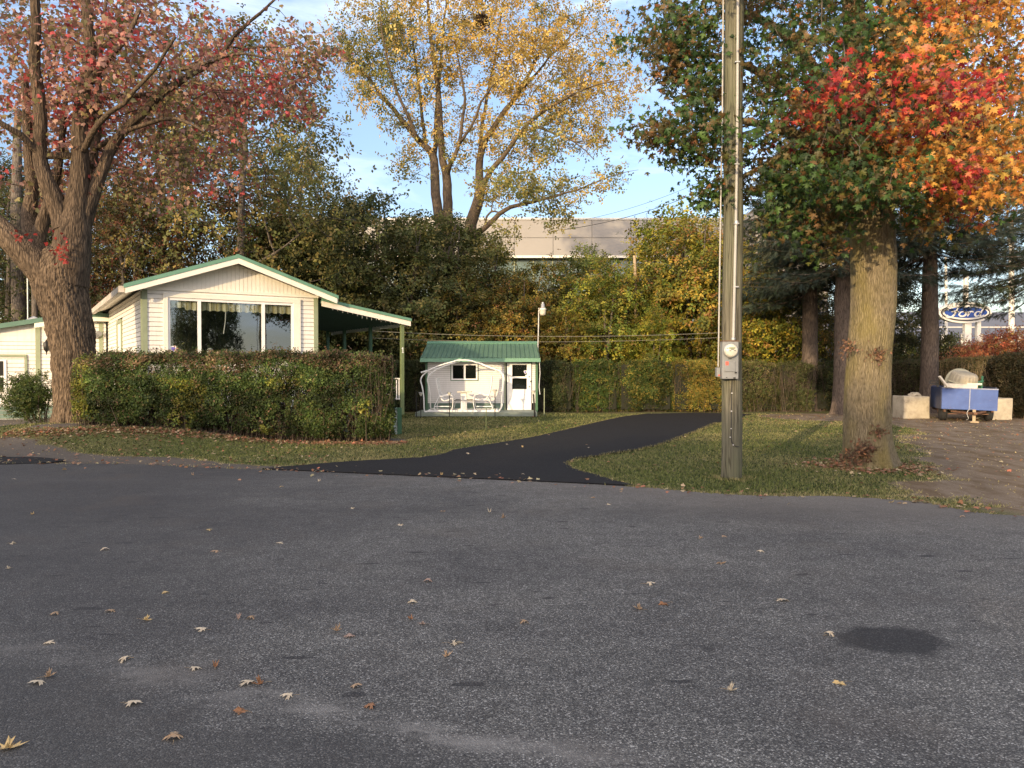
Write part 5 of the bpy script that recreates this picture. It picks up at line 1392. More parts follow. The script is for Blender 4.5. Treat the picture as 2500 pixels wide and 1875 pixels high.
def rough_block(x0, x1, y0, y1, z0, z1, label, seed):
    bm = bmesh.new(); bmesh.ops.create_cube(bm, size=1)
    bmesh.ops.subdivide_edges(bm, edges=bm.edges[:], cuts=9, use_grid_fill=True)
    for v in bm.verts:
        p = Vector((x0 + (v.co.x + .5) * (x1 - x0), y0 + (v.co.y + .5) * (y1 - y0), z0 + (v.co.z + .5) * (z1 - z0)))
        ed = sum(abs(abs(c) - .5) < 1e-4 for c in v.co)
        nn = Vector((mnoise.noise(p * 2.5 + Vector((seed, 0, 0))), mnoise.noise(p * 2.5 + Vector((0, seed, 5))), mnoise.noise(p * 2.5 + Vector((9, 0, seed)))))
        c0 = Vector(((x0 + x1) / 2, (y0 + y1) / 2, (z0 + z1) / 2))
        v.co = p + nn * .022 + (c0 - p) * (.018 if ed > 1 else 0)
    me = bpy.data.meshes.new('concrete_block'); bm.to_mesh(me); bm.free(); me.materials.append(M['concrete'])
    o = bpy.data.objects.new('concrete_block', me); COL.objects.link(o); o.modifiers.new('bevel', 'BEVEL').width = .012
    tag(o, label, 'concrete block', 'large concrete blocks beside the trailer')
def bxy(px, D): return (px - 1250) / FPX * D
rough_block(bxy(2207, 25.6), bxy(2272, 25.6), 25.6, 26.4, -.03, P(2240, 967.5, 25.6).z, 'square weathered concrete block left of the blue trailer with a stone on top', 3)
rough_block(bxy(2416, 25.0), bxy(2474, 25.0), 25.0, 25.8, -.03, P(2450, 972.5, 25.0).z, 'square weathered concrete block right of the blue trailer', 8)
def stone():
    bm = bmesh.new(); bmesh.ops.create_icosphere(bm, subdivisions=4, radius=1)
    for v in bm.verts:
        n = mnoise.noise(v.co * 1.4 + Vector((3, 1, 7))) * .35 + mnoise.noise(v.co * 3.1) * .18
        v.co = v.co * (1 + n); v.co.x *= .20; v.co.y *= .12; v.co.z *= .085
        v.co.z = max(v.co.z, -.045)
    me = bpy.data.meshes.new('stone'); bm.to_mesh(me); bm.free(); me.materials.append(M['concrete'])
    o = bpy.data.objects.new('stone', me); COL.objects.link(o); o.location = (bxy(2230, 25.9), 25.8, P(2240, 967.5, 25.6).z + .04)
    tag(o, 'flat pale broken stone lying on top of the left concrete block', 'stone')
stone()

# ================================================================== oval dealership sign
def oval_sign():
    D = 62.0; c = P(2357, 763, D)
    e = empty('oval_sign', (c.x, D, 0), 0, 'blue oval car dealer sign with white script on tall posts beyond the spruces', 'sign')
    k = D / FPX; a, b = 65 * k, 26 * k; zc = c.z
    def ell(mb, s, t, y0, y1, n=72):
        vs = [(math.cos(2*PI*i/n) * (a - s), y0, zc + math.sin(2*PI*i/n) * (b - s)) for i in range(n)]; ws = [(math.cos(2*PI*i/n) * (a - s), y1, zc + math.sin(2*PI*i/n) * (b - s)) for i in range(n)]
        mb.add(vs + ws, [tuple(range(n)), tuple(range(2*n - 1, n - 1, -1))] + [(i, (i+1) % n, (i+1) % n + n, i + n) for i in range(n)])
    m = MB(); ell(m, 0, 0, .0, .5); m.build('sign_body', M['signwhite'], e)
    m = MB(); ell(m, .16, 0, -.03, -.005); m.build('dark_ring', M['signdark'], e)
    m = MB(); ell(m, .28, 0, -.06, -.035); m.build('white_ring', M['signwhite'], e)
    m = MB(); ell(m, .42, 0, -.09, -.065); m.build('blue_field', M['signblue'], e)
    # script letters as thick strokes; unit: height of b
    def stroke(pts, w):
        m = MB(); pp = smooth3([(x * a * .78, -.12, zc + z * b) for x, z in pts], 6)
        n = len(pp); vs = []; 
        for i, p in enumerate(pp):
            q0 = np.array(pp[max(0, i - 1)]); q1 = np.array(pp[min(n - 1, i + 1)]); d = q1 - q0; d /= np.linalg.norm(d) + 1e-9
            nn = np.array([-d[2], 0, d[0]]); t = i / (n - 1); ww = (w[0] + (w[1] - w[0]) * (1 - abs(2 * t - 1))) * b
            pen = .55 + .45 * abs(nn[0] * .8 + nn[2] * .2)
            vs += [tuple(np.array(p) + nn * ww * pen), tuple(np.array(p) - nn * ww * pen)]
        m.add(vs, [(2*i, 2*i+1, 2*i+3, 2*i+2) for i in range(n - 1)]); return m
    lt = {
     'letter_f': [[(-.86, .18), (-.90, .42), (-.66, .62), (-.30, .60), (.02, .52), (.12, .62)], [(-.34, .58), (-.46, .20), (-.58, -.22), (-.78, -.48), (-.96, -.40), (-.88, -.24)], [(-.72, .06), (-.52, .10), (-.34, .06)]],
     'letter_o': [[(-.10, .08), (-.26, .02), (-.34, -.20), (-.24, -.36), (-.08, -.30), (.00, -.06), (-.10, .08), (.02, .04), (.12, .06)]],
     'letter_r': [[(.14, .10), (.12, -.10), (.06, -.36)], [(.11, -.12), (.20, .06), (.30, .10), (.34, .0)]],
     'letter_d': [[(.66, .06), (.52, .06), (.42, -.14), (.46, -.34), (.58, -.30), (.70, -.04)], [(.92, .58), (.80, .28), (.68, -.08), (.66, -.30), (.74, -.34), (.86, -.22)]]}
    for nm, sts in lt.items():
        root = None
        mm = MB()
        for s_ in sts:
            q = stroke(s_, (.055, .115)); mm.add(q.v, q.f)
        mm.build(nm, M['signwhite'], e)
    for px0, px1 in ((2357, 2373), (2387, 2396)):
        m = MB(); x0 = (px0 - 1250) * k - c.x; x1 = (px1 - 1250) * k - c.x; m.box(x0, x1, .12, .45, 0, zc + b * (.2)); m.build('sign_post', M['trim'], e)
    m = MB(); x0 = (2363 - 1250) * k - c.x; m.box(x0, x0 + .3, .55, .8, 0, zc + 3.4); m.build('rear_post', M['trim'], e)
M['signwhite'] = simple('sign_white', (.58, .57, .53), .35, 0, .04, 3, .02)
M['signblue'] = simple('sign_blue', (.012, .05, .25), .25, 0, .12, 2, .02)
M['signdark'] = simple('sign_dark', (.05, .045, .05), .35)
oval_sign()
def lot_post(px0, px1, D, ztop, label, mat):
    x0, x1 = bxy(px0, D), bxy(px1, D); m = MB(); w = x1 - x0
    m.tube([(0, 0, 0), (-.02, 0, ztop * .5), (-.12, 0, ztop)], [w / 2 * 1.1, w / 2, w / 2 * .85], 12); o = m.build('lot_pole', mat, None, label, 'pole'); o.location = ((x0 + x1) / 2, D, 0)
lot_post(2462, 2475, 55, 12.5, 'thick pale pole standing right of the blue oval sign', M['tanpole'] if 'tanpole' in M else M['trim'])
lot_post(2306, 2313, 68, 11.5, 'slim pale pole standing left of the blue oval sign', M['trim'])
lot_post(1550.5, 1559.5, 33.6, P(1555, 624, 33.6).z, 'square tan post rising through the yellow thicket to the grey building', M['tanwood'])

# ================================================================== big grey building behind the thicket
def industrial():
    D = 72.0
    x0, x1 = bxy(690, D), bxy(2010, D)
    e = empty('industrial_building', ((x0 + x1) / 2, D, 0), 0, 'long grey panelled commercial building with teal glazing behind the thicket', 'building')
    W2 = (x1 - x0) / 2; zt = P(1500, 537, D).z; zb = P(1500, 624, D).z
    m = MB(); n = 14; w = 2 * W2 / n; zm = P(1500, 581, D).z
    for i in range(n):
        for a, b in ((zb, zm - .03), (zm + .03, zt)):
            m.box(-W2 + i * w + .03, -W2 + (i + 1) * w - .03, -.08, 0, a, b)
    m.build('facade_panel', M['panel'], e)
    m = MB(); m.box(-W2, W2, .0, 18, zb - .0, zt - .05); m.build('upper_block', M['paneldark'], e)
    m = MB(); m.box(-W2 - .1, W2 + .1, -.16, .3, zt + .004, zt + .18); m.build('parapet_cap', M['galv'], e)
    m = MB(); m.box(-W2, W2, -.12, .1, zb - .22, zb - .01); m.build('canopy_edge', M['trim'], e)
    m = MB(); m.box(-W2, W2, .9, 17, 0, zb - .23); m.build('glazed_wall', M['teal'], e)
    m = MB(); 
    for i in range(29):
        x = -W2 + i * 2 * W2 / 28; m.box(x - .06, x + .06, .76, .89, 0, zb - .23)
    for z in (2.6, 5.2, 7.8): m.box(-W2, W2, .77, .88, z, z + .12)
    m.build('window_mullions', M['sage'], e)
    for i in (0, 5, 7):
        x = -W2 + 2 + i * (2 * W2 - 4) / 7; m = MB(); m.box(x - .25, x + .25, .1, .6, 0, zb - .225); m.build('column', M['sage'], e)
    # paler extension at the right
    q0, q1 = bxy(1840, 66), bxy(2020, 66)
    e2 = empty('warehouse', ((q0 + q1) / 2, 66, 0), 0, 'pale cream wall of a neighbouring building right of the pole behind the spruces', 'building')
    zz = P(1900, 525, 66).z; m = MB(); w = (q1 - q0) / 2
    m.box(-w, w, 0, 5, 0, zz); m.build('wall', M['panelwarm'], e2)
    m = MB(); m.box(-w - .1, w + .1, -.12, 5.1, zz + .003, zz + .5); m.build('parapet', M['panel'], e2)
    # blue-grey dealership roof at the far right
    D3 = 85; x0_, x1_ = bxy(2090, D3), bxy(3000, D3)
    e3 = empty('dealership_building', ((x0_ + x1_) / 2, D3, 0), 0, 'wide blue grey building behind the oval sign with a thin pale line', 'building')
    w = (x1_ - x0_) / 2; zt3 = P(2470, 762, D3).z
    m = MB(); m.box(-w, w, 0, 20, 0, zt3); m.build('wall', M['bluegrey'], e3)
    m = MB(); m.box(-w, w, -.06, -.003, P(2470, 800, D3).z, P(2470, 797.5, D3).z); m.build('stripe', M['signwhite'], e3)
    for i in range(16):
        x = -w + 3 + i * 2.1; m = MB(); m.box(x, x + .25, -.25, -.05, 0, P(2470, 815, D3).z); m.build('column', M['signwhite'], e3)
def panel_mat(name, col):
    t = NT(name); v = t.coord(); n = t.noise(v, .18, 4); 
    c = t.ramp(n, [(.35, tuple(x * .88 for x in col)), (.65, col)])
    return t.done(t.bsdf(c, .55, .1, t.bump(t.noise(v, .6, 3), .05, .05)))
M['panel'] = panel_mat('grey_panel', (.285, .275, .26)); M['paneldark'] = panel_mat('grey_panel_dark', (.22, .22, .22)); M['panelwarm'] = panel_mat('cream_panel', (.33, .30, .27))
M['teal'] = simple('teal_glazing', (.10, .15, .15), .15, 0, .5, .6, .03, .8)
M['bluegrey'] = panel_mat('blue_grey_cladding', (.11, .13, .19))
industrial()

# ---- flower pot on the porch corner
def flower_pot():
    b = P(912, 960, 19.9); e = empty('flower_pot', (b.x, 19.9, .661), 0, 'pot of orange red flowers on the porch behind the right hedge end', 'flower pot')
    m = MB(); m.lathe([(.10, 0), (.11, .02), (.15, .22), (.165, .23), (.165, .26), (.14, .26), (.13, .23)], 20); m.build('pot', M['white'], e)
    rng = np.random.default_rng(12); pos = rng.normal(size=(260, 3)) * np.array([.12, .12, .07]) + np.array([0, 0, .36])
    c = pick([(.55, .10, .04), (.60, .18, .05), (.06, .10, .03)], [3, 2, 2], rng, 260)
    V, F, C = scatter(leaf_oval(), pos, rng.uniform(.04, .08, 260), rand_rot(260, rng), c); np_mesh('flowers', V, F, M['leaf_bright'], e, C)
flower_pot()

# ================================================================== trees
def targets_px(ells, n, rng, dmin=.0):
    """ells: (px, py, rpx, rpy, D, rD, weight) ellipsoids seen in the photo, turned into world points"""
    w = np.array([e[6] for e in ells], float); w /= w.sum(); out = []
    for _ in range(n):
        e = ells[rng.choice(len(ells), p=w)]
        while True:
            q = rng.uniform(-1, 1, 3)
            if q @ q < 1: break
        q = q / (np.linalg.norm(q) + 1e-9) * (np.linalg.norm(q) ** .7)
        out.append(tuple(P(e[0] + q[0] * e[2], e[1] + q[1] * e[3], e[4] + q[2] * e[5])))
    return np.array(out)
def limbs_px(sk, limbs, D0, step=.25, wob=.0, rng=RNG, k=1.0):
    for pts, rs in limbs:
        sk.limb([tuple(P(p[0], p[1], D0 + (p[2] if len(p) > 2 else 0))) for p in pts], [r * k for r in rs], True, step, wob, rng)

def left_maple():
    rng = np.random.default_rng(101); D = 17.9
    e = empty('maple_tree', (0, 0, 0), 0, 'big old maple with red and pink leaves and brown forked trunk at the left', 'tree')
    trunk = [(186, 1046, 0), (183, 1000, 0), (181, 950, 0), (179, 870, 0), (167, 780, 0), (150, 700, 0), (150, 655, 0), (165, 610, 0)]
    tr_r = [.45, .40, .40, .455, .48, .54, .50, .33]
    pts = [tuple(P(a, b, D + c)) for a, b, c in trunk]
    big_trunk('trunk', pts, tr_r, M['bark_left'], e, 128, .04, .048, .16, 1.0, .07)
    big = [
      ([(140, 700, 0), (95, 650, -.15), (48, 605, -.3), (0, 560, -.4), (-60, 510, -.5), (-150, 440, -.5)], [.42, .36, .29, .25, .22, .16]),
      ([(160, 690, 0), (170, 640, 0), (180, 570, .0), (187, 510, 0), (194, 452, 0), (196, 385, 0), (194, 316, 0), (203, 226, .1), (221, 136, .2), (214, 40, .3), (205, -80, .3)], [.48, .42, .38, .33, .25, .21, .19, .17, .15, .13, .10]),
      ([(158, 560, -.1), (146, 520, -.1), (127, 475, -.2), (108, 430, -.3), (98, 384, -.3), (99, 300, -.4), (94, 225, -.4), (84, 160, -.5), (88, 60, -.6), (80, -80, -.7)], [.24, .21, .20, .19, .17, .16, .15, .13, .12, .09]),
      ([(196, 560, .1), (212, 510, .1), (232, 455, .2), (253, 407, .3), (270, 365, .4), (300, 322, .5), (339, 285, .6), (393, 231, .8), (452, 190, 1.0), (533, 140, 1.2), (579, 81, 1.3), (655, 14, 1.5), (740, -70, 1.7)], [.24, .20, .16, .145, .135, .12, .115, .10, .085, .07, .045, .028, .010]),
      ([(110, 660, .2), (85, 600, .6), (72, 530, .9), (78, 460, 1.1), (72, 400, 1.3), (66, 300, 1.5), (60, 180, 1.7)], [.26, .22, .18, .16, .14, .12, .08]),
      ([(100, 640, .1), (95, 580, .3), (118, 500, .5), (136, 440, .7), (150, 350, .9), (160, 240, 1.1)], [.18, .15, .13, .11, .09, .06]),
    ]
    for i, (p, r) in enumerate(big):
        kk = 1.0 if i == 0 else .84
        big_trunk('limb', [tuple(P(a, b, D + c)) for a, b, c in p], [q * (kk if j > 2 else 1.0) for j, q in enumerate(r)], M['bark_left'] if i < 1 else M['bark_limb_shaded'], e, 40 if i > 3 else 56, .07, .022, 0, 2.0 + i * 1.7, .09)
    sk = Skel(); limbs_px(sk, [(trunk, [.3] * 8)] + big, D, .3)
    med = [
      ([(214, 500, .1), (222, 440, .6), (236, 330, .9), (240, 240, 1.1), (246, 120, 1.3), (260, 0, 1.4)], [.13, .11, .10, .08, .06, .04]),
      ([(393, 231, .8), (400, 205, .8), (440, 170, .6), (510, 150, .5), (600, 130, .4), (690, 150, .4)], [.07, .06, .05, .04, .03, .02]),
      ([(290, 330, .5), (360, 300, .2), (430, 290, .0), (500, 320, -.2)], [.06, .05, .04, .025]),
      ([(196, 380, 0), (240, 300, -.5), (300, 250, -.8), (380, 170, -1.1), (430, 90, -1.3)], [.08, .07, .055, .04, .03]),
      ([(98, 380, -.3), (50, 330, -.7), (0, 300, -1), (-60, 250, -1.2)], [.09, .07, .06, .04]),
      ([(203, 226, .1), (250, 160, -.2), (310, 90, -.5), (340, 20, -.6)], [.09, .07, .05, .04]),
    ]
    limbs_px(sk, med, D, .3, .012, rng)
    E = [(60, 30, 230, 260, D, 3.0, 5), (-150, 150, 180, 300, D, 3, 1.5), (180, 60, 200, 240, D, 3.2, 4), (330, 40, 190, 170, D, 2.6, 2.6), (60, 330, 130, 130, D, 2.2, 1.3), (250, 330, 150, 110, D + .5, 2.2, 1.1), (400, 240, 150, 110, D + .6, 2.0, 1.6), (560, 110, 170, 110, D + 1, 1.8, 2.2), (480, 320, 120, 110, D + .8, 1.5, 1.1), (700, 60, 100, 80, D + 1, 1.2, 1.0), (640, 190, 120, 60, D + 1, 1.2, .9), (340, 430, 90, 70, D + .8, 1.3, .35), (10, 480, 60, 60, D, 1.2, .3), (40, 250, 110, 260, D - .5, 2.0, 1.5)]
    T = targets_px(E, 800, rng); T[:, 1] += 1.6; sk.grow(T, .22, .4, .05, rng, .0050, 3.6)
    # thin limbs that big_trunk did not draw
    sk2 = Skel(); limbs_px(sk2, med, D, .3, .012, np.random.default_rng(9)); sk2.mesh('branches', M['bark_limb_shaded'], e, True)
    sk.mesh('twigs', M['bark_limb_shaded'], e, False)
    pal = [(.44, .09, .09), (.34, .15, .12), (.40, .25, .17), (.28, .16, .12), (.25, .20, .09), (.46, .28, .24), (.17, .16, .07)]
    def colfn(pos, rng):
        n = len(pos); a = nz(pos, .9, 2.2); c1 = pick(pal, [3, 4, 4, 4, 1.5, 2.5, 1.2], rng, n); c2 = pick(pal, [6, 3, 2, 1, 0, 3, 0], rng, n); c3 = pick(pal, [.5, 1, 3, 3, 4, 1, 5], rng, n)
        c = np.where((a > .5)[:, None], c2, c1); c = np.where((a < -.22)[:, None], c3, c)
        return c
    leaves_on(sk, 'leaves', M['leaf_bright'], e, leaf_maple_s(), 19, (.20, .20, .17), .115, colfn, rng, 1.3, P(200, 200, D), .4, 1.2)
    # red leaf tufts on the fork
    rng = np.random.default_rng(6); pos = np.array([tuple(P(150 + rng.normal() * 13, 600 + rng.normal() * 22, D - .62)) for _ in range(34)] + [tuple(P(60 + rng.normal() * 20, 575 + rng.normal() * 8, D - .9)) for _ in range(16)])
    V, F, C = scatter(leaf_maple_s(), pos, rng.uniform(.06, .1, len(pos)), rand_rot(len(pos), rng, np.tile([0, -1, .3], (len(pos), 1)), .8, 1), pick([(.36, .04, .03), (.26, .05, .04)], [1, 1], rng, len(pos)))
    np_mesh('shoot_leaves', V, F, M['leaf_bright'], e, C)
M['bark_left2'] = M['bark_grey']
left_maple()

def right_maple():
    rng = np.random.default_rng(202); D = 12.9
    e = empty('maple_tree', (0, 0, 0), 0, 'large maple with mossy straight trunk and green, orange and crimson leaves at the right', 'tree')
    trunk = [(2124, 1148, 0), (2121, 1100, 0), (2117, 1040, 0), (2118, 960, 0), (2122, 860, 0), (2130, 760, 0), (2133, 660, 0), (2130, 560, 0), (2126, 470, 0), (2118, 380, 0)]
    rs = [.40, .375, .37, .355, .335, .345, .35, .345, .31, .26]
    big_trunk('trunk', [tuple(P(a, b, D + c)) for a, b, c in trunk], rs, M['bark_right'], e, 120, .03, .012, .14, 5.0, .045)
    sk = Skel()
    limbs = [(trunk, rs),
      ([(2118, 380, 0), (2100, 250, 0), (2090, 100, .1), (2080, -80, .2), (2085, -300, .2)], [.26, .22, .19, .16, .08]),
      ([(2125, 520, 0), (2160, 400, -.4), (2200, 280, -.7), (2240, 120, -.9), (2270, -60, -1)], [.2, .17, .14, .12, .08]),
      ([(2122, 470, 0), (2060, 380, .2), (1990, 290, .3), (1900, 210, .2), (1800, 150, 0), (1690, 130, -.2), (1590, 150, -.3)], [.13, .10, .085, .07, .055, .035, .018]),
      ([(2118, 420, 0), (2040, 360, -.7), (1950, 330, -1.1), (1840, 300, -1.4), (1740, 300, -1.5), (1640, 320, -1.6), (1560, 325, -1.6)], [.10, .08, .07, .055, .04, .025, .012]),
      ([(2120, 380, 0), (2020, 220, .5), (1920, 90, .7), (1800, 20, .8), (1680, -30, .8)], [.12, .1, .08, .06, .04]),
      ([(2126, 480, 0), (2220, 400, .2), (2330, 330, .3), (2440, 260, .3), (2560, 220, .2)], [.12, .10, .08, .06, .04]),
      ([(2130, 500, 0), (2180, 460, -.9), (2260, 420, -1.6), (2380, 380, -2.1), (2500, 330, -2.3)], [.10, .08, .07, .05, .03]),
      ([(2118, 440, 0), (2090, 380, -1.0), (2060, 340, -1.8), (2020, 310, -2.4)], [.08, .07, .05, .03]),
      ([(1950, 330, -1.1), (1880, 400, -1.2), (1810, 430, -1.3), (1760, 500, -1.2)], [.045, .035, .025, .012])]
    limbs_px(sk, limbs, D, .25, .012, rng)
    E = [(2130, 180, 290, 240, D, 3.4, 8), (2330, 200, 230, 260, D - .4, 3.2, 6.5), (2000, -120, 380, 140, D, 3.2, 3.2), (2380, -100, 260, 160, D, 3, 2.4),
         (1880, 330, 150, 140, D - .6, 2.0, 1.4), (2120, 420, 270, 90, D - .6, 2.4, 3.4), (2420, 420, 150, 100, D - 1, 2.0, 2.0), (1960, 520, 110, 60, D - .8, 1.2, .8), (2330, 530, 120, 45, D - .8, 1.0, .5),
         (1740, 80, 140, 80, D, 1.3, .8), (1850, 120, 110, 150, D, 2, .8), (1640, 40, 80, 40, D, 1.0, .4), (1620, 105, 110, 22, D - .5, .8, .5), (1690, 190, 90, 30, D - .8, .8, .5), (1665, 150, 110, 16, D - .8, .6, .35), (1680, 320, 125, 24, D - 1.4, .7, .65), (1590, 320, 50, 14, D - 1.6, .4, .15), (1700, 375, 80, 22, D - 1.4, .5, .4), (1720, 240, 60, 60, D - 1, .6, .4), (1760, 470, 60, 30, D - 1.2, .5, .4), (2000, 590, 60, 35, D - 1, .7, .25)]
    T = targets_px(E, 1350, rng); sk.grow(T, .22, .35, .04, rng, .0042, 3.9)
    sk2 = Skel(); limbs_px(sk2, limbs[1:], D, .25, .012, np.random.default_rng(202)); sk2.mesh('branches', M['bark_right'], e, True)
    sk.mesh('twigs', M['bark_grey'], e, False)
    tips = np.array([sk.p[i] for i in sk.tips])
    def colfn(pos, rng):
        n = len(pos); x = pos[:, 0]; z = pos[:, 2]; X = pos[:, 0] / pos[:, 1] * FPX + 1250; Zp = 904 - (z - CAMZ) / pos[:, 1] * FPX
        a = nz(pos, 1.25, 4.1); b = nz(pos, 2.4, 1.3)
        g = pick([(.050, .100, .026), (.075, .14, .032), (.035, .070, .026), (.15, .16, .04), (.17, .11, .04)], [5, 4, 4, 1.1, .8], rng, n)
        dull = pick([(.12, .095, .035), (.17, .105, .04), (.09, .085, .03), (.30, .13, .05)], [4, 3, 3, .8], rng, n)
        orange = pick([(.58, .24, .05), (.62, .33, .07), (.52, .17, .05), (.48, .30, .07), (.24, .19, .06), (.14, .14, .05)], [4, 4, 1.6, 2.4, 2.2, 1.4], rng, n)
        red = pick([(.42, .045, .045), (.54, .09, .045), (.24, .03, .04), (.52, .20, .10), (.40, .22, .16)], [4, 3, 3, 2, 1], rng, n)
        c = g.copy()
        kd = (b > .28) | (rng.random(n) < .16); c[kd] = dull[kd]
        wx = (x / pos[:, 1] - .475) * 12.9 + (z - 5.5) * .22 + a * 1.5
        k = wx > .95 + rng.normal(size=n) * .35; c[k] = orange[k]
        k2 = (wx > .9) & (b < -.42) & (a > .0); c[k2] = red[k2]
        # crimson bough across the middle, and other coloured boughs
        bx, bz = 5.9, 5.25
        band = (np.abs(z - (5.30 + .14 * np.sin(x * 2))) < .30) & (x > 4.0) & (x < 7.0) & (pos[:, 1] < 12.9)
        rr = rng.random(n); c[band & (rr < .72)] = red[band & (rr < .72)]; c[band & (rr > .88)] = orange[band & (rr > .88)]
        k3 = (a > .55) & (x > 4.6) & (rng.random(n) < .6); c[k3] = orange[k3]
        return c
    def colfn2(pos, rng):
        try: return colfn(pos, rng)
        except Exception: return colfn(pos, rng)
    leaves_on(sk, 'leaves', M['leaf_bright'], e, leaf_maple(), 26, (.17, .17, .12), .094, colfn_safe(colfn), rng, 1.8, P(2150, 250, D + .6), .38, 1.5)
    # dead shoots on the trunk
    rng = np.random.default_rng(77); spots = [((2075, 848), .08, 70, .06), ((2142, 866), .075, 95, .06), ((2112, 1102), .11, 230, .07), ((2143, 1055), .06, 110, .09), ((2072, 1118), .09, 110, .06)]
    for (px, py), s_, n, zz in spots:
        pos = []; TW = MB()
        c = np.array(P(px, py, D - .36))
        for _ in range(n): pos.append(c + rng.normal(size=3) * np.array([s_, .05, s_ * .8]))
        for _ in range(n // 6):
            a = c + rng.normal(size=3) * np.array([s_ * .6, .02, s_ * .4]); b = a + np.array([rng.normal() * .1, -.08 - rng.random() * .08, rng.random() * .18]); TW.tube([a, b], [.004, .002], 3)
        pos = np.array(pos)
        V, F, C = scatter(leaf_oval(), pos, rng.uniform(.035, .08, len(pos)), rand_rot(len(pos), rng, np.tile([0, -1, 0.], (len(pos), 1)), 1.0, .2), pick([(.20, .11, .065), (.28, .16, .10), (.13, .075, .045), (.34, .18, .09)], [3, 3, 3, 1], rng, len(pos)))
        ds = np_mesh('dead_shoots', V, F, M['dry'], e, C); TW.build('dead_stems', M['twig'], ds)
def colfn_safe(f): return f

def centre_tree():
    rng = np.random.default_rng(303); D = 42
    e = empty('cottonwood_tree', (0, 0, 0), 0, 'tall airy golden yellow tree with several leaning trunks in the centre', 'tree')
    L_ = [
      ([(1086, 760), (1082, 660), (1077, 588), (1070, 520), (1062, 452), (1061, 389), (1039, 357), (1008, 325), (975, 285), (949, 253), (915, 210), (886, 172), (850, 145), (815, 118)], [.55, .5, .48, .45, .43, .38, .30, .26, .22, .19, .15, .12, .09, .05]),
      ([(1100, 760), (1098, 660), (1096, 588), (1093, 520), (1091, 452), (1086, 415), (1080, 384), (1076, 330), (1073, 271), (1066, 181), (1056, 120), (1048, 60), (1040, -60)], [.55, .5, .5, .46, .42, .38, .33, .29, .26, .22, .18, .15, .1]),
      ([(1061, 389, 1), (1066, 300, 1.6), (1070, 220, 2), (1078, 120, 2), (1090, 0, 2)], [.24, .2, .17, .13, .08]),
      ([(1091, 430, 0), (1100, 400, -.6), (1121, 353, -1), (1128, 300, -1.2), (1136, 240, -1.5), (1125, 180, -1.7), (1112, 100, -1.8)], [.24, .2, .17, .14, .12, .09, .06]),
      ([(1121, 353, -1), (1150, 310, -1.6), (1175, 250, -2), (1202, 210, -2.2), (1265, 140, -2.4)], [.14, .12, .10, .08, .04]),
      ([(1020, 340, -.5), (990, 270, -1.2), (960, 200, -1.6), (940, 120, -2), (925, 40, -2.2)], [.17, .14, .11, .08, .05]),
      ([(1039, 357, .5), (1030, 280, 1.5), (1022, 200, 2.0), (1010, 110, 2.2), (1000, 20, 2.2)], [.18, .15, .12, .09, .06]),
      ([(1120, 760), (1135, 640), (1152, 545), (1162, 505), (1172, 468), (1170, 430), (1170, 384), (1184, 345), (1202, 316), (1225, 280), (1247, 253), (1270, 215), (1292, 181), (1318, 130), (1345, 60)], [.6, .58, .56, .52, .46, .38, .33, .30, .27, .24, .21, .18, .15, .11, .07]),
      ([(1170, 384, .5), (1176, 320, 1.2), (1186, 250, 1.8), (1205, 160, 2.2), (1220, 60, 2.4), (1235, -40, 2.4)], [.22, .18, .15, .12, .09, .06]),
      ([(1180, 455, -.3), (1200, 415, -.8), (1229, 384, -1.2), (1262, 335, -1.6), (1292, 300, -1.9), (1330, 270, -2.2), (1365, 250, -2.5), (1428, 217, -2.8), (1518, 194, -3)], [.26, .24, .21, .18, .16, .13, .11, .07, .03]),
      ([(1292, 300, -1.9), (1340, 320, -2.6), (1400, 345, -3), (1450, 390, -3.2)], [.12, .09, .06, .03]),
      ([(1247, 253, 0), (1300, 190, .4), (1360, 120, .8), (1420, 60, 1), (1450, 10, 1)], [.14, .11, .08, .06, .03]),
      ([(1130, 650, -2), (1157, 588, -2.3), (1172, 565, -2.5), (1193, 547, -2.7), (1220, 523, -2.9), (1247, 506, -3.1), (1285, 497, -3.3), (1330, 486, -3.5), (1428, 457, -3.8), (1496, 429, -4), (1560, 415, -4.2)], [.30, .27, .25, .23, .20, .17, .14, .11, .07, .035, .012]),
      ([(1183, 556, -2.6), (1188, 530, -2.7), (1200, 517, -2.8), (1216, 516, -2.9), (1232, 522, -3)], [.10, .09, .08, .06, .04]),
    ]
    sk = Skel(); limbs_px(sk, L_, D, .5, .02, rng, .60)
    sk.mesh('trunk', M['bark_mid'], e, True)
    E = [(900, 90, 110, 110, D, 2.5, 2.4), (960, 200, 110, 110, D, 3, 2.0), (1060, 60, 150, 120, D, 3.5, 3.2), (1100, 220, 120, 140, D, 3, 1.6), (1240, 60, 150, 110, D, 4, 3.6), (1330, 170, 150, 120, D, 4, 4.2), (1440, 110, 90, 120, D, 3, 1.7), (1400, 250, 130, 80, D, 3, 2.0),
         (1240, 340, 90, 70, D, 2.5, 1.1), (1340, 330, 90, 70, D - 2, 2.2, 1.2), (1440, 320, 50, 50, D - 2, 1.5, .5), (1540, 205, 60, 40, D - 2, 1, .35), (985, 330, 50, 60, D, 1.5, .45), (1010, 400, 45, 40, D, 1.5, .4), (1120, 380, 45, 60, D, 1.5, .45),
         (1260, 450, 70, 40, D - 2.6, 1.6, .8), (1360, 480, 110, 40, D - 3.3, 1.4, 1.1), (1470, 440, 40, 40, D - 3.8, 1, .35), (1250, 570, 45, 35, D - 3, 1, .4), (1350, 530, 60, 30, D - 3, 1, .35), (1200, 460, 40, 40, D - 2, 1, .4), (1200, -100, 300, 100, D, 4, 2.2), (860, 130, 40, 60, D, 1.2, .4), (1150, 120, 300, 160, D, 4, 1.6)]
    T = targets_px(E, 900, rng); sk.grow(T, .2, .7, .10, rng, .010, 8)
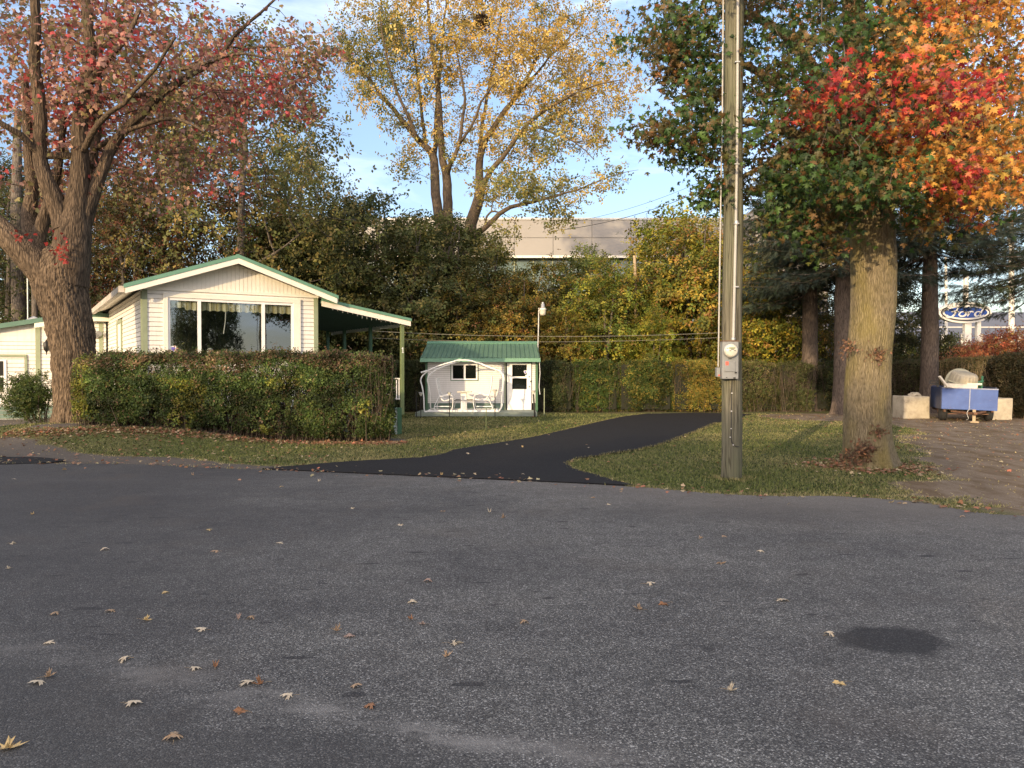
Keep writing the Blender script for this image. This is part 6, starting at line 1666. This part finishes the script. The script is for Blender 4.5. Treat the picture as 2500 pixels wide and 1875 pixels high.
    sk.mesh('branches', M['bark_grey'], e, False)
    def colfn(pos, rng):
        n = len(pos); a = nz(pos, .35, 1.1) + nz(pos, 1.1, 2) * .5
        up = np.clip((pos[:, 2] - 11) / 7, -1, 1)
        y = pick([(.52, .37, .09), (.56, .43, .14), (.46, .31, .09), (.42, .34, .13)], [4, 3, 2.4, 2], rng, n)
        g = pick([(.18, .185, .06), (.27, .26, .08), (.12, .14, .05), (.38, .32, .09)], [3, 3, 2, 2], rng, n)
        k = (a + up * .75 + (pos[:, 0] - 0) * .04 + rng.normal(size=n) * .3) > .16
        return np.where(k[:, None], y, g)
    leaves_on(sk, 'leaves', M['leaf_bright'], e, leaf_pair(), 21, (.36, .36, .30), .225, colfn, rng, .9, P(1180, 200, D), .3, 1.2)
    # the squirrel nest high in the crown
    nst = P(1180, 52, D - 1); rng2 = np.random.default_rng(2); pos = np.array(nst) + rng2.normal(size=(260, 3)) * np.array([.16, .16, .20])
    V, F, C = scatter(leaf_oval(), pos, np.full(260, .22), rand_rot(260, rng2), pick([(.05, .035, .025), (.08, .05, .03)], [1, 1], rng2, 260))
    o = np_mesh('squirrel_nest', V, F, M['dry'], None, C); tag(o, 'dark leafy squirrel nest high in the golden tree', 'nest')

# ---- a tree in its own local space, for copies
def local_tree(name, h, rad, base, n_t, n_leaf, leaf, tmpl, pal, wts, seed, trunks=1, spread=(.22, .22, .18), bark='bark_grey', flat=0.0, r0=.11):
    rng = np.random.default_rng(seed); e = empty(name)
    sk = Skel()
    for t in range(trunks):
        a = rng.uniform(0, 2*PI); lean = rad * (.28 if trunks > 1 else .08)
        top = np.array([math.cos(a) * lean, math.sin(a) * lean, h * .93])
        pts = [(0, 0, -.1) if t == 0 else (.05, .05 * t, 0.)]; m = 6
        for i in range(1, m): 
            f = i / (m - 1); pts.append(tuple(top * f + np.array([rng.normal() * .08 * h * .15, rng.normal() * .08 * h * .15, 0])))
        rr = [r0 * h / 7 * (1 - .85 * i / (m - 1)) for i in range(m)]
        sk.limb(pts, rr, True, .3, .0, rng)
    T = []
    c0 = np.array([0, 0, (h + base) / 2])
    while len(T) < n_t:
        q = rng.uniform(-1, 1, 3)
        if q @ q > 1: continue
        nn = 1 + .25 * math.sin(q[0] * 5 + seed) * math.cos(q[2] * 4 + seed * 2) + .15 * math.sin(q[1] * 7 + q[2] * 6)
        rr_ = rad * (1 - .35 * max(0, q[2])) * nn
        T.append(c0 + q / (np.linalg.norm(q) + 1e-9) * np.linalg.norm(q) ** .6 * np.array([rr_, rr_, (h - base) / 2 * (1 - flat)]))
    sk.grow(T, .3, .4, .06, rng, .0055 * h / 7, base * .7)
    sk.mesh('trunk', M[bark], e, True); sk.mesh('branches', M[bark], e, False)
    def colfn(pos, rng):
        a = nz(pos, 1.1, seed); n = len(pos); c = pick(pal, wts, rng, n)
        hi = pick(pal, wts[::-1], rng, n); k = a > .3; c[k] = hi[k]
        return c * (.85 + .55 * np.clip(a, -1, 1))[:, None]
    leaves_on(sk, 'leaves', M['leaf'], e, tmpl, n_leaf / n_t, spread, leaf, colfn, rng, .5, c0 - np.array([0, 0, h * .1]), .35, 1.1)
    return e
def place_tree(proto, used, px, D, s, rz, col, label, group, name=None, z=0.0, cat='tree'):
    e = proto if not used.get(proto.name) else copy_tree(proto)
    used[proto.name] = True
    e.location = (bxy(px, D), D, z); e.scale = (s, s, s) if isinstance(s, (int, float)) else s; e.rotation_euler = (0, 0, rz)
    for ch in e.children:
        if 'leaves' in ch.name: ch.color = (*col, 1)
    return tag(e, label, cat, group)
GREEN = [(.115, .140, .046), (.155, .185, .058), (.21, .215, .07), (.29, .25, .09), (.08, .10, .036)]
YELL = [(.33, .29, .06), (.43, .35, .07), (.24, .26, .06), (.14, .19, .05), (.34, .20, .075)]
def thicket():
    used = {}
    A = local_tree('thicket_tree', 7.5, 2.7, 1.0, 230, 7800, .19, leaf_pair(), GREEN, [4, 4, 3, 1.5, 2], 1, 3, (.30, .30, .14))
    B = local_tree('thicket_tree', 7.5, 2.3, .8, 220, 7400, .19, leaf_pair(), GREEN, [3, 4, 3, 2.4, 2], 2, 4, (.30, .30, .14))
    C = local_tree('thicket_tree', 7.0, 2.4, .4, 210, 6600, .185, leaf_pair(), YELL, [3, 2, 4, 5, 1.5], 3, 3, (.30, .30, .13))
    D_ = local_tree('thicket_tree', 7.0, 2.0, .5, 180, 5200, .18, leaf_pair(), YELL, [4, 3, 4, 4, 1], 4, 2, (.28, .28, .13))
    BR = [(.62, .62, .62), (.8, .8, .8), (1, 1, 1), (1.15, 1.1, 1), (1.3, 1.1, .9)]
    # (proto, px, D, scale, colour, label)
    rows = [
     (A, 700, 33, 1.10, (.85, .85, .85), 'dark green tree right behind the awning of the mobile home'),
     (B, 790, 36, 1.18, (.75, .75, .8), 'tall dark bushy tree left of the golden tree trunks'),
     (A, 900, 35, 1.28, (.70, .74, .74), 'darkest dense tree, behind the gap between mobile home and shed'),
     (B, 1000, 33.5, 1.10, (.80, .82, .8), 'dark green tree at the foot of the golden tree, left side'),
     (A, 1090, 36, 1.18, (.85, .85, .8), 'bushy green tree hiding the foot of the golden tree'),
     (C, 1130, 32.5, .80, (.65, .6, .6), 'low brownish bushy tree right behind the shed roof'),
     (B, 1190, 34, .98, (.95, .9, .75), 'olive green tree with reddish tips behind the yard light'),
     (C, 1265, 33, .82, (.75, .62, .55), 'rusty brown leafy tree just right of the yard light'),
     (C, 1340, 35, .95, (.85, .80, .7), 'rounded olive yellow tree whose top covers the grey panels'),
     (B, 1420, 36, .97, (1.1, 1.2, 1.0), 'green pointed tree just left of the tan post'),
     (D_, 1480, 32.5, .92, (.85, .95, .65), 'low yellow green tree in front of the tan post'),
     (D_, 1550, 34, .90, (.9, .95, .7), 'low yellow leafed tree right of the tan post'),
     (D_, 1630, 36, 1.33, (.95, 1.05, .7), 'tall slender yellow green tree rising above the building edge'),
     (C, 1690, 35, 1.22, (1.0, .92, .75), 'golden bushy tree just left of the utility pole'),
     (D_, 1745, 37, 1.28, (1.05, 1.0, .85), 'pale golden twiggy tree directly behind the utility pole'),
     (C, 1850, 33, .88, (1.05, 1.0, .62), 'bright yellow tree just right of the utility pole'),
     (D_, 1600, 31.8, .60, (1.0, 1.1, .7), 'small yellow green bush tree over the yellow hedge'),
     (C, 1380, 31.8, .58, (.8, .72, .6), 'small brown and gold bush tree over the green hedge'),
     (D_, 1930, 36, .85, (.75, .6, .5), 'small reddish brown tree among the spruce trunks'),
     (B, 2180, 38, .85, (.6, .6, .65), 'dark low tree between the mossy maple trunk and the right spruce'),
     (C, 2010, 38, .8, (.55, .5, .5), 'dim brown bushy tree behind the pair of spruce trunks'),
    ]
    for i, (pr, px, D, s, col, lab) in enumerate(rows):
        place_tree(pr, used, px, D, s, i * 2.1, col, lab, 'trees of the thicket behind the back hedge')
    # ---- taller trees at the left behind the house
    E_ = local_tree('broadleaf_tree', 13, 4.2, 3.0, 330, 7800, .19, leaf_pair(), GREEN, [3, 4, 4, 3, 2], 11, 1, (.34, .34, .28), r0=.12)
    F_ = local_tree('broadleaf_tree', 12, 3.4, 1.5, 300, 7500, .19, leaf_pair(), [(.14, .085, .045), (.19, .12, .06), (.10, .10, .04), (.24, .09, .07), (.07, .08, .03)], [3, 3, 4, 2, 3], 12, 2, (.34, .34, .28), r0=.12)
    rows = [
     (E_, 590, 31, 1.20, (1.35, 1.2, 1.15), 'tall green and brown tree above the right half of the mobile home roof'),
     (F_, 440, 33, 1.20, (1.3, 1.1, 1.0), 'tree with russet leaves above the mobile home ridge'),
     (E_, 700, 37, .98, (1.4, 1.4, 1.2), 'airy pale green tree at the edge of the sky gap'),
     (F_, 310, 30, .78, (.75, .8, .7), 'brown green tree above the left slope of the mobile home roof'),
     (E_, 240, 34, .82, (.62, .68, .62), 'dark tree directly right of the big maple trunk'),
     (F_, 120, 36, .95, (.6, .62, .6), 'dark tree seen through the fork of the big maple'),
     (E_, 20, 32, .80, (.5, .55, .5), 'very dark tree above the lean-to roof at the left edge'),
     (E_, -60, 38, 1.0, (.7, .7, .65), 'tall dim tree at the left edge behind the maple limb'),
     (F_, 380, 38, .70, (.65, .7, .6), 'low dim tree over the left end of the mobile home roof'),
    ]
    for i, (pr, px, D, s, col, lab) in enumerate(rows):
        place_tree(pr, used, px, D, s, i * 1.7 + .4, col, lab, 'taller trees behind the mobile home')
    # ---- trees behind the camera: seen in the window, and they shade the road
    G_ = local_tree('roadside_tree', 8.4, 3.9, .6, 360, 13000, .24, leaf_pair(), GREEN, [3, 4, 3, 1, 3], 31, 1, (.4, .4, .36), r0=.13)
    rows = SHADE
    for i, (x, y, s, sz, lab) in enumerate(rows):
        e = place_tree(G_, used, 1250, 10, 1.0, i * 1.3, (1, 1, 1), lab, 'trees on the far side of the road behind the viewer')
        e.location = (x, y, 0); e.scale = (s, s, sz)
SHADE = [(-43, -15, 1.1, .92, 'bushy tree across the road, first of the row from the left'), (-36, -16, 1.1, .86, 'bushy tree across the road, second of the row from the left'), (-29.5, -15, 1.1, .86, 'bushy tree across the road, third of the row from the left'), (-23.5, -15.5, 1.0, .88, 'bushy tree across the road, fourth of the row from the left'),
         (-17.5, -15, .95, .80, 'low bushy tree across the road, fifth of the row'), (-12.8, -15, .95, .79, 'low bushy tree across the road, sixth of the row'), (-8.6, -14, .80, .79, 'low bushy tree across the road, seventh of the row'), (-3.6, -14, .7, .47, 'low bushy tree across the road, eighth of the row'), (1.4, -14, .8, .45, 'low bushy tree across the road, ninth of the row'),
         (7.5, -14, .8, .45, 'low bushy tree across the road, tenth of the row'), (19.3, -9, .58, 1.05, 'tall tree mirrored in the picture window, behind the viewer')]

# ---- spruces
def spruce(px, D, h, r, rt, base, label, seed, col=(1, 1, 1), nb=230, dens=46):
    rng = np.random.default_rng(seed); x0 = bxy(px, D)
    e = empty('spruce_tree', (x0, D, 0), 0, label, 'tree', 'spruces at the back of the right lawn')
    big_trunk('trunk', [(0, 0, -.1), (0, 0, .4), (.02, 0, 2), (.0, 0, 5), (.03, 0, h * .7), (0, 0, h)], [rt * 1.15, rt * 1.02, rt * .93, rt * .8, rt * .35, .03], M['bark_spruce'], e, 48, .09, .014, .12, seed, .05)
    BR = MB(); pos = []; tv = []; nv = []
    for i in range(nb):
        z = base + (h - base) * (rng.random() ** 1.15); f = (z - base) / (h - base)
        L_ = r * (1 - f) ** .75 * rng.uniform(.75, 1.15) + .3
        a = rng.uniform(0, 2*PI); d = np.array([math.cos(a), math.sin(a), 0])
        pts = []; m = 9
        for k in range(m):
            t = k / (m - 1); pts.append(np.array([0, 0, z]) + d * L_ * t + np.array([0, 0, -L_ * (.34 * t ** .9 - .20 * t ** 2.6) + .0]))
        BR.tube(pts, [max(.006, .032 * (1 - t / m) * (L_ / r)) for t in range(m)], 4, False)
        side = np.array([-d[1], d[0], 0])
        # side branchlets with hanging needle sprays
        n = int(dens * L_ / r) + 8
        for _ in range(n):
            t = rng.uniform(.12, 1) ; k = t * (m - 1); k0 = min(int(k), m - 2); q = pts[k0] + (pts[k0 + 1] - pts[k0]) * (k - k0)
            s_ = rng.choice([-1, 1]); sl = L_ * .30 * (1.05 - t) * rng.uniform(.3, 1.1) + .10
            c = q + side * s_ * sl * rng.random() + d * sl * .4 * rng.random() + np.array([0, 0, -.10 * rng.random()])
            dr = side * s_ * rng.uniform(.2, 1.1) + d * rng.uniform(.3, 1.0) + np.array([0, 0, rng.uniform(-.9, .1)])
            for _k in range(2):
                pos.append(c + rng.normal(size=3) * .035); tv.append(dr + rng.normal(size=3) * .35)
    BR.build('branches', M['bark_spruce'], e)
    pos = np.array(pos); tv = np.array(tv); tv /= np.linalg.norm(tv, axis=1, keepdims=True)
    nr = rng.normal(size=pos.shape) * .6 + np.array([0, 0, 1.]); nr -= (nr * tv).sum(1)[:, None] * tv; nr /= np.linalg.norm(nr, axis=1, keepdims=True)
    b = np.cross(tv, nr); n = len(pos)
    # needle spray: a feathery comb of slim triangles
    sp_v = [(0, 0, 0)]; sp_f = []
    V = []; F = []
    for k in range(7):
        y = k / 7
        for s_ in (-1, 1):
            i0 = len(V); V += [(0, y, 0), (0, y + .11, 0), (s_ * (.30 - .20 * y), y + .26, -.04)]; F.append((i0, i0 + 1, i0 + 2))
    tm = (np.array(V, float), np.array(F))
    c = pick([(.016, .026, .020), (.024, .036, .025), (.034, .042, .024), (.050, .044, .024)], [4, 4, 2, .8], rng, n)
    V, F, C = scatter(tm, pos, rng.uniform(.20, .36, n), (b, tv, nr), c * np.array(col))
    np_mesh('needles', V, F, M['needle'], e, C)

# ---- hedges
def hedge_mesh(e, path, thick, ztop, n_leaf, leaf, tmpl, colfn, rng, zbase=.15, gap=.25, n_twig=900, twigmat='twig', ragged=.08, top_dens=1.0, core=None, seed=1.0):
    pts = np.array(path, float); seg = np.diff(pts, axis=0); Ls = np.hypot(seg[:, 0], seg[:, 1]); cum = np.r_[0, np.cumsum(Ls)]; Lt = cum[-1]
    def at(s, off):
        i = np.clip(np.searchsorted(cum, s) - 1, 0, len(Ls) - 1); t = (s - cum[i]) / Ls[i]
        p = pts[i] + seg[i] * t[:, None]; nrm = np.c_[-seg[i][:, 1], seg[i][:, 0]] / Ls[i][:, None]
        return p + nrm * off[:, None]
    zt = (lambda s: np.interp(s / Lt, [0, 1], ztop)) if not callable(ztop) else ztop
    n = int(n_leaf * 1.7)
    s = rng.uniform(0, Lt, n); u = rng.uniform(0, 1, n)
    face = rng.random(n)
    off = np.where(face < .62, -thick / 2 * (1 - np.abs(rng.normal(size=n)) * .16), np.where(face < .80, rng.uniform(-1, 1, n) * thick / 2, rng.uniform(-1, 1, n) * thick / 2))
    z = zbase + (zt(s) - zbase) * np.where((face >= .80) & (face < 1.01), 1 - np.abs(rng.normal(size=n)) * .04, u)
    lump = nz(np.c_[s, z, np.zeros(n)], 1.6, seed) * .13 + nz(np.c_[s, z * 1.3, np.zeros(n)], 4.5, seed + 3) * .07
    off = off - lump * (off < 0) - .10 * np.clip(1 - (z / zt(s)), 0, 1) * 0
    taper = np.clip(np.minimum(s / .7, (Lt - s) / (1.2 if n_leaf > 30000 else .7)), 0, 1) ** .5; base_t = .86 if n_leaf > 30000 else .90; vz = z / zt(s); off = off * (.35 + .65 * taper) * (1 - .28 * np.clip((vz - .82) / .18, 0, 1) ** 2) * (.70 + .30 * np.clip(vz / .45, 0, 1))
    z = zbase + (z - zbase) * (base_t + (1 - base_t) * taper); z = z + (nz(np.c_[s, z * 0, off], 3.0, seed) * .05 + rng.exponential(.028, n)) * (u > -1) * ((face >= .8)) * (ragged / .08)
    xy = at(s, off); ground = surf_z(xy[:, 0], xy[:, 1])
    zz = z * 1.0; low = z < .5; 
    P3 = np.c_[xy, zz + ground * np.clip(1 - z / 1.2, 0, 1)]
    dn = nz(P3, 2.6, seed + 1) * .6 + nz(P3, 6.0, seed + 2) * .4
    bot = np.clip(1 - (z - zbase) / .35, 0, 1)
    keep = (rng.random(n) > np.clip(gap + dn * .9 + bot * .35 - .30 * np.clip((vz - .6) / .2, 0, 1), .0, .93))
    idx = np.where(keep)[0][:n_leaf]; P3 = P3[idx]; s_, z_, off_ = s[idx], z[idx], off[idx]
    cen = np.c_[at(s_, np.zeros(len(idx))), np.full(len(idx), .8)]
    out = P3 - cen; out /= np.linalg.norm(out, axis=1, keepdims=True) + 1e-9; out[:, 2] += .3
    V, F, C = scatter(tmpl, P3, leaf * rng.uniform(.5, 1.5, len(idx)), rand_rot(len(idx), rng, out, 1.15, .1), colfn(P3, s_ / Lt, z_ / zt(s_), rng))
    np_mesh('leaves', V, F, M['leaf'], e, C)
    TW = MB()
    for _ in range(n_twig):
        s0 = np.array([rng.uniform(.1, Lt - .1)]); o0 = np.array([rng.normal() * thick * .13]); p0 = at(s0, o0)[0]
        s1 = np.clip(s0 + rng.normal() * .28, 0, Lt); o1 = np.clip(o0 + rng.normal() * thick * .33, -thick * .5, thick * .5); p1 = at(s1, o1)[0]
        zt_ = float(zt(s1)[0]) * rng.uniform(.6, 1.02); g = float(surf_z(p0[0], p0[1]))
        mid = (p0 + p1) / 2 + rng.normal(size=2) * .05
        TW.tube([(p0[0], p0[1], g), (mid[0], mid[1], g + zt_ * .45), (p1[0], p1[1], zt_)], [rng.uniform(.007, .014), .007, .003], 3, False)
    TW.build('stems', M[twigmat], e)
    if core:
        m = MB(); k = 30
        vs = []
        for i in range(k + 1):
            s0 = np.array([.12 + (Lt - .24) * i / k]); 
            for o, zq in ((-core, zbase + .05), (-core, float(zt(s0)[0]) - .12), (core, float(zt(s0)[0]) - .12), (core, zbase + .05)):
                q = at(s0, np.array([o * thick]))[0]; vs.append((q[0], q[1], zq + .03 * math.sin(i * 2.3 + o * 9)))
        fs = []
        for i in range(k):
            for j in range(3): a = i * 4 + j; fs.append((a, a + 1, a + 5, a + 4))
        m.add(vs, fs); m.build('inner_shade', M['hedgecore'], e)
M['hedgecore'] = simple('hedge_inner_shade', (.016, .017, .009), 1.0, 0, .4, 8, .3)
def hedges():
    rng = np.random.default_rng(404)
    def front(P3, u, v, rng):   # leaf colours along the front hedge
        n = len(P3); a = nz(P3, 1.5, 7) 
        base = pick([(.075, .118, .034), (.110, .160, .042), (.048, .076, .026), (.17, .20, .055)], [4, 3, 3, 1], rng, n)
        brown = pick([(.20, .125, .07), (.25, .17, .10), (.14, .11, .05), (.33, .22, .15)], [3, 3, 3, 1], rng, n)
        yel = pick([(.24, .26, .05), (.30, .28, .06)], [2, 1], rng, n)
        k = (v > .84 + a * .14) & (rng.random(n) < .5); base[k] = brown[k]
        k = (a > .30) & (v < .75) & (rng.random(n) < .6); base[k] = yel[k]
        k = (u < .06) & (rng.random(n) < .5); base[k] = yel[k] * .8
        k = rng.random(n) < .06; base[k] = brown[k]
        sh = nz(P3, 3.4, 5); base = base * np.clip(.95 + sh * .75, .35, 1.7)[:, None]
        return base
    e = empty('front_hedge', (0, 0, 0), 0, 'long clipped leafy hedge with thin gaps in front of the mobile home', 'hedge')
    hedge_mesh(e, [(-9.55, 17.0), (-2.65, 17.45)], 1.15, (1.88, 1.93), 44000, .066, leaf_pair(), front, rng, .12, .50, 1500, 'twig', .10)
    # stray shoots that stick out of the clipped surface
    rg = np.random.default_rng(90); TW = MB(); sp_ = []
    for _ in range(260):
        t_ = rg.random(); x_ = -9.5 + 6.9 * t_; y_ = 17.0 + .45 * t_; o_ = rg.uniform(-.5, .2)
        if rg.random() < .6: b_ = np.array([x_, y_ + o_, 1.86]); d_ = np.array([rg.normal() * .06, rg.normal() * .06, rg.uniform(.05, .22)])
        else: b_ = np.array([x_, y_ - .5, rg.uniform(.4, 1.75)]); d_ = np.array([rg.normal() * .08, -rg.uniform(.04, .2), rg.uniform(.0, .15)])
        TW.tube([b_ - d_ * .5, b_ + d_ * .5, b_ + d_], [.005, .004, .002], 3, False)
        for k in range(6): sp_.append(b_ + d_ * rg.uniform(.1, 1.05) + rg.normal(size=3) * .018)
    sp_ = np.array(sp_); TW.build('stray_shoots', M['twig'], e)
    V, F, C = scatter(leaf_oval(), sp_, rg.uniform(.03, .065, len(sp_)), rand_rot(len(sp_), rg), pick([(.12, .15, .04), (.20, .14, .07), (.08, .11, .03)], [4, 2, 3], rg, len(sp_)))
    np_mesh('shoot_leaves', V, F, M['leaf'], e, C)
    # small bush left of the maple
    def bushcol(P3, u, v, rng): return pick([(.07, .11, .026), (.11, .15, .035), (.16, .18, .05), (.045, .07, .02)], [4, 4, 2, 3], rng, len(P3))
    e = empty('small_bush', (0, 0, 0), 0, 'small loose green bush left of the big maple trunk', 'bush')
    rg = np.random.default_rng(8); c = np.array(P(75, 960, 18.2)); c = np.array([c[0], 18.2, .95])
    sk = Skel(); 
    for k in range(7):
        a = k * 1.1; sk.limb([(c[0] + .35, 18.2, .05), (c[0] + .25 * math.cos(a) + .1, 18.2 + .2 * math.sin(a), .55), (c[0] + .45 * math.cos(a), 18.2 + .35 * math.sin(a), 1.1)], [.018, .013, .006], False, .15, .01, rg)
    T = [c + rg.normal(size=3) * np.array([.27, .26, .24]) for _ in range(150)]; sk.grow(T, .3, .12, .015, rg, .0022)
    sk.mesh('stems', M['twig'], e, True); sk.mesh('branches', M['twig'], e, False)
    leaves_on(sk, 'leaves', M['leaf'], e, leaf_pair(), 34, (.085, .085, .075), .060, lambda p, r: bushcol(p, 0, 0, r), rg, .3, c, .4, 1.1)
    e.location = (0, 0, 0)
    # back hedge, built shrub group by shrub group
    yb = 29.9
    def mk(px0, px1, D, zt, n, pal, w, gap, tm, label, core=.30, leaf=.085, tw=260, D1=None):
        e = empty('back_hedge', (0, 0, 0), 0, label, 'hedge', 'sections of the clipped back hedge')
        rg = np.random.default_rng(int(px0))
        def cf(P3, u, v, rng):
            c = pick(pal, w, rng, len(P3)); a = nz(P3, 1.2, px0 * .01); a2 = nz(P3, 3.1, px0 * .02 + 2); return c * (.92 + .5 * a + .35 * a2)[:, None].clip(.35, 1.7)
        hedge_mesh(e, [(bxy(px0, D), D), (bxy(px1, D1 or D), D1 or D)], 1.1, zt, n, leaf, leaf_pair(), cf, rg, .05, gap, tw, tm, .08, 1, core, px0 * .01)
    dg = [(.045, .062, .024), (.065, .085, .03), (.10, .115, .038), (.16, .145, .05)]
    yg = [(.24, .20, .04), (.17, .175, .04), (.10, .135, .03), (.34, .24, .05)]
    br = [(.15, .13, .06), (.18, .145, .08), (.10, .10, .045), (.10, .13, .045)]
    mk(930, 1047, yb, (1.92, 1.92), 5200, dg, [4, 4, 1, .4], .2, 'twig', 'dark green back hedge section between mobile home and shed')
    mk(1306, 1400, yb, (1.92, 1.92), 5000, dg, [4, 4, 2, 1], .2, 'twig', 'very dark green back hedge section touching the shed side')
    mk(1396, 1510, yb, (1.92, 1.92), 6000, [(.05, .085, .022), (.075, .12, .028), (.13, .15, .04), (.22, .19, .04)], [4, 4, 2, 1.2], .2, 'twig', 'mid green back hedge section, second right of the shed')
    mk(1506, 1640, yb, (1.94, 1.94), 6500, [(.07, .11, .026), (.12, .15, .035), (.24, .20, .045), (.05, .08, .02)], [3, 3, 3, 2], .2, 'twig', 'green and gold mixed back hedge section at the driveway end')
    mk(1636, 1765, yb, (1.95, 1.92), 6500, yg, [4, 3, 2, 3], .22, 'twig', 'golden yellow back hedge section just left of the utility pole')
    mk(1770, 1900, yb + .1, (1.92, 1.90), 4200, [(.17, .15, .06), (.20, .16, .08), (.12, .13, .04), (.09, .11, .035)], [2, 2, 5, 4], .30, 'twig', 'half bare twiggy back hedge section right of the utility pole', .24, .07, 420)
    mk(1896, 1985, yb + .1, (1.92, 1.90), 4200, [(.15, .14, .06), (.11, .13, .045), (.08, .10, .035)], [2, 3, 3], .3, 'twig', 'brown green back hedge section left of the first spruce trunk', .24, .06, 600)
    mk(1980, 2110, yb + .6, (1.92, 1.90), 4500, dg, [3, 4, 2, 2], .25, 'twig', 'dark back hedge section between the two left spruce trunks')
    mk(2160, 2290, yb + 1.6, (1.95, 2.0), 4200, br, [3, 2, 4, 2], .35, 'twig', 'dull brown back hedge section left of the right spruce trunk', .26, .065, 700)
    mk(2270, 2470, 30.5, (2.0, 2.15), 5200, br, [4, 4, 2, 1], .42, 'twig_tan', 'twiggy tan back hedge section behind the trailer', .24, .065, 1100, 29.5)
    mk(2425, 2600, 27.4, (2.10, 2.2), 7000, [(.03, .032, .018), (.05, .045, .022), (.07, .055, .03)], [4, 3, 2], .15, 'twig', 'deep shaded hedge at the right edge beyond the trailer', .30, .08, 400, 24.5)  # leaf palette darkened, the hedge's shadow is put into its colours
    # bright red-orange bushes behind the right hedge, yellow one by the sign posts
    used = {}
    rb = local_tree('autumn_bush', 3.0, 1.9, .2, 150, 5200, .13, leaf_pair(), [(.40, .12, .07), (.50, .22, .10), (.32, .08, .05), (.36, .26, .10), (.28, .14, .09)], [4, 3, 2, 1, 2], 51, 3, (.2, .2, .18), r0=.08)
    for px, D, s, col, lab in ((2345, 40, .95, (.95, .8, .8), 'dull red bush just right of the right spruce trunk'), (2410, 38, 1.05, (1.25, 1.35, 1.2), 'orange red bush directly below the oval sign'), (2475, 37, 1.18, (1.3, 1.35, 1.2), 'orange red bush at the right edge behind the hedge')):
        place_tree(rb, used, px, D, s, px, col, lab, 'red autumn bushes beyond the back hedge', cat='bush')
    yb_ = local_tree('yellow_bush', 3.6, 1.5, .3, 140, 3600, .13, leaf_pair(), YELL, [3, 4, 4, 2, 0], 52, 3, (.2, .2, .2), r0=.08)
    place_tree(yb_, used, 2322, 44, .95, 1.0, (1.0, 1.1, .8), 'yellow green shrub in front of the oval sign posts', 'yellow shrubs beyond the back hedge', cat='bush')
    place_tree(yb_, used, 2215, 46, 1.0, 2.0, (1.0, 1.1, .9), 'small yellow green shrub left of the right spruce trunk', 'yellow shrubs beyond the back hedge', cat='bush')
    # a small dark conifer beyond the hedge
right_maple(); centre_tree(); thicket()
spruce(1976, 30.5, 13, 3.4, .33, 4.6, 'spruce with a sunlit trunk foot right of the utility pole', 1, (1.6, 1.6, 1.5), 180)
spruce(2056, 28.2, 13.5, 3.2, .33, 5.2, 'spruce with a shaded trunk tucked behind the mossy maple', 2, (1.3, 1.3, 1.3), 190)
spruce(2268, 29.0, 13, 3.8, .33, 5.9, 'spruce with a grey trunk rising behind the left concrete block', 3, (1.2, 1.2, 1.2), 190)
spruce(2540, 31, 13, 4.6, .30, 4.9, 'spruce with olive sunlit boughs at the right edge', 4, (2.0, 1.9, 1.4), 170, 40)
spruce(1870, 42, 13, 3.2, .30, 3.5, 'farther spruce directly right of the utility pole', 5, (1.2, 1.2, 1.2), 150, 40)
hedges()
# trunks and mast in the dark at the far left
for px, w, D, lab in ((45, .30, 31, 'dark straight tree trunk behind the lean-to roof'), (84, .13, 30, 'thin dark trunk beside the metal mast')):
    e = empty('bare_tree', (bxy(px, D), D, 0), 0, lab, 'tree'); m = MB(); m.tube([(0, 0, 0), (.05, 0, 4), (.0, 0, 8), (.1, 0, 12)], [w, w * .9, w * .75, w * .4], 12); m.build('trunk', M['bark_grey'], e)
m = MB(); m.tube([(0, 0, 0), (0, 0, 5.6)], .03, 8); o = m.build('metal_mast', M['galv']); o.location = (bxy(70, 29), 29, 0); tag(o, 'slim grey metal mast standing behind the lean-to roof', 'mast')
